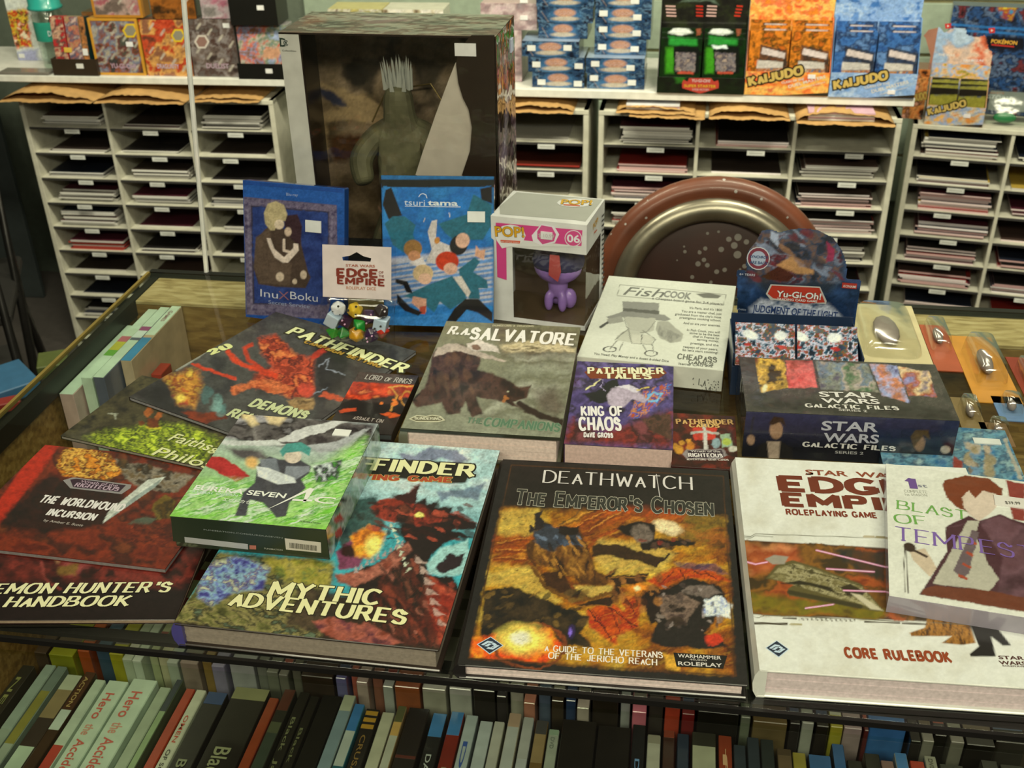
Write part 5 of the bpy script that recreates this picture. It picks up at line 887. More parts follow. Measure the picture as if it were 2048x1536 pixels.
def art_p(C):
    C.warp(16, 90, 3).grad('7c7a58', '8a8c70', 700, 80, 700, 700).pal(['8e9074', '6a6a4e', 'a8a88c', '5a563c'], 260, 110, 4, 2.4, (640, 200, 1090, 150, 1000, 700, 500, 640, 640, 400), soft=80, a=.9)
    C.pal(['3c3628', '5a523c', '78704c'], 120, 60, 7, 2.2, (560, 90, 1090, 110, 1060, 260, 640, 260), soft=50, a=.8).pal(['a89868', 'd0c090', '6c6040'], 60, 16, 8, 2.4, (620, 205, 800, 180, 960, 190, 1060, 215, 1050, 240, 640, 240), soft=16).pal(['4a3a30', '6a5a4a'], 70, 70, 10, 2, (830, 470, 930, 440, 1010, 560, 940, 610, 850, 560), soft=60, a=.7)
    C.pal(['241710', '3a2418', '54382a', '150f0a'], 46, 60, 14, 2.6, (260, 230, 400, 200, 520, 250, 500, 340, 620, 380, 740, 440, 812, 432, 790, 500, 700, 530, 740, 560, 1000, 650, 900, 625, 640, 530, 500, 500, 530, 600, 470, 605, 430, 520, 400, 590, 330, 600, 300, 520, 150, 560, 120, 520, 200, 420), soft=12)
    C.line('2c1c12', 36, 740, 540, 860, 600, 990, 648, soft=10).spot(['6a4a30', '1a120c', '54402c'], 22, (230, 260, 480, 470), 8, 30, 3, 1.6, 70, .6)
    C.poly('b8a890', 270, 220, 360, 190, 560, 260, 650, 285, 640, 295, 520, 280, 380, 240, 300, 260, 260, 270, soft=7).poly('d8cbb4', 430, 190, 500, 165, 600, 205, 620, 240, 540, 230, 490, 240, 440, 220, soft=8).ell('8a6a50', 490, 215, 26, 16, 20, .4)
    C.spot(['a8672c'], 3, (630, 500, 690, 540), 8, 16, 6).ell('b8b890', 668, 470, 8, 5, 0, .4)
F.art(.0011, '77775a', art_p, .35, .2)
F.t('R.a.', 330, 136, 452, 143, 44, 'ece6cf', wt=.22, thin=.5, serif=.12, slant=.1); F.t('SALVATORE', 455, 163, 1040, 200, 64, 'f0ead4', wt=.22, thin=.5, serif=.12); F.t('DUNGEONS & DRaGONS', 585, 95, 815, 99, 9, 'c0b890', wt=.2)
F.t('THE', 438, 642, 522, 648, 30, '5f7c5c', wt=.2, thin=.5, serif=.12); F.t('COMPANIONS', 535, 658, 958, 692, 46, '587858', wt=.2, thin=.5, serif=.12, out=(.03, '9cae86'))
F.shape('c8c49c', [(105, 622), (150, 600), (205, 605), (240, 598), (290, 605), (315, 630), (280, 640), (240, 642), (200, 640), (150, 640)], 3); F.shape('6c6848', [(120, 622), (155, 606), (205, 611), (240, 604), (280, 610), (300, 628), (270, 634), (200, 634), (150, 634)], 4); F.t('SUNDERING', 140, 628, 285, 630, 14, 'd4d0aa', wt=.22, lay=7)
b = MB(); b.box(-.0012, -.001, .0336, .1615, .0022, .0364); b.part('jacket_edge', T, mat('2a2c1c', .3))
# cook game box
T = Thing('game_box', 'flat white game box with a pencil drawing of a small cook', 'box', (.0752, 1.0885, .0002), -.2481)
b = MB(); b.box(0, 0, 0, .1626, .2249, .0268, .001); b.part('box_body', T, mat('c9c6aa', .45)); b = MB(); b.box(-.0006, -.0006, .0015, .1632, .2255, .0274); b.part('lid', T, mat('d3d2b6', .4, coat=.2)); F = top_face(T, .1626, .2249, .0274).zoom(1000, 350, 2.7307)
def art_c(C):
    C.pal(['cfd0b4', 'd9dabf'], 200, 160, 3, 1.6).warp(4, 20, 3)
    g = '7d7c6c'; dk = '4c4c44'; lg = 'b5b49c'
    C.poly('8c8b7c', 668, 690, 870, 700, 868, 750, 670, 735, soft=4).poly('5c5b50', 668, 728, 870, 742, 870, 765, 670, 750, soft=4).poly('8a897a', 580, 775, 680, 745, 900, 765, 935, 790, 900, 800, 700, 775, 600, 790, soft=4)
    C.poly(lg, 680, 775, 850, 785, 840, 850, 780, 870, 700, 840, soft=4).line(g, 4, 680, 780, 690, 830, 740, 868, 800, 860, 850, 800, soft=3).poly('a5a48e', 860, 800, 920, 800, 1000, 870, 990, 910, 930, 920, 870, 890, 850, 840, soft=5).pal(['7c7b6c', 'a5a48e'], 14, 30, 7, 2.4, (870, 820, 990, 880, 930, 918, 860, 870), soft=5)
    C.poly('bcbca2', 640, 880, 700, 840, 780, 870, 850, 900, 800, 925, 640, 905, soft=4).line(g, 5, 630, 900, 700, 842, soft=3).line(g, 5, 700, 842, 720, 920, 830, 925, 850, 900, 780, 850, soft=3).poly('c6c5aa', 720, 870, 830, 880, 830, 925, 720, 920, soft=3).line(dk, 4, 775, 875, 770, 922, soft=3)
    C.line(g, 5, 640, 905, 600, 950, soft=3).line(g, 5, 670, 915, 650, 960, soft=3).line(g, 5, 780, 930, 800, 965, soft=3).line(g, 5, 830, 925, 840, 970, soft=3).ring(dk, 600, 953, 34, 14, .12).ring(dk, 825, 975, 34, 14, .12)
    C.line(dk, 14, 548, 830, 600, 800, soft=4).poly('9a9986', 580, 790, 660, 770, 680, 800, 600, 815, soft=4).flat()
    C.line(g, 3, 655, 600, 1235, 655, 1220, 712, 640, 660, 655, 600, soft=2).poly('6f6e60', 1070, 650, 1140, 645, 1210, 660, 1190, 675, 1110, 672, soft=4)
F.art(.0011, 'd4d5ba', art_c, .45, .0, det=.04)
F.t('Fish', 670, 655, 880, 670, 50, '6f6f62', font='b', wt=.0, slant=.3); F.t('COOK', 890, 665, 1040, 680, 38, '8f8f80', font='b', wt=.8, out=(.03, '5c5c50')); F.t('a Cheapass board game for 2-4 players', 830, 680, 1215, 712, 13, '6b6b5e', font='b', wt=.2)
for s, x0, y in (("It's Paris, and it's 1800", 1035, 732), ('You are a master chef, just', 990, 750), ("graduated from the city's most", 955, 766), ('prestigious cooking school.', 980, 785), ('And so are your enemies.', 1000, 815), ('In Fish Cook, you will', 1020, 853), ('strive to be the best', 1035, 870), ('chef in France by', 1052, 888), ('earning money,', 1075, 905), ('prestige, and the', 1040, 925), ('respect of your peers.', 1000, 945), ("So let's start cooking!", 995, 962)): F.t(s, x0, y, 1212-(y-732)*.1, y+(1212-x0)*.075, 13, '5f5f52', font='b', wt=.25)
F.t('You Need: Play Money and a dozen 6-sided Dice', 510, 982, 920, 1024, 13, '5f5f52', font='b', wt=.25); F.t('CHEaPaSS', 970, 1004, 1180, 1024, 28, '6b6b5c', wt=.18, serif=.1); F.t('GaMES', 1030, 1030, 1160, 1045, 20, '6b6b5c', wt=.15, serif=.1); F.t('Item# CAG 202', 975, 1038, 1160, 1052, 14, '66665a', font='b', wt=.3)
F = front_face(T, .1626, .0274).zoom(1000, 350, 2.7307); F.t('CHEaPaSS', 1050, 1140, 1195, 1160, 36, '5c5c50', wt=.18, serif=.1); F.t('GaMES', 1100, 1170, 1180, 1180, 22, '5c5c50', wt=.25, serif=.1)
# ------------------------------------------------------------------ things standing on the counter
def leaner(name, label, x, y, yaw, lean, w, h, t, body, cat='disc case', z0=.0005):
    T = Thing(name, label, cat, (x, y, z0+t*math.sin(-lean)), yaw, lean)
    b = MB(); b.box(0, 0, 0, w, t, h, .0012); b.part('case_body', T, mat(body, .15, coat=.8)); return T, front_face(T, w, h, 0)
T, F = leaner('disc_case', 'navy disc case with ornate grey frame and two seated figures, standing', -.3388, 1.2572, -.2884, -.2418, .1358, .1732, .014, '274a80')
F.zoom(450, 340, 3.724)
def art_i(C):
    C.flat().grad('2c5a9a', '1f4a88', 140, 120, 160, 1100).poly('5f5668', 140, 200, 832, 262, 840, 700, 760, 1110, 160, 1075, soft=5)
    C.warp(6, 20, 3).pal(['554c60', '7c7280', '443c54'], 26, 26, 4, 2.6, (142, 205, 830, 265, 838, 700, 760, 1108, 162, 1072), soft=5, a=.7).flat()
    C.poly('3c3844', 195, 262, 775, 310, 775, 1000, 210, 1000, soft=4).poly('2c3a6c', 205, 275, 765, 320, 765, 880, 760, 1000, 220, 990, soft=5).warp(20, 90, 6).pal(['26325e', '34487c', '1c2650'], 120, 120, 8, 2, (205, 275, 765, 320, 765, 1000, 220, 990), soft=10, a=.8)
    C.flat().poly('4a3c30', 300, 440, 360, 400, 440, 440, 560, 400, 570, 560, 620, 760, 640, 800, 600, 880, 380, 870, 250, 850, 215, 740, 230, 520, soft=8).poly('5c4c3c', 230, 500, 330, 440, 380, 640, 500, 700, 480, 860, 260, 840, 215, 720, soft=14).poly('3c2a2c', 440, 340, 540, 330, 575, 420, 560, 560, 500, 520, 450, 460, soft=8)
    C.poly('b8a878', 290, 320, 320, 250, 380, 232, 440, 260, 465, 330, 450, 380, 400, 380, 370, 450, 340, 450, 300, 400, soft=8).ell('d8c4a0', 405, 405, 36, 36, 0, .2).ell('c8b090', 470, 460, 26, 34, 0, .25)
    C.poly('dccab0', 310, 505, 340, 510, 370, 590, 440, 650, 510, 580, 510, 545, 545, 550, 550, 600, 470, 690, 430, 690, 370, 650, 330, 570, soft=6).line('d8c4a8', 20, 440, 520, 440, 600, 480, 610, soft=5).ell('c8b494', 410, 795, 30, 34, 0, .3).ell('c8b494', 585, 780, 24, 32, 0, .3).ell('c8b494', 520, 830, 18, 20, 0, .3)
    for i in range(16): C.ell('8c8490', 170+i*2, 300+i*48, 9, 14, 0, .5, .6).ell('8c8490', 800-i*2, 350+i*44, 9, 14, 0, .5, .6)
F.art(.0011, '2a4c84', art_i, .12, .7)
F.t('Inu', 265, 940, 395, 958, 62, 'c9c9c4', font='b', wt=-.15); F.t('X', 400, 962, 480, 968, 70, '8a5c60', font='b', wt=-.2); F.t('Boku', 488, 960, 692, 982, 64, 'c9c9c4', font='b', wt=-.15); F.t('Secret Service', 325, 995, 632, 1030, 30, '8f98a8', font='b', wt=-.1)
F.t('Blu-ray', 458, 190, 545, 196, 24, '8fa0b4', font='b', wt=.1); F.tick('d8d8c6', 660, 420, .021, .0145)
b = MB(); b.box(.001, -.0004, .1680, .135, .0, .1725); b.part('clear_edge', T, clear_mat((.8, .9, 1), .1, boost=.2))
T, F = leaner('disc_case', 'bright blue disc case with tumbling figures in teal jackets, standing centre', -.1584, 1.2245, -.0978, -.2824, .1376, .1847, .014, '24262a')
F.zoom(450, 340, 3.724)
def art_t(C):
    C.flat().poly('23241f', 1160, 70, 2020, 70, 2010, 130, 1165, 130, soft=4).poly('2a7ab4', 1175, 130, 1990, 125, 1990, 1180, 1195, 1175, soft=4).warp(14, 70, 3).pal(['2c7cb8', '2468a4', '3a90c4'], 200, 150, 4, 2, (1175, 130, 1990, 125, 1990, 1180, 1195, 1175), soft=4).flat()
    C.poly('d8d0c0', 1200, 660, 1400, 640, 1990, 580, 1990, 1000, 1200, 1000, soft=30, a=.75)
    for i in range(13): C.line(('3c88c0', '2c74ac')[i % 2], 12+i % 3*7, 1200, 720+i*34, 1990, 600+i*36, soft=8, a=.8)
    C.poly('3f86bc', 1200, 1100, 1990, 1060, 1990, 1180, 1200, 1180, soft=10, a=.8)
    tl = '2c6a74'; dk = '24221f'
    C.poly(dk, 1195, 150, 1240, 130, 1320, 340, 1250, 350, 1220, 370, 1175, 260, soft=5).poly(tl, 1190, 400, 1250, 345, 1340, 345, 1420, 410, 1400, 480, 1430, 560, 1340, 620, 1250, 560, soft=8).poly(tl, 1590, 400, 1800, 330, 1850, 180, 1990, 260, 1980, 420, 1920, 520, 1700, 520, 1640, 470, soft=8).poly(dk, 1900, 140, 1990, 120, 1990, 250, 1910, 220, soft=6)
    C.poly('d4c8b4', 1510, 460, 1540, 380, 1580, 370, 1570, 520, 1690, 570, 1690, 620, 1560, 700, 1500, 680, 1540, 590, soft=6).ell('c8863c', 1580, 525, 20, 26, 20, .3)
    C.ell('9a7038', 1400, 585, 68, 66, 0, .1).ell('c88c5c', 1410, 640, 46, 40, 0, .15).ell('262422', 1740, 560, 66, 76, 20, .1).ell('e0b08c', 1770, 525, 52, 56, 10, .12)
    C.poly('e8dcc8', 1370, 690, 1470, 650, 1500, 710, 1430, 720, soft=6).ell('c83c1c', 1655, 680, 86, 74, 0, .1).ell('e4b08c', 1680, 735, 52, 44, 0, .15).ell('d8b880', 1475, 770, 76, 66, 0, .1).ell('e8b890', 1490, 810, 50, 42, 0, .15)
    C.poly(tl, 1330, 940, 1500, 860, 1690, 790, 1790, 880, 1800, 960, 1680, 1040, 1600, 980, 1560, 1060, 1480, 1000, 1400, 960, soft=8).poly(tl, 1740, 740, 1860, 650, 1900, 680, 1850, 760, 1950, 820, 1960, 880, 1890, 880, 1900, 960, 1820, 960, 1760, 840, soft=8).poly('d8ccb4', 1700, 800, 1760, 790, 1830, 910, 1810, 950, soft=6)
    C.poly('e0a880', 1870, 560, 1900, 600, 1940, 590, 1930, 670, 1860, 640, soft=6).poly('dca07c', 1400, 940, 1500, 960, 1500, 1060, 1450, 1040, 1390, 990, soft=6).poly('b84c34', 1450, 1020, 1500, 1010, 1490, 1075, 1450, 1070, soft=5)
    C.poly(dk, 1270, 810, 1360, 830, 1400, 920, 1350, 910, 1330, 860, 1270, 840, soft=5).poly(dk, 1280, 920, 1380, 1020, 1470, 1060, 1440, 1085, 1340, 1050, 1280, 990, soft=5).poly(dk, 1790, 960, 1890, 960, 1990, 1060, 1990, 1130, 1880, 1060, 1800, 1040, 1720, 1130, 1650, 1125, 1710, 1030, soft=5)
    C.ell('2f5c30', 1190, 700, 1, 1).line('c8c4b0', 6, 1480, 385, 1490, 360, soft=4).line('d8d0c0', 6, 1675, 350, 1670, 320, soft=4)
F.art(.0011, '2a6a98', art_t, .14, .6)
F.t('tsuri', 1335, 262, 1490, 268, 52, 'c8d4d8', font='b', wt=.1); F.t('tama', 1510, 262, 1735, 266, 44, 'e2e6e0', font='b', wt=.7); F.tick('dcdcc8', 1872, 348, .0215, .013)
for q in ([(1340, 272), (1755, 278), (1755, 272), (1340, 268)], [(1440, 200), (1455, 178), (1475, 172), (1500, 182), (1508, 210), (1502, 210), (1494, 188), (1475, 178), (1458, 184), (1446, 202)]): F.shape('c8d4d8', q, 3)
b = MB(); b.box(-.001, -.0008, .002, .1386, .0, .183); b.part('clear_sleeve', T, clear_mat((.97, .98, 1), .08, .4))
# pouch of dice on a hanging card
T = Thing('dice_pouch', 'clear plastic dice pouch with a white header card and red lettering', 'pouch', (-.2208, 1.159, .0187), -.1576, -.3081)
W_, H_ = .0824, .1152
b = MB(); hole = [(-.0175, .1015), (-.008, .1035), (0, .108), (.008, .1035), (.0175, .1015), (.0165, .0975), (-.0165, .0975)]
cxw = W_/2; oy = -.0112
ox = [(0, .054), (W_, .054), (W_, H_), (0, H_)]
hp = [(cxw+a, c) for a, c in hole]
vs = [(x, oy, z) for x, z in ox+hp]+[(x, oy-.0006, z) for x, z in ox+hp]
fs = [(0, 1, 9, 10), (1, 2, 8, 9), (1, 2, 8), (2, 3, 6), (2, 6, 7, 8), (3, 0, 10, 4), (3, 4, 5, 6)]; fs = [(0, 1, 9, 10), (1, 2, 8, 9), (2, 7, 8), (2, 6, 7), (2, 3, 6), (3, 5, 6), (3, 4, 5), (3, 0, 10, 4)]
b.add(vs, fs+[tuple(11+i for i in reversed(f)) for f in fs]+[(4+i, 4+(i+1) % 7, 15+(i+1) % 7, 15+i) for i in range(7)]+[(i, (i+1) % 4, 11+(i+1) % 4, 11+i) for i in range(4)]); b.part('header_card', T, mat('d3c4b2', .45))
F = front_face(T, W_, H_, oy-.0006).zoom(640, 470, 6.678)
wars(F, [('STAR WARS', 345, 420, 735, 432, 36)], 'a0583c', 3); F.t('EDGE', 240, 545, 760, 562, 100, '7a2c1c', wt=.22, thin=.95, serif=0); F.t('EMPIRE', 245, 645, 855, 676, 85, '7a2c1c', wt=.22, thin=.95, serif=0); F.t('OF', 785, 512, 850, 515, 34, '7a2c1c', font='b', wt=.6); F.t('THE', 785, 560, 855, 566, 34, '7a2c1c', font='b', wt=.6); F.t('ROLEPLAY DICE', 352, 722, 748, 738, 44, 'b8805c', font='b', wt=.5)
b = MB(); N = 14; vs = []
for zz, dp in ((0, .004), (.004, .018), (.02, .0215), (.04, .020), (.052, .011), (.0545, .0025)):
    for i in range(N):
        t = 2*math.pi*i/N; vs.append((W_/2+(W_/2+.003)*max(-1, min(1, 1.15*math.cos(t))), -dp/2*(1+math.sin(t))*1.0, zz))
b.add(vs, [(r*N+i, r*N+(i+1) % N, (r+1)*N+(i+1) % N, (r+1)*N+i) for r in range(5) for i in range(N)]); b.part('clear_bag', T, clear_mat((.96, .96, .96), .06, .8, boost=.04), True)
b = MB(); b.box(-.003, -.0006, .05, W_+.003, -.0002, H_+.008); b.part('bag_back', T, clear_mat((.95, .95, .97), .1, .5, boost=.03))
def die(kind, c, r):
    bm = bmesh.new()
    if kind == 12 or kind == 20: bmesh.ops.create_icosphere(bm, subdivisions=1, radius=r)
    elif kind == 8:
        bmesh.ops.create_icosphere(bm, subdivisions=1, radius=.001); bm.clear()
        vs = [bm.verts.new(v) for v in ((r, 0, 0), (-r, 0, 0), (0, r, 0), (0, -r, 0), (0, 0, r), (0, 0, -r))]
        for a in ((0, 2, 4), (2, 1, 4), (1, 3, 4), (3, 0, 4), (2, 0, 5), (1, 2, 5), (3, 1, 5), (0, 3, 5)): bm.faces.new([vs[i] for i in a])
    else:
        bmesh.ops.create_cube(bm, size=r*1.5)
    bmesh.ops.bevel(bm, geom=list(bm.edges), offset=r*.12, segments=2, affect='EDGES', profile=.6)
    me = bpy.data.meshes.new('die'); bm.to_mesh(me); bm.free(); me.materials.append(mat(c, .3, coat=.5)); return me
DZ = [(20, 'dcdccc', 240, 985, 'white round die with black marks'), (20, 'd8b024', 470, 1000, 'yellow round die with dark emblem'), (6, 'b7c8c4', 175, 1130, 'pale blue-grey cube die'), (8, '3c2034', 345, 1150, 'dark plum die beside the pale cube'), (8, '1f8a2c', 175, 1300, 'green die at lower left of the pouch'), (8, '197a28', 320, 1310, 'second green die, in the shadow'),
      (8, '20a034', 520, 1210, 'bright green octagonal die in the middle'), (20, 'd0961c', 490, 1320, 'orange-yellow die at the bottom'), (20, '38203c', 650, 1090, 'dark purple die with white triangle'), (20, '34203a', 690, 1330, 'dark purple die with pink symbols at the bottom'), (6, 'bccfd0', 815, 1180, 'tilted pale blue cube die with two symbols'), (20, '2c2420', 915, 1030, 'black die at upper right'), (8, 'c2301c', 895, 1290, 'red die at lower right')]
FD = front_face(T, W_, H_, -.011).zoom(640, 470, 6.678)
for k, (kd, c, u, v, de) in enumerate(DZ):
    x, z = FD.loc(u, v); x = max(.012, min(W_-.012, x)); z = max(.0108, z)
    ry = (-.0095, -.012)[k % 2]
    o = bpy.data.objects.new('die', die(kd, c, .0104 if kd != 6 else .0106)); COL.objects.link(o)
    o.matrix_world = T.M @ Matrix.Translation((x, ry, z)) @ Matrix.Rotation(k*1.3+.3, 4, 'X') @ Matrix.Rotation(k*.9, 4, 'Z') if kd != 6 else T.M @ Matrix.Translation((x, ry, z)) @ Matrix.Rotation(.25*(k % 3), 4, 'Y') @ Matrix.Rotation(.3, 4, 'X')
    props(o, de+', inside the clear pouch', 'die', 'dice in the clear pouch')
    mk = Face(type('q', (), {'M': T.M, 'o': o})(), Matrix(((1, 0, 0, 0), (0, 0, -1, ry-.0085), (0, 1, 0, 0), (0, 0, 0, 1))), 1, 1)
# number spots on the dice as small raised marks
SP = [(0, 270, 940, 26, 'o'), (0, 195, 1010, 14, 'o'), (0, 290, 1050, 14, 'o'), (1, 405, 990, 34, 'o'), (1, 515, 940, 28, 'o'), (1, 510, 1045, 20, 'o'), (3, 330, 1125, 22, 'p'), (3, 365, 1175, 22, 'p'), (6, 500, 1240, 34, 'g'), (8, 630, 1085, 34, 'w'), (8, 705, 1050, 20, 'p'), (8, 645, 1165, 22, 'p'), (9, 655, 1360, 22, 'p'), (9, 725, 1330, 22, 'p'), (9, 665, 1405, 22, 'p'), (10, 755, 1235, 26, 'o'), (10, 835, 1205, 26, 'o'), (11, 895, 1005, 22, 'w'), (12, 945, 1230, 18, 'p')]
for k, u, v, r, c in SP:
    o = [q for q in bpy.data.objects if q.get('label') == DZ[k][4]+', inside the clear pouch'][0]
    x, z = FD.loc(u, v); rr = r/6.678/2183*1.25*.55
    Mi = o.matrix_world.inverted() @ T.M; b = MB(); n = 3 if (k, u) == (8, 630) else 10; y = (-.0095, -.012)[k % 2]-.0100
    if k == 10: y = -.0203
    b.add([tuple(Mi @ Vector((x+rr*math.sin(2*math.pi*i/n), y+q, z+rr*math.cos(2*math.pi*i/n)))) for q in (0, .0015) for i in range(n)], [tuple(range(n)), tuple(range(2*n-1, n-1, -1))]+[(i, n+i, n+(i+1) % n, (i+1) % n) for i in range(n)])
    pt = b.part('symbol', None, mat({'o': '2c2c20', 'p': 'cfa0b0', 'g': '0f4a18', 'w': 'e4dcd8'}[c], .4), parent=o)
# white toy box with window
T = Thing('toy_box', 'white window toy box with pink bands and number 06', 'box', (-.0214, 1.2419, .0004), -.3206)
W_, D_, H_ = .1195, .0897, .1395; wh = mat('dcdac6', .4, coat=.2); t = .0012
FP = front_face(T, W_, H_, -.0003).zoom(950, 360, 4.8)
wx0, wz1 = FP.loc(357, 645); _, wz1b = FP.loc(1075, 690); wx1 = W_-.003; wz0 = FP.loc(357, 1345)[1]
b = MB(); b.box(0, 0, 0, W_, D_, t); b.box(0, D_-t, t, W_, D_, H_-t); b.box(0, t, t, t, D_-t, H_-t); b.box(0, 0, t, wx0, t, H_-t); b.box(wx0, 0, wz1, W_, t, H_-t); b.box(wx0, 0, t, W_, t, max(wz0, .006))
b.box(W_-t, t, wz1, W_, D_-t, H_-t); b.box(W_-t, D_-.014, t, W_, D_-t, wz1); b.box(W_-t, t, t, W_, D_-.014, .007); b.part('carton', T, wh)
b = MB(); b.box(0, 0, H_-t, W_, D_, H_); b.part('top_flap', T, wh)
b = MB(); b.box(t, D_-2.2*t, t, W_-t, D_-t, H_-t); b.box(t, t, t, W_-2*t, D_-3*t, t*2); b.part('backing', T, mat('5c4a30', .5))
b = MB(); b.box(wx0, .0002, max(wz0, .006), W_, .0006, wz1); b.box(W_-.0008, .0006, .007, W_-.0002, D_-.014, wz1); b.part('window', T, clear_mat((.97, .97, .97), .03, .3, boost=.02))
pk = 'd2447c'
FP.shape(pk, [(200, 408), (1032, 482), (1022, 634), (300, 570), (305, 960), (215, 930)], 2, name='pink_band')
FP.shape('dcdac6', [(298, 560), (1022, 634), (1022, 640), (300, 640)], 3); FP.shape('e6e4d2', [(190+150*1+148*math.cos(i*.5236), 530+105*math.sin(i*.5236)) if i != 4 else (262, 655) for i in range(12)], 4, name='speech_bubble')
FP.t('POP!', 198, 535, 480, 545, 105, 'd8a020', font='b', wt=.9, out=(.05, '3c3a2c'), slant=.0, lay=8); FP.shape('d8603c', [(245, 572), (436, 582), (432, 608), (250, 598)], 5); FP.t('MY LITTLE PONY', 255, 594, 428, 602, 14, 'e8d8c0', font='b', wt=.3, lay=9)
FP.shape('e6e0d8', [(545, 530), (640, 420), (760, 440), (810, 520), (770, 600), (640, 628), (560, 590)], 4); FP.shape('d05080', [(600, 490), (640, 432), (740, 450), (780, 520), (760, 585), (650, 615), (600, 560)], 5, name='round_emblem'); FP.tick('dfddcc', 690, 530, .0145, .0095, 8); FP.t('$ 10.99', 615, 540, 765, 552, 40, 'c4b8a8', font='b', wt=.1, lay=16)
for rr, c, ly in ((84, 'e4dcd0', 4), (76, 'd04c7c', 5)): FP.shape(c, [(945+rr*math.cos(i*.4), 558+rr*.95*math.sin(i*.4)) for i in range(16)], ly, name='number_badge')
FP.t('06', 885, 590, 1010, 600, 80, 'e6e0d4', font='b', wt=1.0, lay=7)
F = top_face(T, W_, D_, H_).zoom(950, 360, 4.8); F.shape('aaa994', [(235, 255), (400, 118), (1225, 190), (1060, 400), (960, 385), (240, 330)], 1, name='grey_panel'); F.shape('d8d6c4', [(960+175*math.cos(i*.5236), 222+42*math.sin(i*.5236)) for i in range(12)], 3); F.t('POP!', 820, 236, 1120, 246, 50, 'd0a024', font='b', wt=.9, out=(.05, '3c3a2c'), lay=6); F.shape('c8603c', [(850, 236), (1010, 248), (1005, 258), (850, 248)], 5)
F = right_face(T, D_, H_, W_+.0003).zoom(950, 360, 4.8); F.t('POP!', 1130, 480, 1178, 400, 60, 'c8982c', font='b', wt=.9, lay=4); F.shape('c86a4c', [(1140, 500), (1168, 470), (1168, 482), (1142, 515)], 3)
for i in range(16): F.shape('4a4a44', [(1215, 340+i*46), (1238, 318+i*46), (1236, 338+i*46), (1214, 358+i*46)], 3, name='side_print')
FB = Thing('toy_figurine', 'plain lavender rounded vinyl figurine with dark navy cap, inside the white toy box', 'figurine', tuple(T.M @ Vector((.072, .045, .0028))), -.32)
blob('body', FB, [((0, 0, .060), (.031, .026, .022)), ((0, 0, .036), (.013, .012, .020)), ((-.010, -.008, .014), (.006, .006, .014)), ((.008, -.008, .014), (.006, .006, .014)), ((.014, .006, .014), (.009, .009, .014)), ((-.004, .010, .016), (.012, .010, .014))], mat('a07ab8', .35, coat=.3), .0016)
b = MB(); b.ell((0, .0015, .068), (.0335, .0285, .022), 24); b.part('cap', FB, mat('2a2a4c', .7), True)
b = MB(); b.add([(x, -.0285-.002*math.cos(z), z_) for z_, x, z in ((.088, -.002, 0), (.088, .010, 0), (.066, .012, 1), (.052, .008, 1), (.060, -.004, 1))], [(0, 1, 2, 3, 4)]); b.part('stripe', FB, mat('c05048', .4))
# large collector box behind
T = Thing('collector_box', 'tall window collector box with a white left strip, behind the standing cases', 'box', (-.2713, 1.3481, .0006), -.1879)
W_, D_, H_ = .2653, .1208, .3369; t = .002; dkb = mat('2a2018', .3, coat=.4)
F = front_face(T, W_, H_, -.0003).zoom(480, 20, 3.413)
sx, _ = F.loc(425, 400); wx1 = F.loc(1600, 400)[0]; wx1 = min(wx1, W_-.01)
b = MB(); b.box(0, 0, 0, W_, D_, t); b.box(0, D_-t, t, W_, D_, H_-t); b.box(0, t, t, t, D_-t, H_-t); b.box(W_-t, t, t, W_, D_-t, H_-t); b.box(0, 0, H_-t, W_, D_, H_); b.box(sx, 0, t, sx+.002, t, H_-t); b.box(sx, 0, t, W_, t, .03); b.part('carton', T, dkb)
b = MB(); b.box(0, -.0003, t, sx, t, H_-t); b.part('white_strip', T, mat('d6d2bc', .4, coat=.2))
F.t('D', 274, 246, 322, 250, 64, '2c3c30', font='b', wt=.6, lay=4); F.t('C', 300, 238, 330, 240, 38, '2c3c30', font='b', wt=.5, out=(.12, 'd2cfba'), lay=7); F.t('Collectibles', 290, 280, 385, 284, 12, '6a6a5c', font='b', wt=.1, lay=5)
fr = [(1540, 215), (1580, 172), (1735, 172), (1752, 1300), (1480, 1230), (1520, 1110), (1570, 960), (1582, 800), (1560, 680), (1520, 600), (1490, 500), (1474, 370), (1490, 290)]
b = MB(); P = [F.loc(*p) for p in fr]; P = [(min(x, W_), z) for x, z in P]; b.yprism(P, -.0002, t); b.part('brown_front_panel', T, mat('30251a', .3, coat=.5))
b = MB(); P = [F.loc(*p) for p in [(1466, 365), (1474, 370), (1490, 500), (1520, 600), (1560, 680), (1582, 800), (1570, 960), (1520, 1110), (1470, 1260), (1150, 1260), (1185, 1155), (1240, 980), (1330, 720), (1420, 480)]]; b.yprism(P, .004, .0055); b.part('curved_card', T, mat('efe4cc', .5), label='pale curved card behind the window')
def art_dc(C):
    C.warp(30, 120, 3).pal(['6c5a3c', '9a8460', 'b8a07c', '4c4030'], 260, 220, 4, 2.6).pal(['8a7050', '5c4a38', 'a08860'], 300, 160, 8, 2, (430, 200, 1000, 200, 900, 330, 500, 340), soft=80, a=.6).poly('e0c088', 470, 460, 700, 540, 940, 640, 1180, 820, 1000, 800, 760, 760, 600, 760, 600, 900, 590, 1060, 560, 850, 500, 720, 640, 680, 700, 690, soft=20, a=.75).pal(['30344c', '4c5068'], 60, 60, 9, 2, (530, 520, 640, 550, 740, 660, 640, 660, 560, 600), soft=26)
    C.poly('1c1c16', 700, 380, 800, 320, 950, 330, 900, 600, 740, 500, soft=40, a=.8).poly('1a1a14', 1160, 320, 1400, 360, 1330, 560, 1250, 600, soft=40, a=.8).pal(['4a2c14', '6a4420', '2a1c10'], 60, 60, 12, 2.6, (600, 860, 820, 860, 860, 1000, 640, 1050), soft=40)
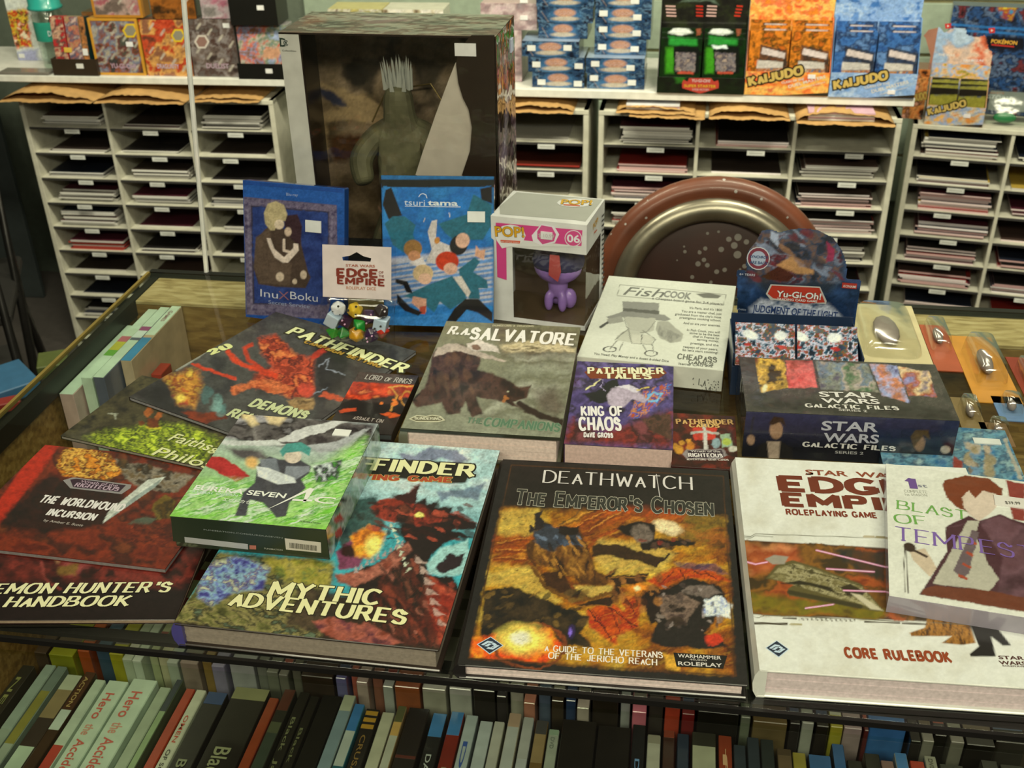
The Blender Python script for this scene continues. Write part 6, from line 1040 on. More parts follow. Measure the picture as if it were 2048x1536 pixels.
F2 = front_face(T, W_, H_, D_-t-.0006).zoom(480, 20, 3.413); F2.art(.0022, '3c3020', art_dc, .5, 0, name='backing_print', rect=(t, t, W_-t, H_-t))
b = MB(); b.box(sx+.002, .0004, .03, W_-t, .0012, H_-t); b.part('window', T, clear_mat((.93, .92, .9), .04, .7, boost=.03))
F = top_face(T, W_, D_, H_).zoom(480, 20, 3.413)
F.art(.0022, '2c1c14', lambda C: (C.warp(12, 60, 4), C.pal(['1c1410', '4a2c1c', '7a5444', '2c1c14'], 300, 22, 3, 2.8), C.poly('a8847c', 820, 50, 1100, 50, 1200, 80, 860, 85, soft=14, a=.6), C.poly('8a3c14', 440, 60, 600, 40, 580, 90, 420, 110, soft=30, a=.7)), .12, .8, bump=.4)
F = right_face(T, D_, H_, W_+.0003).zoom(480, 20, 3.413)
F.art(.0022, '3a2c24', lambda C: (C.warp(10, 60, 4), C.pal(['2c2018', '54402c', '1c1816', '6c5058', '8a7480'], 40, 160, 7, 2.8), C.line('a898a4', 22, 1800, 330, 1830, 560, 1805, 900, 1800, 1080, soft=14, a=.7)), .12, .8, bump=.4)
F.tick('c4cce0', 1853, 238, .014, .016)
F = front_face(T, W_, H_, -.0003).zoom(480, 20, 3.413); F.tick('dad6c2', 1540, 270, .0255, .0145, 8)
b = MB(); b.box(-.0006, -.0012, .001, W_+.0008, -.0005, H_+.0006); b.box(-.0006, -.0012, H_+.0008, W_+.0008, D_, H_+.0012); b.part('shrink_wrap', T, clear_mat((.97, .97, .96), .06, 1.0, 1.4))
FB = Thing('collector_statue', 'grey muscular crouching statuette with wild pale hair, inside the tall window box', 'statuette', tuple(T.M @ Vector((.128, .062, .0032))), -.19)
me = bpy.data.meshes.new('statue')
nd = [(0, 0, .10, .030), (0, 0, .145, .034), (0, 0, .185, .040), (0, -.005, .212, .018), (0, -.012, .240, .022), (0, -.008, .262, .018), (-.035, 0, .195, .020), (-.055, -.02, .165, .020), (-.045, -.035, .135, .016), (.035, 0, .195, .020), (.052, -.018, .165, .020), (.05, -.034, .13, .016), (-.02, 0, .085, .022), (-.035, -.022, .05, .018), (-.035, -.01, .012, .012), (.02, 0, .085, .022), (.035, -.02, .05, .018), (.035, -.008, .012, .012), (-.035, -.024, .006, .010), (.035, -.022, .006, .010)]
ed = [(0, 1), (1, 2), (2, 3), (3, 4), (4, 5), (2, 6), (6, 7), (7, 8), (2, 9), (9, 10), (10, 11), (0, 12), (12, 13), (13, 14), (0, 15), (15, 16), (16, 17), (14, 18), (17, 19)]
me.from_pydata([n[:3] for n in nd], ed, []); o = bpy.data.objects.new('body', me); COL.objects.link(o); o.parent = FB.o; me.materials.append(mat('7c7a58', .6, noise=.35))
md = o.modifiers.new('skin', 'SKIN'); o.modifiers.new('sub', 'SUBSURF').levels = 2; o.modifiers['sub'].render_levels = 2
for i, n in enumerate(nd): me.skin_vertices[0].data[i].radius = (n[3], n[3]*.85)
me.skin_vertices[0].data[0].use_root = True
b = MB(); rg = random.Random(3)
for i in range(46):
    a = rg.uniform(0, 2*math.pi); r0 = rg.uniform(.004, .018); x, y = r0*math.cos(a), r0*math.sin(a)-.006; b.add([(x-.003, y, .255), (x+.003, y, .255), (x, y+.003, .255), (x*1.25, y*1.2, .277+rg.uniform(0, .02))], [(0, 1, 3), (1, 2, 3), (2, 0, 3)])
b.part('hair', FB, mat('cfd3c0', .8))
b = MB(); b.lathe([(.0, .0), (.052, 0), (.05, .006), (0, .008)], 24); b.part('stand', FB, mat('2c2a20', .5)); b = MB(); b.tube([(-.05, .03, .20), (-.03, .04, .24), (.03, .04, .25), (.06, .03, .21)], .0012, 6); b.part('wire_loop', FB, mat('7c6a38', .4, metal=.5))
# upright glossy post at the rear left corner of the counter
A, Bp = Vector((-.425, 1.4085, .0006)), Vector((-.394, 1.404, .5)); Bp = A+(Vector((-.394, 1.404, .367))-A)*1.35
b = MB(); b.tube([A, Bp], .0034, 8); b.solo('glass_edge_post', 'thin bright upright glass edge standing at the rear left corner of the counter', 'post', mat('f0f8f0', .08, coat=1.), M=Matrix.Identity(4))
# chair with a round brown backrest behind the counter
T = Thing('round_back_chair', 'paint-spattered chair with a round brown padded back and metal ring, behind the counter', 'chair', (.325, 1.60, FL), -.14)
MRt = Matrix.Translation((0, 0, .875)) @ Matrix.Rotation(R(90-12), 4, 'X')
def paint_spots(h, h2):
    m = mat(h, .42, coat=.15, noise=.25, scale=14).copy(); nt = m.node_tree; b_ = nt.nodes['Principled BSDF']; src = b_.inputs['Base Color'].links[0].from_socket
    tc = nt.nodes.new('ShaderNodeTexCoord'); v = nt.nodes.new('ShaderNodeTexVoronoi'); v.inputs['Scale'].default_value = 62; v.inputs['Randomness'].default_value = 1; nt.links.new(tc.outputs['Object'], v.inputs['Vector'])
    n2 = nt.nodes.new('ShaderNodeTexNoise'); n2.inputs['Scale'].default_value = 9; nt.links.new(tc.outputs['Object'], n2.inputs['Vector'])
    mr = nt.nodes.new('ShaderNodeMapRange'); mr.inputs[1].default_value = .42; mr.inputs[2].default_value = .68; mr.inputs[3].default_value = 0; mr.inputs[4].default_value = .38; nt.links.new(n2.outputs['Fac'], mr.inputs[0])
    lt = nt.nodes.new('ShaderNodeMath'); lt.operation = 'LESS_THAN'; nt.links.new(v.outputs['Distance'], lt.inputs[0]); nt.links.new(mr.outputs[0], lt.inputs[1])
    mx = nt.nodes.new('ShaderNodeMix'); mx.data_type = 'RGBA'; nt.links.new(lt.outputs[0], mx.inputs[0]); nt.links.new(src, mx.inputs[6]); mx.inputs[7].default_value = (*alb(h2), 1); nt.links.new(mx.outputs[2], b_.inputs['Base Color']); return m
prof = [(.150, -.012)]+[(.172+.021*math.sin(t), .004-.021*math.cos(t)) for t in np.linspace(0, math.pi, 9)]+[(.155, .018)]
b = MB(); b.lathe(prof, 64, MRt); b.part('padded_rim', T, paint_spots('6a3820', 'a9a08c'), True, 'brown padded rim with white specks')
b = MB(); b.lathe([(.160, .014), (.161, .024), (.152, .031), (.142, .034), (.132, .031), (.125, .024), (.124, .010)], 64, MRt); b.part('metal_ring', T, mat('8c8468', .32, metal=.75, noise=.25, scale=20), True, 'dull metal ring')
b = MB(); b.lathe([(.0001, .016), (.10, .015), (.128, .012)], 64, MRt); b.part('center_disc', T, paint_spots('33180f', '77705f'), True, 'dark brown speckled disc'); b = MB(); b.lathe([(.0001, -.012), (.152, -.012)], 48, MRt); b.part('back_disc', T, mat('33180f', .5))
b = MB(); b.lathe([(.0001, .0), (.19, .0), (.20, .02), (.19, .045), (.0001, .05)], 40, Matrix.Translation((0, .22, .42))); b.part('seat', T, mat('5c2c18', .4), True)
for sx_ in (-1, 1):
    b = MB(); b.tube([(sx_*.13, .02, 0), (sx_*.13, .04, .42), (sx_*.12, .03, .75)], .011, 8); b.part('leg', T, mat('7c7a70', .3, metal=.8), True)
    b = MB(); b.tube([(sx_*.13, .38, 0), (sx_*.12, .36, .43)], .011, 8); b.part('leg', T, mat('7c7a70', .3, metal=.8), True)
# ------------------------------------------------------------------ magazine sorters behind the counter
RP, CW = .077, .245
wp = mat('c9c3a2', .55); dk = mat('33302a', .8)
SORT = {}
def sorter(key, label, X, Y, Z, yaw, rows, cols=3, top=.012, D=.30):
    T = Thing('magazine_sorter', label, 'sorter', (X, Y, 0), yaw); SORT[key] = (T, Z, rows, cols)
    W = CW*cols; zt = Z; zb = max(Z-rows*RP, FL+.02)
    for x in (-.012, W-.002):
        b = MB(); b.box(x, 0, FL+.001, x+.014, D, zt+top, .001); b.part('side_panel', T, wp)
    b = MB(); b.box(-.012, -.001, zt, W+.012, D, zt+top, .001); b.part('top_panel', T, wp)
    b = MB(); b.box(.002, D-.006, FL+.001, W-.002, D-.002, zt); b.part('back_panel', T, mat('8c866c', .8))
    for c in range(1, cols):
        b = MB(); b.box(c*CW-.0045, .002, FL+.001, c*CW+.0045, D-.007, zt-.0005); b.part('divider', T, wp)
    for r in range(1, rows+1):
        z = Z-r*RP
        if z < FL+.02: break
        for c in range(cols):
            x0 = c*CW+(.0047 if c else .0022); x1 = (c+1)*CW-(.0047 if c < cols-1 else .0022)
            b = MB(); b.box(x0, .003, z-.0045, x1, D-.007, z); b.part('shelf', T, wp)
            b = MB(); b.box(x0, .0012, z-.0075, x1, .0029, z-.0012); b.part('shelf_lip', T, dk)
            k = rng.uniform(-.02, .03); b = MB(); b.box(c*CW+.10+k, -.0008, z-.0175, c*CW+.145+k, .001, z-.0055); b.part('name_card', T, mat('d9d7bf', .6))
            b = MB(); b.box(c*CW+.106+k, -.0011, z-.0125, c*CW+.139+k, -.0008, z-.0105); b.part('faint_writing', T, mat('a8a690', .6))
    return T
sorter('L', 'off-white magazine sorter at the left, with three columns of paper slots', -1.386, 3.126, -.212, -.143, 10)
sorter('M', 'off-white magazine sorter mostly hidden behind the tall window box', .252-.785*math.cos(-.17), 2.802-.785*math.sin(-.17), -.197, -.17, 9)
sorter('R', 'off-white magazine sorter in the centre right behind the round chair back', .252, 2.802, -.197, -.17, 9)
sorter('F', 'off-white magazine sorter at the right frame edge, lower than its neighbours', 1.117, 2.908, -.283, -.316, 9)
magm = {}
def mag_mesh(e, c):
    if (e, c) not in magm:
        b = MB(); b.box(0, 0, 0, 1, 1, 1); b.m = [1, 1, 0, 0, 0, 0]; magm[(e, c)] = b.mesh('magazine', [mat(e, .7), mat(c, .25, coat=.4)])
    return magm[(e, c)]
ORD = ['first', 'second', 'third', 'fourth', 'fifth', 'sixth', 'seventh', 'eighth', 'ninth']
NM = {'L': 'left', 'M': 'half-hidden', 'R': 'centre right', 'F': 'far right'}; CN = ['left', 'middle', 'right']
def stack(key, r, c, n, edges, covers, th=.0035, w=.17, x0=None, tilt=.0, dy=.016):
    T, Z, rows, cols = SORT[key]; z = Z-(r+1)*RP+.0004; x = x0 if x0 is not None else rng.uniform(.02, .05)
    for i in range(n):
        h = th*rng.uniform(.6, 1.5); e = rng.choice(edges); cv = rng.choice(covers)
        if z+h > Z-r*RP-.008: break
        o = bpy.data.objects.new('magazine', mag_mesh(e, cv)); COL.objects.link(o)
        xx = c*CW+x+rng.uniform(-.008, .008); xx = min(max(xx, c*CW+.007), (c+1)*CW-.008-w)
        a = rng.uniform(-.01, .01); xx = min(max(xx, c*CW+.010), (c+1)*CW-.012-w)
        o.matrix_world = T.M @ Matrix.Translation((xx, dy+rng.uniform(-.008, .012), z)) @ Matrix.Rotation(a, 4, 'Z') @ Matrix.Diagonal((w, .235, h, 1))
        props(o, '%s magazine from the bottom, %s slot down, %s column of the %s sorter' % ((ORD+['tenth', 'eleventh', 'twelfth'])[i], ORD[r], CN[c], NM[key]), 'magazine', 'magazines in the %s sorter, %s column, %s slot' % (NM[key], CN[c], ORD[r])); z += h+.0004
WH = ['ddd7bc', 'c5bea6', 'e9e3c8']; PK = ['dfbeac', 'e8d2be', 'd0a494', 'ece0cc']; RD = ['b8402c', 'c9b8a0', 'cfc4ae']; DC_ = ['2a2622', '3a3028', '4c3a30', '20242c', '54242c']
for r, row in enumerate([(6, 2, 7), (2, 2, 1), (3, 6, 1), (7, 6, 5), (8, 1, 3), (6, 3, 1), (1, 1, 0), (1, 1, 0), (5, 2, 0)]):
    for c, n in enumerate(row):
        if n: stack('L', r, c, n, WH if (r, c) != (5, 0) else RD, DC_, .0045 if n > 3 else .003)
stack('M', 0, 2, 1, WH, ['b5ae96'], .003); stack('M', 1, 2, 3, ['a83020', '6a2018'], ['2c1c14', '4a2014'], .004, w=.2); stack('M', 2, 2, 1, ['8a846c'], ['8a846c'], .003)
for r, row in enumerate([(10, 3, 0), (4, 1, 8), (7, 2, 8), (9, 0, 9), (5, 0, 8), (3, 0, 5), (0, 0, 3)]):
    for c, n in enumerate(row):
        if n: stack('R', r, c, n, WH if (r + c) % 3 == 0 else PK, DC_+['8a2c24'], .004, w=.18)
for r, row in enumerate([(11, 3), (4, 1), (10, 5), (7, 1), (7, 5), (8, 6), (4, 3)]):
    for c, n in enumerate(row):
        if n: stack('F', r, c, n, WH if r < 2 else PK, DC_+['8a2c24', 'c0a040'], .0042, w=.185)
# ------------------------------------------------------------------ white boards above the sorters
wt = mat('dad6bc', .45)
TL = Thing('white_shelf_board', 'long white shelf board at the left above the kraft bags', 'shelf board', (-1.386, 3.126, 0), -.143)
b = MB(); b.box(-.25, 0, -.160, .85, .34, -.142, .001); b.part('board', TL, wt); b = MB(); b.box(-.25, .30, -.2, .85, .31, -.1602); b.part('bracket_rail', TL, wt)
TR = Thing('white_shelf_board', 'white shelf board on the right carrying the orange and blue display cartons', 'shelf board', (.252, 2.802, 0), -.17)
b = MB(); b.box(-.60, 0, -.154, .768, .36, -.134, .001); b.part('board', TR, wt); b = MB(); b.box(-.60, .30, -.178, .768, .31, -.1542); b.part('bracket_rail', TR, wt)
# ------------------------------------------------------------------ kraft paper bags
def bag(label, key, x, w, d, h, seed, z0=None, y0=.0, dz=.0, tw=0., contents=0):
    T0, Z, _, _ = SORT[key]; zz = (Z+.0125 if z0 is None else z0)
    T = Thing('kraft_bag', label, 'paper bag', tuple(T0.M @ Vector((x, y0, zz))), 0, group='flattened kraft bags on the sorters'); T.o.rotation_euler = (0, 0, 0); T.M = T0.M @ Matrix.Translation((x, y0, zz)) @ Matrix.Rotation(tw, 4, 'Z'); T.o.matrix_world = T.M
    rg = random.Random(seed); nx, ny = 26, 9; b = MB(); V = []
    ph = rg.uniform(0, 6)
    for lay in (0, 1):
        for j in range(ny+1):
            for i in range(nx+1):
                s, q = i/nx, j/ny; e = math.sin(math.pi*s)**.6
                zq = (h*(.75+.25*math.sin(3*s+ph))*e*(1-.35*q) if lay else .0005)
                if lay and (key, seed) and contents == 0: zq *= (1-.35*(1-q)**4)
                y = q*d-(.012*abs(math.sin(9*s+ph))+(.004 if i % 2 else 0) if (j == 0) else 0)-(.02 if lay == 0 and j == 0 else 0)
                V.append((s*w, y, max(.0006*lay+.0004, zq+rg.uniform(-.0016, .0016)*lay)))
    M_ = (nx+1)*(ny+1); F_ = []
    for lay in (0, 1):
        for j in range(ny):
            for i in range(nx): a = lay*M_+j*(nx+1)+i; F_.append((a, a+1, a+nx+2, a+nx+1))
    for j in range(ny): F_.append((j*(nx+1), (j+1)*(nx+1), M_+(j+1)*(nx+1), M_+j*(nx+1))); F_.append((j*(nx+1)+nx, M_+j*(nx+1)+nx, M_+(j+1)*(nx+1)+nx, (j+1)*(nx+1)+nx))
    for i in range(nx): a = ny*(nx+1)+i; F_.append((a, a+1, M_+a+1, M_+a))
    b.add(V, F_); b.part('bag_paper', T, mat('b98f50', .8, bump=.4, scale=30, noise=.14), True)
    for i in range(contents):
        b = MB(); b.box(w*.12, .004+.002*(i % 2), .002+i*.0042, w*.8, d*.9, .0055+i*.0042); b.part('enclosed_comic', T, mat(('d9d2bc', 'c9a0a0', 'd4d0c0')[i % 3], .4))
bag('kraft paper bag at the far left above the first sorter column', 'L', -.03, .275, .26, .042, 3, y0=-.035)
bag('kraft paper bag over the middle column of the left sorter', 'L', .25, .26, .26, .036, 4, y0=-.03)
bag('flatter kraft paper bag over the right column of the left sorter', 'L', .515, .20, .22, .022, 5, y0=-.002, z0=-.199)
bag('kraft paper bag on the half-hidden sorter beside the tall window box', 'M', .47, .24, .25, .026, 6, y0=-.012)
bag('kraft paper bag with white comics showing, left on the centre right sorter', 'R', .035, .20, .24, .016, 7, z0=-.1782, y0=-.012, contents=3)
bag('thin kraft sheet bag hanging over the front of the centre right sorter', 'R', .07, .19, .2, .006, 12, y0=-.028, z0=-.1835, tw=-.02)
bag('crumpled kraft paper bag in the middle of the centre right sorter', 'R', .27, .20, .24, .03, 8, y0=-.02)
bag('kraft paper bag with a magazine inside, right on the centre right sorter', 'R', .485, .235, .24, .046, 9, y0=-.045, contents=5)
# ------------------------------------------------------------------ goods on the boards
def carton(T0, label, x, y, w, d, h, z, col, fn=None, name='carton_box', cat='box', group=None, tw=0., cell=.0032, rough=.25, coat=.4, topcol=None, zoom=(0, 0, 1)):
    T = Thing(name, label, cat, group=group, M=T0.M @ Matrix.Translation((x, y, z+.0005)) @ Matrix.Rotation(tw, 4, 'Z'))
    b = MB(); b.box(0, 0, 0, w, d, h, .001); b.part('box_body', T, mat(col, rough, coat=coat)); F = front_face(T, w, h).zoom(*zoom)
    if fn: F.art(cell, col, fn, rough, coat, name='front_print')
    if topcol: b = MB(); b.box(.001, .001, h, w-.001, d-.001, h+.0004); b.part('top_print', T, mat(topcol, rough, coat=coat))
    return T, F
def sx(key, u, v=150):
    T0 = {'L': TL, 'R': TR, 'F': SORT['F'][0]}[key]; yw = {'L': -.143, 'R': -.17, 'F': -.316}[key]
    P = onplane(u, v, tuple(T0.M.translation), yw); return float((P-np.array(T0.M.translation)) @ np.array([math.cos(yw), math.sin(yw), 0])), float(P[2])
ZB = -.142
Zl = (90, 0, 4.0157)
# white card box at far left
x0, x1 = sx('L', 14, 60)[0], sx('L', 88, 60)[0]
T, F = carton(TL, 'white upright card box with a red and yellow creature splash, far left on the board', x0-.092, .17, x1-x0-.015, .045, .175, ZB, 'cfcdb4', lambda C: (C.warp(30, 90, 3), C.pal(['c9ccb8', 'dcdcc0'], 100, 90, 3, 2), C.pal(['c8401c', 'e8c83c', '4a2024', 'e86a2c', 'f0e0b0'], 70, 60, 5, 3, (80, 160, 400, 130, 480, 700, 240, 700, 130, 480), soft=40), C.grad('c9ccb8', '6a6c90', 300, 700, 320, 950, a=.0), C.poly('8c8cac', 150, 760, 560, 720, 560, 960, 190, 960, soft=60, a=.8)), zoom=(0, 0, 7.31))
F.tick('d9d6c0', 320, 815, .018, .012)
T, F = carton(TL, 'flat clear-lidded box lying at the left end of the white board', x0-.06, .004, .15, .05, .008, ZB, '77705f', None, cat='box')
# drinking bottle
xb = sx('L', 88, 100)[0]
T = Thing('drinking_bottle', 'clear drinking bottle with a teal lid and teal label', 'bottle', M=TL.M @ Matrix.Translation((xb-.034, .112, ZB+.0005)) @ Matrix.Scale(1.16, 4))
b = MB(); b.lathe([(.0001, 0), (.030, 0), (.032, .004), (.0345, .10), (.037, .125), (.034, .128), (.0335, .139)], 32); b.part('bottle_body', T, clear_mat((.82, .88, .84), .05, .2, boost=.06), True)
b = MB(); b.lathe([(.036, .139), (.041, .139), (.0415, .145), (.038, .148), (.037, .175), (.036, .178), (.0001, .178)], 32); b.part('lid', T, mat('2c9a82', .3, coat=.4), True, 'teal lid')
b = MB(); n = 12; V = []
for zz in (.066, .112):
    for i in range(n+1): a = R(-155+130*i/n); rr = .0352+.0012*(zz > .1); V.append((rr*math.cos(a), rr*math.sin(a), zz))
b.add(V, [(i, i+1, n+2+i, n+1+i) for i in range(n)]); b.part('label_band', T, mat('2c9474', .4), True, 'teal label')
F = Face(T, Matrix(((math.cos(.35), 0, math.sin(.35), .0125), (math.sin(.35), 0, -math.cos(.35), -.0345), (0, 1, 0, .076), (0, 0, 0, 1))), .03, .03); F.t('DU', 0, .004, .016, .004, .014, 'c9d6c4', font='b', wt=.7, local=True, lay=6)
# dark tray with upright card packs
x0, x1 = sx('L', 101, 130)[0], sx('L', 199, 130)[0]
T = Thing('dark_tray', 'small dark brown open tray with a price sticker on the white board', 'tray', M=TL.M @ Matrix.Translation((x0, .006, ZB+.0005))); W_ = x1-x0-.012
br = mat('33281a', .4); b = MB(); b.box(0, 0, 0, W_, .07, .002); b.box(0, 0, .002, W_, .002, .046); b.box(0, .068, .002, W_, .07, .046); b.box(0, .002, .002, .002, .068, .046); b.box(W_-.002, .002, .002, W_, .068, .046); b.part('tray_body', T, br)
F = front_face(T, W_, .046).zoom(0, 0, 7.31); F.tick('d9d6c0', 1170, 965, .021, .013)
for k, (a, c, cols) in enumerate(((.004, .042, ['b8302c', '5a4038', 'd0a880', '8c2c24']), (.047, .086, ['a88c60', 'b86a4c', '3c4a5c', 'c8a890']), (.089, .105, ['20423c', 'c07a3c', '2c2420']))):
    t2 = Thing('card_pack', ('red-topped card pack standing in the dark brown tray', 'tan card pack standing in the middle of the dark brown tray', 'narrow green card pack standing at the right of the dark brown tray')[k], 'card pack', group='card packs in the dark tray', M=T.M @ Matrix.Translation((a, .020, .0068)) @ Matrix.Rotation(R(-6), 4, 'X'))
    c = min(c, W_-.004); b = MB(); b.box(0, 0, 0, c-a, .03, .148, .001); b.part('pack_body', t2, mat(cols[0], .3, coat=.4)); F = front_face(t2, c-a, .148).zoom(0, 0, 7.31)
    F.art(.003, cols[0], lambda C: (C.warp(20, 60, 3), C.pal(cols, 70, 60, 4+k, 2.8)), .3, .4)
    if k == 0: F.tick('d0a838', 995, 730, .022, .013)
    if k == 1: F.tick('dcd8c4', 1250, 760, .015, .018)
def tin(label, u0, u1, v1, h, z, cols, s, border=None, d=.05, y=.02, group='card tins on the white board', zoom=Zl, badge=None, logo=True, T0=None):
    T0 = T0 or TL; x0, x1 = sx('L', u0, v1)[0], sx('L', u1, v1)[0]
    def fn(C):
        C.warp(26, 60, s).pal(cols, 90, 80, s, 3)
        C.flat()
        R_ = random.Random(s); a0, b0 = (u0-zoom[0])*zoom[2], (u1-zoom[0])*zoom[2]; v0 = (v1-zoom[1]-115)*zoom[2]
        for i in range(8): C.line('b8ae94', 18, a0+40+(i % 4)*(b0-a0)/4.2, v0+70+i*48, a0+66+(i % 4)*(b0-a0)/4.2, v0+30+i*48, soft=6, a=.8)
    T, F = carton(T0, label, x0+.001, y, x1-x0-.002, d, h, z, border or cols[0], fn, 'card_tin', 'tin', group, zoom=zoom)
    if border:
        b = MB(); q = .007
        for r_ in ((0, 0, x1-x0-.002, q), (0, h-q, x1-x0-.002, h), (0, q, q, h-q), (x1-x0-.002-q, q, x1-x0-.002, h-q)): b.box(r_[0], -.0012, r_[1], r_[2], -.0003, r_[3], 0)
        b.part('tin_rim', T, mat(border, .3, coat=.5))
    return T, F
T, F = tin('yellow-rimmed card tin with mixed monster print and a yellow seal', 190, 288, 155, .155, ZB, ['3c3a34', '8a4a2c', '6c7480', 'b0a484', '6a2c28', '4c5040'], 5, 'c98f2c')
F.tick('e0dccb', 680, 355, .020, .013); F.t('YU-GI-OH!', 530, 545, 735, 552, 42, 'b8a0a4', font='b', wt=.4, out=(.06, '8a3038'), lay=5)
def seal(F, u, v, r, c='d8b428', c2='8c8468'):
    F.shape(c, [(u+r*math.cos(i*math.pi/3), v+r*math.sin(i*math.pi/3)) for i in range(6)], 4, name='seal'); F.shape(c2, [(u+r*.72*math.cos(i*math.pi/3), v+r*.72*math.sin(i*math.pi/3)) for i in range(6)], 5, name='seal')
seal(F, 685, 245, 64)
T, F = tin('red and orange card tin with a winged print, between two other tins', 290, 383, 155, .152, ZB, ['6a3c28', 'c8502c', 'a8341c', 'd8a050', '8a5a3c'], 8)
seal(F, 1070, 285, 60); F.t('DRAGUNITY', 905, 548, 1080, 552, 40, 'c4b0b0', font='b', wt=.4, out=(.06, '8a3038'), lay=5)
T, F = tin('grey-brown card tin with a white hexagon seal and sticker, right of the bright upright edge', 384, 476, 155, .155, ZB, ['5c5248', '4a3428', '8a8074', '6a5a4c', '3c3028'], 11)
seal(F, 1260, 335, 62, 'c9bca4', '8c6a58'); F.tick('dedac6', 1455, 205, .018, .012); F.t('DUELIST', 1300, 545, 1480, 550, 42, 'b0a0a0', font='b', wt=.4, out=(.06, '8a3038'), lay=5)
tin('yellow-rimmed card tin stacked on top of the mixed monster tin', 180, 280, 32, .12, ZB+.1568, ['6a5a4c', 'b09480', '9a4a50', 'b8a890'], 15, 'b97c28')
tin('brown card tin at the top left, behind the stacked tins', 135, 176, 30, .16, ZB, ['5c4420', '8a5a2c', '3a2c1c'], 16, y=.075, T0=TL)
tin('dark amber card tin at the top beside the bright upright edge', 295, 385, 20, .10, ZB+.1538, ['3a2814', '9a5a20', '5a3818'], 17)
tin('silver-pink card tin stacked on the grey-brown tin', 396, 470, 22, .10, ZB+.1568, ['7c7468', 'a89a90', 'a06068'], 18)
def tray(label, T0, x0, x1, z, h, d=.09, y=.0, us=None):
    T = Thing('dark_tray', label, 'tray', M=T0.M @ Matrix.Translation((x0, y, z+.0005))); W_ = x1-x0; m = mat('15140f', .35)
    b = MB(); b.box(0, 0, 0, W_, d, .002); b.box(0, 0, .002, W_, .002, h); b.box(0, d-.002, .002, W_, d, h); b.box(0, .002, .002, .002, d-.002, h); b.box(W_-.002, .002, .002, W_, d-.002, h); b.part('tray_body', T, m)
    F = front_face(T, W_, h).zoom(*Zl); F.tick('dedac6', us[0], us[1], .019, .012); return T
x0, x1 = sx('L', 477, 150)[0], sx('L', 562, 150)[0]
tray('black open tray low beside the tall window box', TL, x0, x1+.03, ZB, .042, us=(1800, 570))
t2 = Thing('card_pack', 'colourful card bundle in the low black tray beside the tall window box', 'card pack', M=TL.M @ Matrix.Translation((x0+.004, .02, ZB+.003)))
b = MB(); b.box(0, 0, 0, x1-x0+.02, .05, .139, .001); b.part('pack_body', t2, mat('8a8478', .3)); front_face(t2, x1-x0+.02, .139).zoom(*Zl).art(.0035, '8c8074', lambda C: (C.warp(20, 50, 3), C.pal(['8a5a3c', '8c94a4', 'c8603c', 'b0a890', '6a7a50', '9aa4b4'], 70, 60, 6, 3), C.poly('c8946c', 1745, 390, 1880, 390, 1880, 470, 1745, 470, soft=8)), .25, .5)
tray('black tray stacked above the colourful card bundle, top of the photo', TL, sx('L', 458, 20)[0], sx('L', 553, 20)[0], ZB+.1435, .075, us=(1730, 62))
for k, (u0, u1, cols) in enumerate(((628, 740, ['b8a85c', '8c8450', 'c8c0a0']), (742, 868, ['c9c0a0', 'd8d0b8', 'a89a70']))):
    carton(TL, ('pale box with a portrait print on top of the board, left of its twin', 'cream box behind the tall window box at the top')[k], sx('L', u0, 20)[0], .12, sx('L', u1, 20)[0]-sx('L', u0, 20)[0], .1, .155, -.133, cols[0], lambda C: (C.warp(10, 40, 3), C.pal(cols+['5a4434'], 50, 40, 4+k, 2.6)), zoom=(600, 0, 4.096))
# ---- right board
ZR = -.134
x0, x1 = sx('R', 952, 60)[0], sx('R', 1066, 60)[0]
for k in range(3):
    carton(TR, 'pink booster carton in the pile left of the blue cartons, %s' % ('lowest', 'middle', 'topmost')[k], x0, .07, (x1 if k == 2 else sx('R', 1034, 60)[0])-x0, .12, .066, ZR+k*.0668, 'b8968a', lambda C: (C.warp(14, 50, 3), C.pal(['bfa09a', 'c9b4a4', '9c8078', '8a7c74'], 90, 60, 3+k, 2), C.line('8a7434', 50, 1560-950*0, 60, 1780, 60, soft=8, a=0)), group='pink booster cartons', zoom=(600, 0, 4.096))[1].tick('e2dcc8', 1835, 145-k*140, .020, .011)
def blue_box(label, u0, u1, zi, dyy, y=.02, tk=((.16, .55), (.78, .4)), top=False):
    v = 150-zi*29; x0, x1 = sx('R', u0, 150)[0], sx('R', u1, 150)[0]; h = .0385; rg = random.Random(zi*7+u0)
    def fn(C):
        cu, cv = C.U0.mean(), C.V0.mean(); w_ = C.U0.max()-C.U0.min(); hh = C.V0.max()-C.V0.min()
        C.warp(14, 40, zi+2).pal(['141c28', '2c4a64', '1c2838', '5a7a8c', '202430'], 90, 50, zi+u0, 3).flat()
        C.ell('3c6a8a', cu, cv+10, w_*.3, hh*.5, 0, .5, .8).ell('b88868', cu, cv-hh*.14, w_*.19, hh*.26, 0, .3).ell('b8a888', cu, cv+hh*.22, w_*.24, hh*.14, 0, .4)
        C.line('a89078', 8, cu-w_*.42, cv-hh*.2, cu-w_*.3, cv+hh*.4, soft=6, a=.7)
    T, F = carton(TR, label, x0, y, x1-x0, .12, h, ZR+zi*(h+.0008), '1c2430', fn, 'booster_box', 'box', 'blue booster boxes', cell=.002, zoom=(1020, 0, 6.606), topcol='8a9aa4')
    W_ = x1-x0
    for a, q in tk:
        b = MB(); b.box(W_*a-.0105, -.0012, h*q-.007, W_*a+.0105, -.0004, h*q+.007); b.part('price_sticker', T, mat('dbd8c2', .6))
    F.t('YU-GI-OH!', W_*.36, h*.52, W_*.64, h*.52, h*.26, 'c9a890', font='b', wt=.4, out=(.06, '8a3c2c'), local=True, lay=3); F.t('BATTLE PACK', W_*.33, h*.18, W_*.67, h*.18, h*.18, 'bfb8a4', font='b', wt=.3, local=True, lay=3)
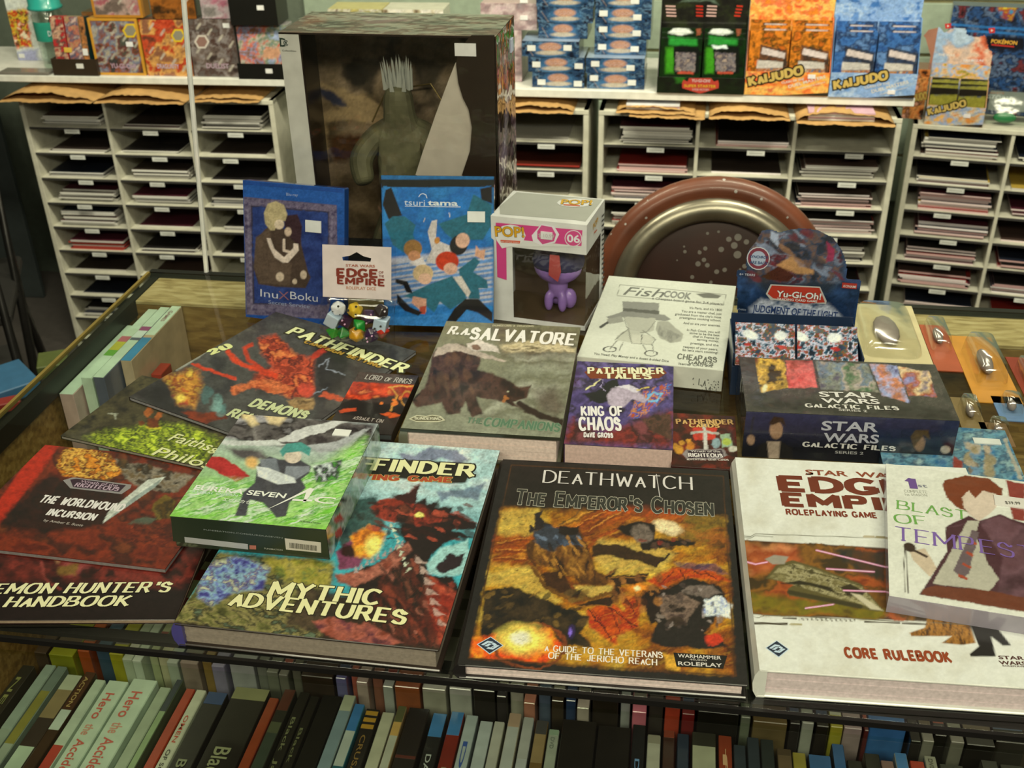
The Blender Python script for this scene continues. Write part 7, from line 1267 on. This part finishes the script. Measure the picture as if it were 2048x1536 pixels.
LB = [(1062, 1167, (( .18, .35), (.88, .3))), (1054, 1167, ((.15, .5), (.9, .45))), (1042, 1156, ((.17, .55), (.8, .6))), (1072, 1170, ()), (1070, 1180, ()), (1068, 1182, ())]
for zi, (u0, u1, tk) in enumerate(LB): blue_box('blue booster box in the left pile, %s from the bottom' % ORD[zi], u0, u1, zi, 0, tk=tk, y=.02+.03*(zi > 2))
RB = [(1173, 1289, ((.12, .7), (.78, .45))), (1170, 1288, ((.16, .62), (.76, .4))), (1184, 1288, ((.15, .5), (.78, .4))), (1184, 1296, ((.15, .62), (.75, .4))), (1184, 1296, ((.15, .62), (.75, .4))), (1184, 1296, ((.7, .4),))]
for zi, (u0, u1, tk) in enumerate(RB): blue_box('blue booster box in the right pile, %s from the bottom' % ORD[zi], u0, u1, zi, 0, tk=tk, y=.02+.035*(zi > 1))
# ---- display cartons with hanging packs
def display(label, T0, key, u0, u1, vb, hlow, hfull, z, col, fn_low, fn_head, packs, zoom, d=.078, y=.0, side=None, head_out=None, gl=''):
    x0, x1 = sx(key, u0, vb)[0], sx(key, u1, vb)[0]; W_ = x1-x0
    T = Thing('display_carton', label, 'carton', M=T0.M @ Matrix.Translation((x0, y, z+.0005))); m = mat(col, .3, coat=.4); s = .0016
    b = MB(); b.box(0, 0, 0, W_, d, s); b.box(0, 0, s, W_, s, hlow)
    for xx in (0, W_-s): b.add([(xx, s, s), (xx+s, s, s), (xx+s, d, s), (xx, d, s), (xx, s, hlow), (xx+s, s, hlow), (xx+s, d*.7, hfull*.75), (xx, d*.7, hfull*.75), (xx, d, hfull*.75), (xx+s, d, hfull*.75)], [(0, 3, 8, 7, 4), (1, 2, 9, 6, 5), (0, 1, 5, 4), (4, 5, 6, 7), (7, 6, 9, 8), (3, 2, 9, 8)])
    b.box(0, d-s, s, W_, d, hfull); b.part('tray', T, m)
    F = front_face(T, W_, hlow, -.0002).zoom(*zoom); F.art(.0024, col, fn_low, .3, .4, name='front_print')
    Fh = front_face(T, W_, hfull, d-s-.0002).zoom(*zoom); Fh.art(.0026, col, fn_head, .3, .4, name='header_print', rect=(0, hlow, W_, hfull))
    n = 2; pw = (W_-.006)/2-.003
    for layer in range(3):
        for k in range(n):
            z0 = .004; hp = packs['h']+layer*.010
            P = Thing('card_blister_pack', '%s card pack in the %s carton, %s' % (('left', 'right')[k], gl, ('front one', 'second row', 'third row')[layer]), 'card pack', group='card packs in the %s carton' % gl, M=T.M @ Matrix.Translation((.004+k*(pw+.004), .006+layer*.0135, z0)) @ Matrix.Rotation(R(-4), 4, 'X'))
            b = MB(); b.box(0, 0, 0, pw, .010, hp, .001); b.part('pack_body', P, mat(packs['col'], .2, coat=.7))
            if layer == 0 or True: front_face(P, pw, hp).zoom(*zoom).art(.0024, packs['col'], packs['fn'](k), .18, .7, rect=(0, 0 if layer == 0 else hp-.03, pw, hp), name='pack_print')
    return T, F, Fh
Zg = (1290, 0, 4.995)
def low_g(C): C.warp(14, 60, 3).pal(['0c1408', '15200f', '0a0f08'], 120, 80, 3, 2).poly('2c6a1c', 270, 740, 420, 760, 380, 820, 320, 830, soft=30, a=.8).poly('2c5a1c', 600, 740, 700, 750, 640, 800, soft=30, a=.7)
def pk_g(k):
    ox = 400*k
    return lambda C: (C.warp(10, 40, 3), C.pal(['0c1a08', '122a0c', '0a0f08'], 80, 60, 5, 2), C.poly('3c8a1c', 210+ox, 480, 300+ox, 470, 290+ox, 730, 205+ox, 730, soft=34), C.poly('2c8a30', 240+ox, 360, 520+ox, 390, 520+ox, 450, 240+ox, 450, soft=26), C.poly('e0e4cc', 230+ox, 330, 280+ox, 290, 350+ox, 275, 430+ox, 290, 480+ox, 325, 360+ox, 352, soft=14), C.poly('8a4a30', 510+ox, 280, 560+ox, 280, 550+ox, 350, 515+ox, 360, soft=8), C.poly('141812', 285+ox, 460, 540+ox, 470, 540+ox, 740, 290+ox, 740, soft=5), C.pal(['6a6460', '8a7c70', '3c3a44', 'a08c74'], 40, 34, 9+k, 3, (305+ox, 520, 505+ox, 530, 500+ox, 715, 305+ox, 715), soft=5), C.poly('b84c34', 330+ox, 715, 480+ox, 720, 480+ox, 740, 330+ox, 738, soft=6), C.poly('d8e4d4', 665, 450, 810, 455, 825, 490, 680, 485, soft=8) if k else None)
T, F, Fh = display('black and green starter display carton on the white board', TR, 'R', 1313, 1487, 190, .040, .235, ZR, '0f140c', low_g, lambda C: (C.warp(14, 50, 4), C.pal(['0c0f0a', '1c1c14', '2a3018'], 80, 60, 3, 2), C.poly('5a6a54', 330, 20, 420, 0, 700, 0, 740, 50, 640, 10, 460, 20, soft=14)), {'h': .128, 'col': '10180c', 'fn': pk_g}, Zg, y=-.004, gl='black and green')
F.shape('b03c2c', [(370, 830), (385, 795), (425, 815), (440, 780), (660, 780), (690, 815), (730, 800), (738, 835), (735, 880), (550, 935), (372, 880)], 3, name='logo_plate'); F.t('YU-GI-OH!', 465, 818, 650, 822, 34, 'c9b8a8', font='b', wt=.4, lay=6); F.t('SUPER STARTER', 390, 868, 708, 876, 30, 'd8a030', font='b', wt=.7, out=(.05, '4a1c10'), lay=6); F.t('V FOR VICTORY', 470, 904, 640, 908, 24, 'c9a89c', font='b', wt=.4, lay=6)
for j in range(4):
    for x_, c, w_ in ((205+j*3, 'c09a88', 100), (510, 'b02c1c', 70), (620-j*3, 'c09a88', 100), (915-j*8, 'b8301c', 62)):
        Fh.shape(c, [(x_, 52+j*32), (x_+w_, 56+j*32), (x_+w_, 72+j*32), (x_, 68+j*32)], 3, name='tab_print')
def kaijudo(label, T0, key, u0, u1, vb, z, base, cols, pc, zoom, o, hl, hf, hp, gl, tx=1., y=.0, small=False):
    def low(C): C.warp(16, 50, 3).pal(cols, 90, 50, 4, 2.8); return C
    def pk(k):
        def f(C):
            C.warp(14, 44, 3+k).pal(pc, 80, 70, 6, 3).flat()
            u_, v_ = C.U0.min(), C.V0.min(); w_ = C.U0.max()-u_; h_ = C.V0.max()-v_
            if not small:
                C.poly('2a2a28', u_+w_*.32, v_+h_*.22, u_+w_*.92, v_+h_*.32, u_+w_*.9, v_+h_*.9, u_+w_*.25, v_+h_*.9, soft=8, a=.8).poly('c8b8a8', u_+w_*.37, v_+h_*.27, u_+w_*.88, v_+h_*.36, u_+w_*.86, v_+h_*.45, u_+w_*.34, v_+h_*.37, soft=6)
                C.poly('bdb4a0', u_+w_*.26, v_+h_*.47, u_+w_*.82, v_+h_*.5, u_+w_*.82, v_+h_*.6, u_+w_*.24, v_+h_*.6, soft=6).pal(['4a6a80', 'a8743c', '8a4434', 'c8b890'], 30, 26, 9+k, 3, (u_+w_*.24, v_+h_*.61, u_+w_*.82, v_+h_*.6, u_+w_*.82, v_+h_*.95, u_+w_*.22, v_+h_*.95), soft=6)
            else: C.poly('1c1a14', u_, v_, u_+w_, v_, u_+w_, v_+h_*.2, u_, v_+h_*.2, soft=8).poly('8a8430', u_, v_+h_*.22, u_+w_, v_+h_*.25, u_+w_, v_+h_*.6, u_, v_+h_*.6, soft=20)
        return f
    T, F, Fh = display(label, T0, key, u0, u1, vb, hl, hf, z, base, low, lambda C: (C.warp(16, 50, 5), C.pal(cols+([pc[1]] if True else []), 90, 60, 7, 2.8)), {'h': hp, 'col': pc[0], 'fn': pk}, zoom, d=.078, y=y, gl=gl)
    F.t('KaIJUDO', *o[0], 'c4a654', wt=.26, thin=.75, serif=.06, out=(.17, '1c1810'), lay=5)
    for q in o[1]: F.t(q[0], *q[1:], 'd8d0b8', font='b', wt=.5, lay=4)
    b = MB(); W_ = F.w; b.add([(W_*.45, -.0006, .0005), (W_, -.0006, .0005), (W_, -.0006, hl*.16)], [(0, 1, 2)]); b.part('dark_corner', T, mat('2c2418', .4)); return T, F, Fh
kaijudo('orange duel display carton on the white board', TR, 'R', 1488, 1655, 188, ZR, 'd8682c', ['d8582c', 'e8903c', 'e8b858', 'd86a40'], ['9a5a18', 'd87c24', '4a3a14', 'c8641c'], Zg, ((1050, 850, 1570, 735, 80), [('CLASH OF THE', 1365, 838, 1590, 800, 26), ('DUEL MASTERS', 1435, 880, 1805, 778, 34), ('COMPETITIVE DECKS', 1510, 898, 1800, 825, 12)]), .058, .235, .150, 'orange', y=-.002)[1].tick('e4dccb', 1665, 765, .018, .010)
kaijudo('blue duel display carton at the right end of the white board', TR, 'R', 1656, 1828, 192, ZR, '5a82a8', ['5f86b0', 'a8bcc8', '7c9cbc', '88a4c0'], ['284a78', '3c6a9c', '1c2c48', '5a7ca0'], (1640, 0, 5.02), ((150, 890, 670, 790, 80), [('CLASH OF THE', 450, 890, 700, 845, 26), ('DUEL MASTERS', 520, 935, 890, 835, 36), ('COMPETITIVE DECKS', 600, 955, 880, 880, 12)]), .060, .240, .150, 'blue', y=-.004)[1].tick('e4dccb', 715, 925, .018, .010)
TF = SORT['F'][0]; ZF = -.2705
kaijudo('small orange and blue booster display carton on top of the far right sorter', TF, 'F', 1848, 1966, 248, ZF, 'c89050', ['d88a3c', 'c8b488', '88a4c0', 'e0a850'], ['5a5620', '8a8430', '2c3a54', 'a8a04c'], (1640, 0, 5.02), ((1095, 1150, 1460, 1060, 60), [('CLASH OF THE', 1310, 1160, 1480, 1130, 20), ('DUEL MASTERS', 1345, 1190, 1625, 1115, 24)]), .052, .145, .092, 'small two-tone', y=.005, small=True)[1].tick('e4dccb', 1475, 1165, .018, .009)
# shaped header of the small carton, dark packs and further goods on the far right sorter
xk = sx('F', 1850, 240)[0]
T = Thing('shaped_header_card', 'wing-shaped red and blue header card rising behind the small two-tone carton', 'card', M=TF.M @ Matrix.Translation((xk, .128, ZF+.0005))); F = front_face(T, .17, .25).zoom(1640, 0, 5.02)
hp = [(1110, 560), (1060, 380), (1040, 360), (1090, 300), (1200, 275), (1250, 330), (1320, 290), (1460, 285), (1470, 350), (1560, 380), (1660, 360), (1690, 500), (1725, 520), (1700, 740), (1110, 700)]
b = MB(); P = [F.loc(*p) for p in hp]; P2 = [(P[-1][0], 0), (P[0][0], 0)]; b.yprism([tuple(p) for p in P]+[(P[-1][0], .0), (P[-1+0][0]*0+P[0][0], .0)], .0, .002); b.part('card', T, mat('9a6a50', .3, coat=.4))
F.art(.0026, '9a7a5c', lambda C: (C.warp(16, 50, 5), C.pal(['6a3424', 'c8603c', 'd8b490', 'b8a490', '8ca4b4', 'a8b8bc'], 240, 200, 8, 2.6)), .3, .4, mask=hp); F.t('THE WAR', 1185, 560, 1355, 568, 28, 'd8ccb4', font='b', wt=.5, lay=4); F.t('HAS BEGUN!', 1440, 615, 1640, 620, 26, 'd8d8cc', font='b', wt=.5, lay=4)
T, F = carton(TF, 'dark orange duel carton half behind the small two-tone carton', xk-.06, .045, .055, .08, .135, ZF, '6a3c1c', lambda C: (C.warp(14, 50, 4), C.pal(['2c1c10', 'a85a24', 'c88444', '4a2c14', 'd89a78'], 80, 80, 5, 3)), 'carton_box', zoom=(1640, 0, 5.02)); F.t('JUDO', 950, 1010, 1070, 990, 70, 'a88c40', wt=.3, out=(.08, '1c1810'))
x0 = sx('F', 1888, 160)[0]
T, F = carton(TF, 'large blue and black creature card display with yellow brand lettering, far right', x0, .14, .30, .06, .285, ZF, '1c2c44', lambda C: (C.warp(20, 60, 5), C.pal(['141c28', '1c2838', '2a4a70', '10161f', '5a6c80', '182030', '6a2c2c', '101418'], 130, 100, 7, 2.6), C.flat(), C.line('2c6a9c', 22, 1220, 240, 2100, 300, soft=8), C.line('2c6a9c', 22, 1220, 290, 2100, 350, soft=8), C.pal(['b8a030', '8a2c20', '2c7a94'], 60, 40, 8, 3, (1750, 0, 1980, 60, 1930, 210, 1820, 180), soft=14), C.poly('14181f', 1690, 360, 2050, 380, 2050, 500, 1690, 490, soft=10)), 'display_box', zoom=(1640, 0, 5.02), cell=.003)
F.t('POKÉMON', 1715, 430, 1975, 450, 42, 'd8a02c', font='b', wt=.7, out=(.04, '2c3a5c'), lay=4); F.shape('b02c20', [(1720, 440), (1950, 462), (1948, 476), (1720, 455)], 3)
for u, v in ((1285, 260), (1725, 305)): F.shape('b83028', [(u-32, v-22), (u+32, v-28), (u+30, v+24), (u-26, v+28)], 4); F.shape('d8c8b4', [(u-8, v-12), (u+14, v), (u-8, v+14)], 5)
x0 = sx('F', 1992, 200)[0]
T = Thing('clear_pack', 'crinkled clear pack with a grey card reading STORM, far right sorter top', 'pack', M=TF.M @ Matrix.Translation((x0-.01, .05, ZF+.0005)) @ Matrix.Rotation(R(-12), 4, 'X'))
b = MB(); b.box(0, 0, .035, .12, .003, .085); b.part('card', T, mat('8a8a80', .5)); F = front_face(T, .12, .09).zoom(1640, 0, 5.02); F.t('WHITE', 1690, 940, 1850, 945, 20, 'b87a50', font='b', wt=.3); F.t('STORM', 1680, 985, 1915, 1010, 44, 'c9c9bc', font='b', wt=.7, out=(.05, '4a4a44'))
b = MB(); N = 12; V = []
for zz, dp in ((0, .01), (.01, .03), (.03, .03), (.05, .012), (.09, .003)):
    for i in range(N): t = 2*math.pi*i/N; V.append((.06+.065*math.cos(t), -.002-dp/2*(1+math.sin(t)), zz))
b.add(V, [(r*N+i, r*N+(i+1) % N, (r+1)*N+(i+1) % N, (r+1)*N+i) for r in range(4) for i in range(N)]); b.part('clear_bag', T, clear_mat((.85, .88, .85), .16, .5), True)
b = MB(); b.ell((.045, -.012, .018), (.03, .009, .014), 12); b.part('green_insert', T, mat('2c7a44', .4), True)
# ------------------------------------------------------------------ dark corner at the left: chair frames and clutter
def dark_chair(label, x, y, yaw, s=1.):
    T = Thing('folding_chair', label, 'chair', (x, y, FL), yaw); m = mat('2c2a24', .3, metal=.7); c = mat('24221d', .6)
    for sx_ in (-1, 1):
        b = MB(); b.tube([(sx_*.2, -.2, 0), (sx_*.2, 0, .45*s), (sx_*.2, .10, .85*s), (sx_*.17, .12, .90*s)], .012, 8); b.part('leg', T, m, True); b = MB(); b.tube([(sx_*.19, .25, 0), (sx_*.19, .02, .45*s), (sx_*.19, -.2, .46*s)], .012, 8); b.part('leg', T, m, True)
    b = MB(); b.tube([(-.17, .12, .90*s), (-.1, .125, .93*s), (.1, .125, .93*s), (.17, .12, .90*s)], .012, 8); b.part('top_rail', T, m, True)
    b = MB(); b.box(-.18, .085, .60*s, .18, .10, .86*s, .004); b.part('backrest', T, c); b = MB(); b.box(-.2, -.22, .45*s, .2, .18, .48*s, .006); b.part('seat', T, c)
dark_chair('dark metal chair in the shadow left of the counter', -1.25, 2.0, .5)
dark_chair('dark chair with tubular frame further back in the left corner', -1.5, 2.6, .3, .95)
T, F = None, None
def clutter(label, u, v, z, w, d, h, c, yaw, name='card_box'):
    p = at(u, v, z+h); T = Thing(name, label, 'box', (p[0], p[1], z), yaw); b = MB(); b.box(-w/2, -d/2, 0, w/2, d/2, h, .002); b.part('box_body', T, mat(c, .5))
T = Thing('low_stool', 'low dark stool holding small boxes, left of the counter', 'stool', (-1.02, 1.30, FL), 0); b = MB(); b.box(-.18, -.35, .50, .2, .2, .53, .004); b.part('seat', T, mat('1c1a16', .6))
for a_ in (-1, 1):
    for c_ in (-1, 1): b = MB(); b.box(.01+a_*.16-.015, c_*.25-.095, 0, .01+a_*.16+.015, c_*.25-.065, .4995); b.part('leg', T, mat('1c1a16', .6))
clutter('small blue box on the low stool left of the counter', 14, 752, FL+.5305, .09, .12, .03, '2f5a70', .7); clutter('small olive box beside the blue one in the dark corner', 104, 716, FL+.5305, .06, .07, .03, '4c5424', .3); clutter('tiny red box in front of the blue box in the dark corner', 12, 800, FL+.5305, .05, .03, .02, '7c2418', .4)
b = MB(); b.box(-.12, 0, FL, .28, .02, .6, .002); b.solo('partition_panel', 'dark green-grey partition panel beside the left magazine sorter', 'panel', mat('343a34', .7), M=Matrix.Translation((-1.93, 3.56, 0)) @ Matrix.Rotation(-.143, 4, 'Z'))
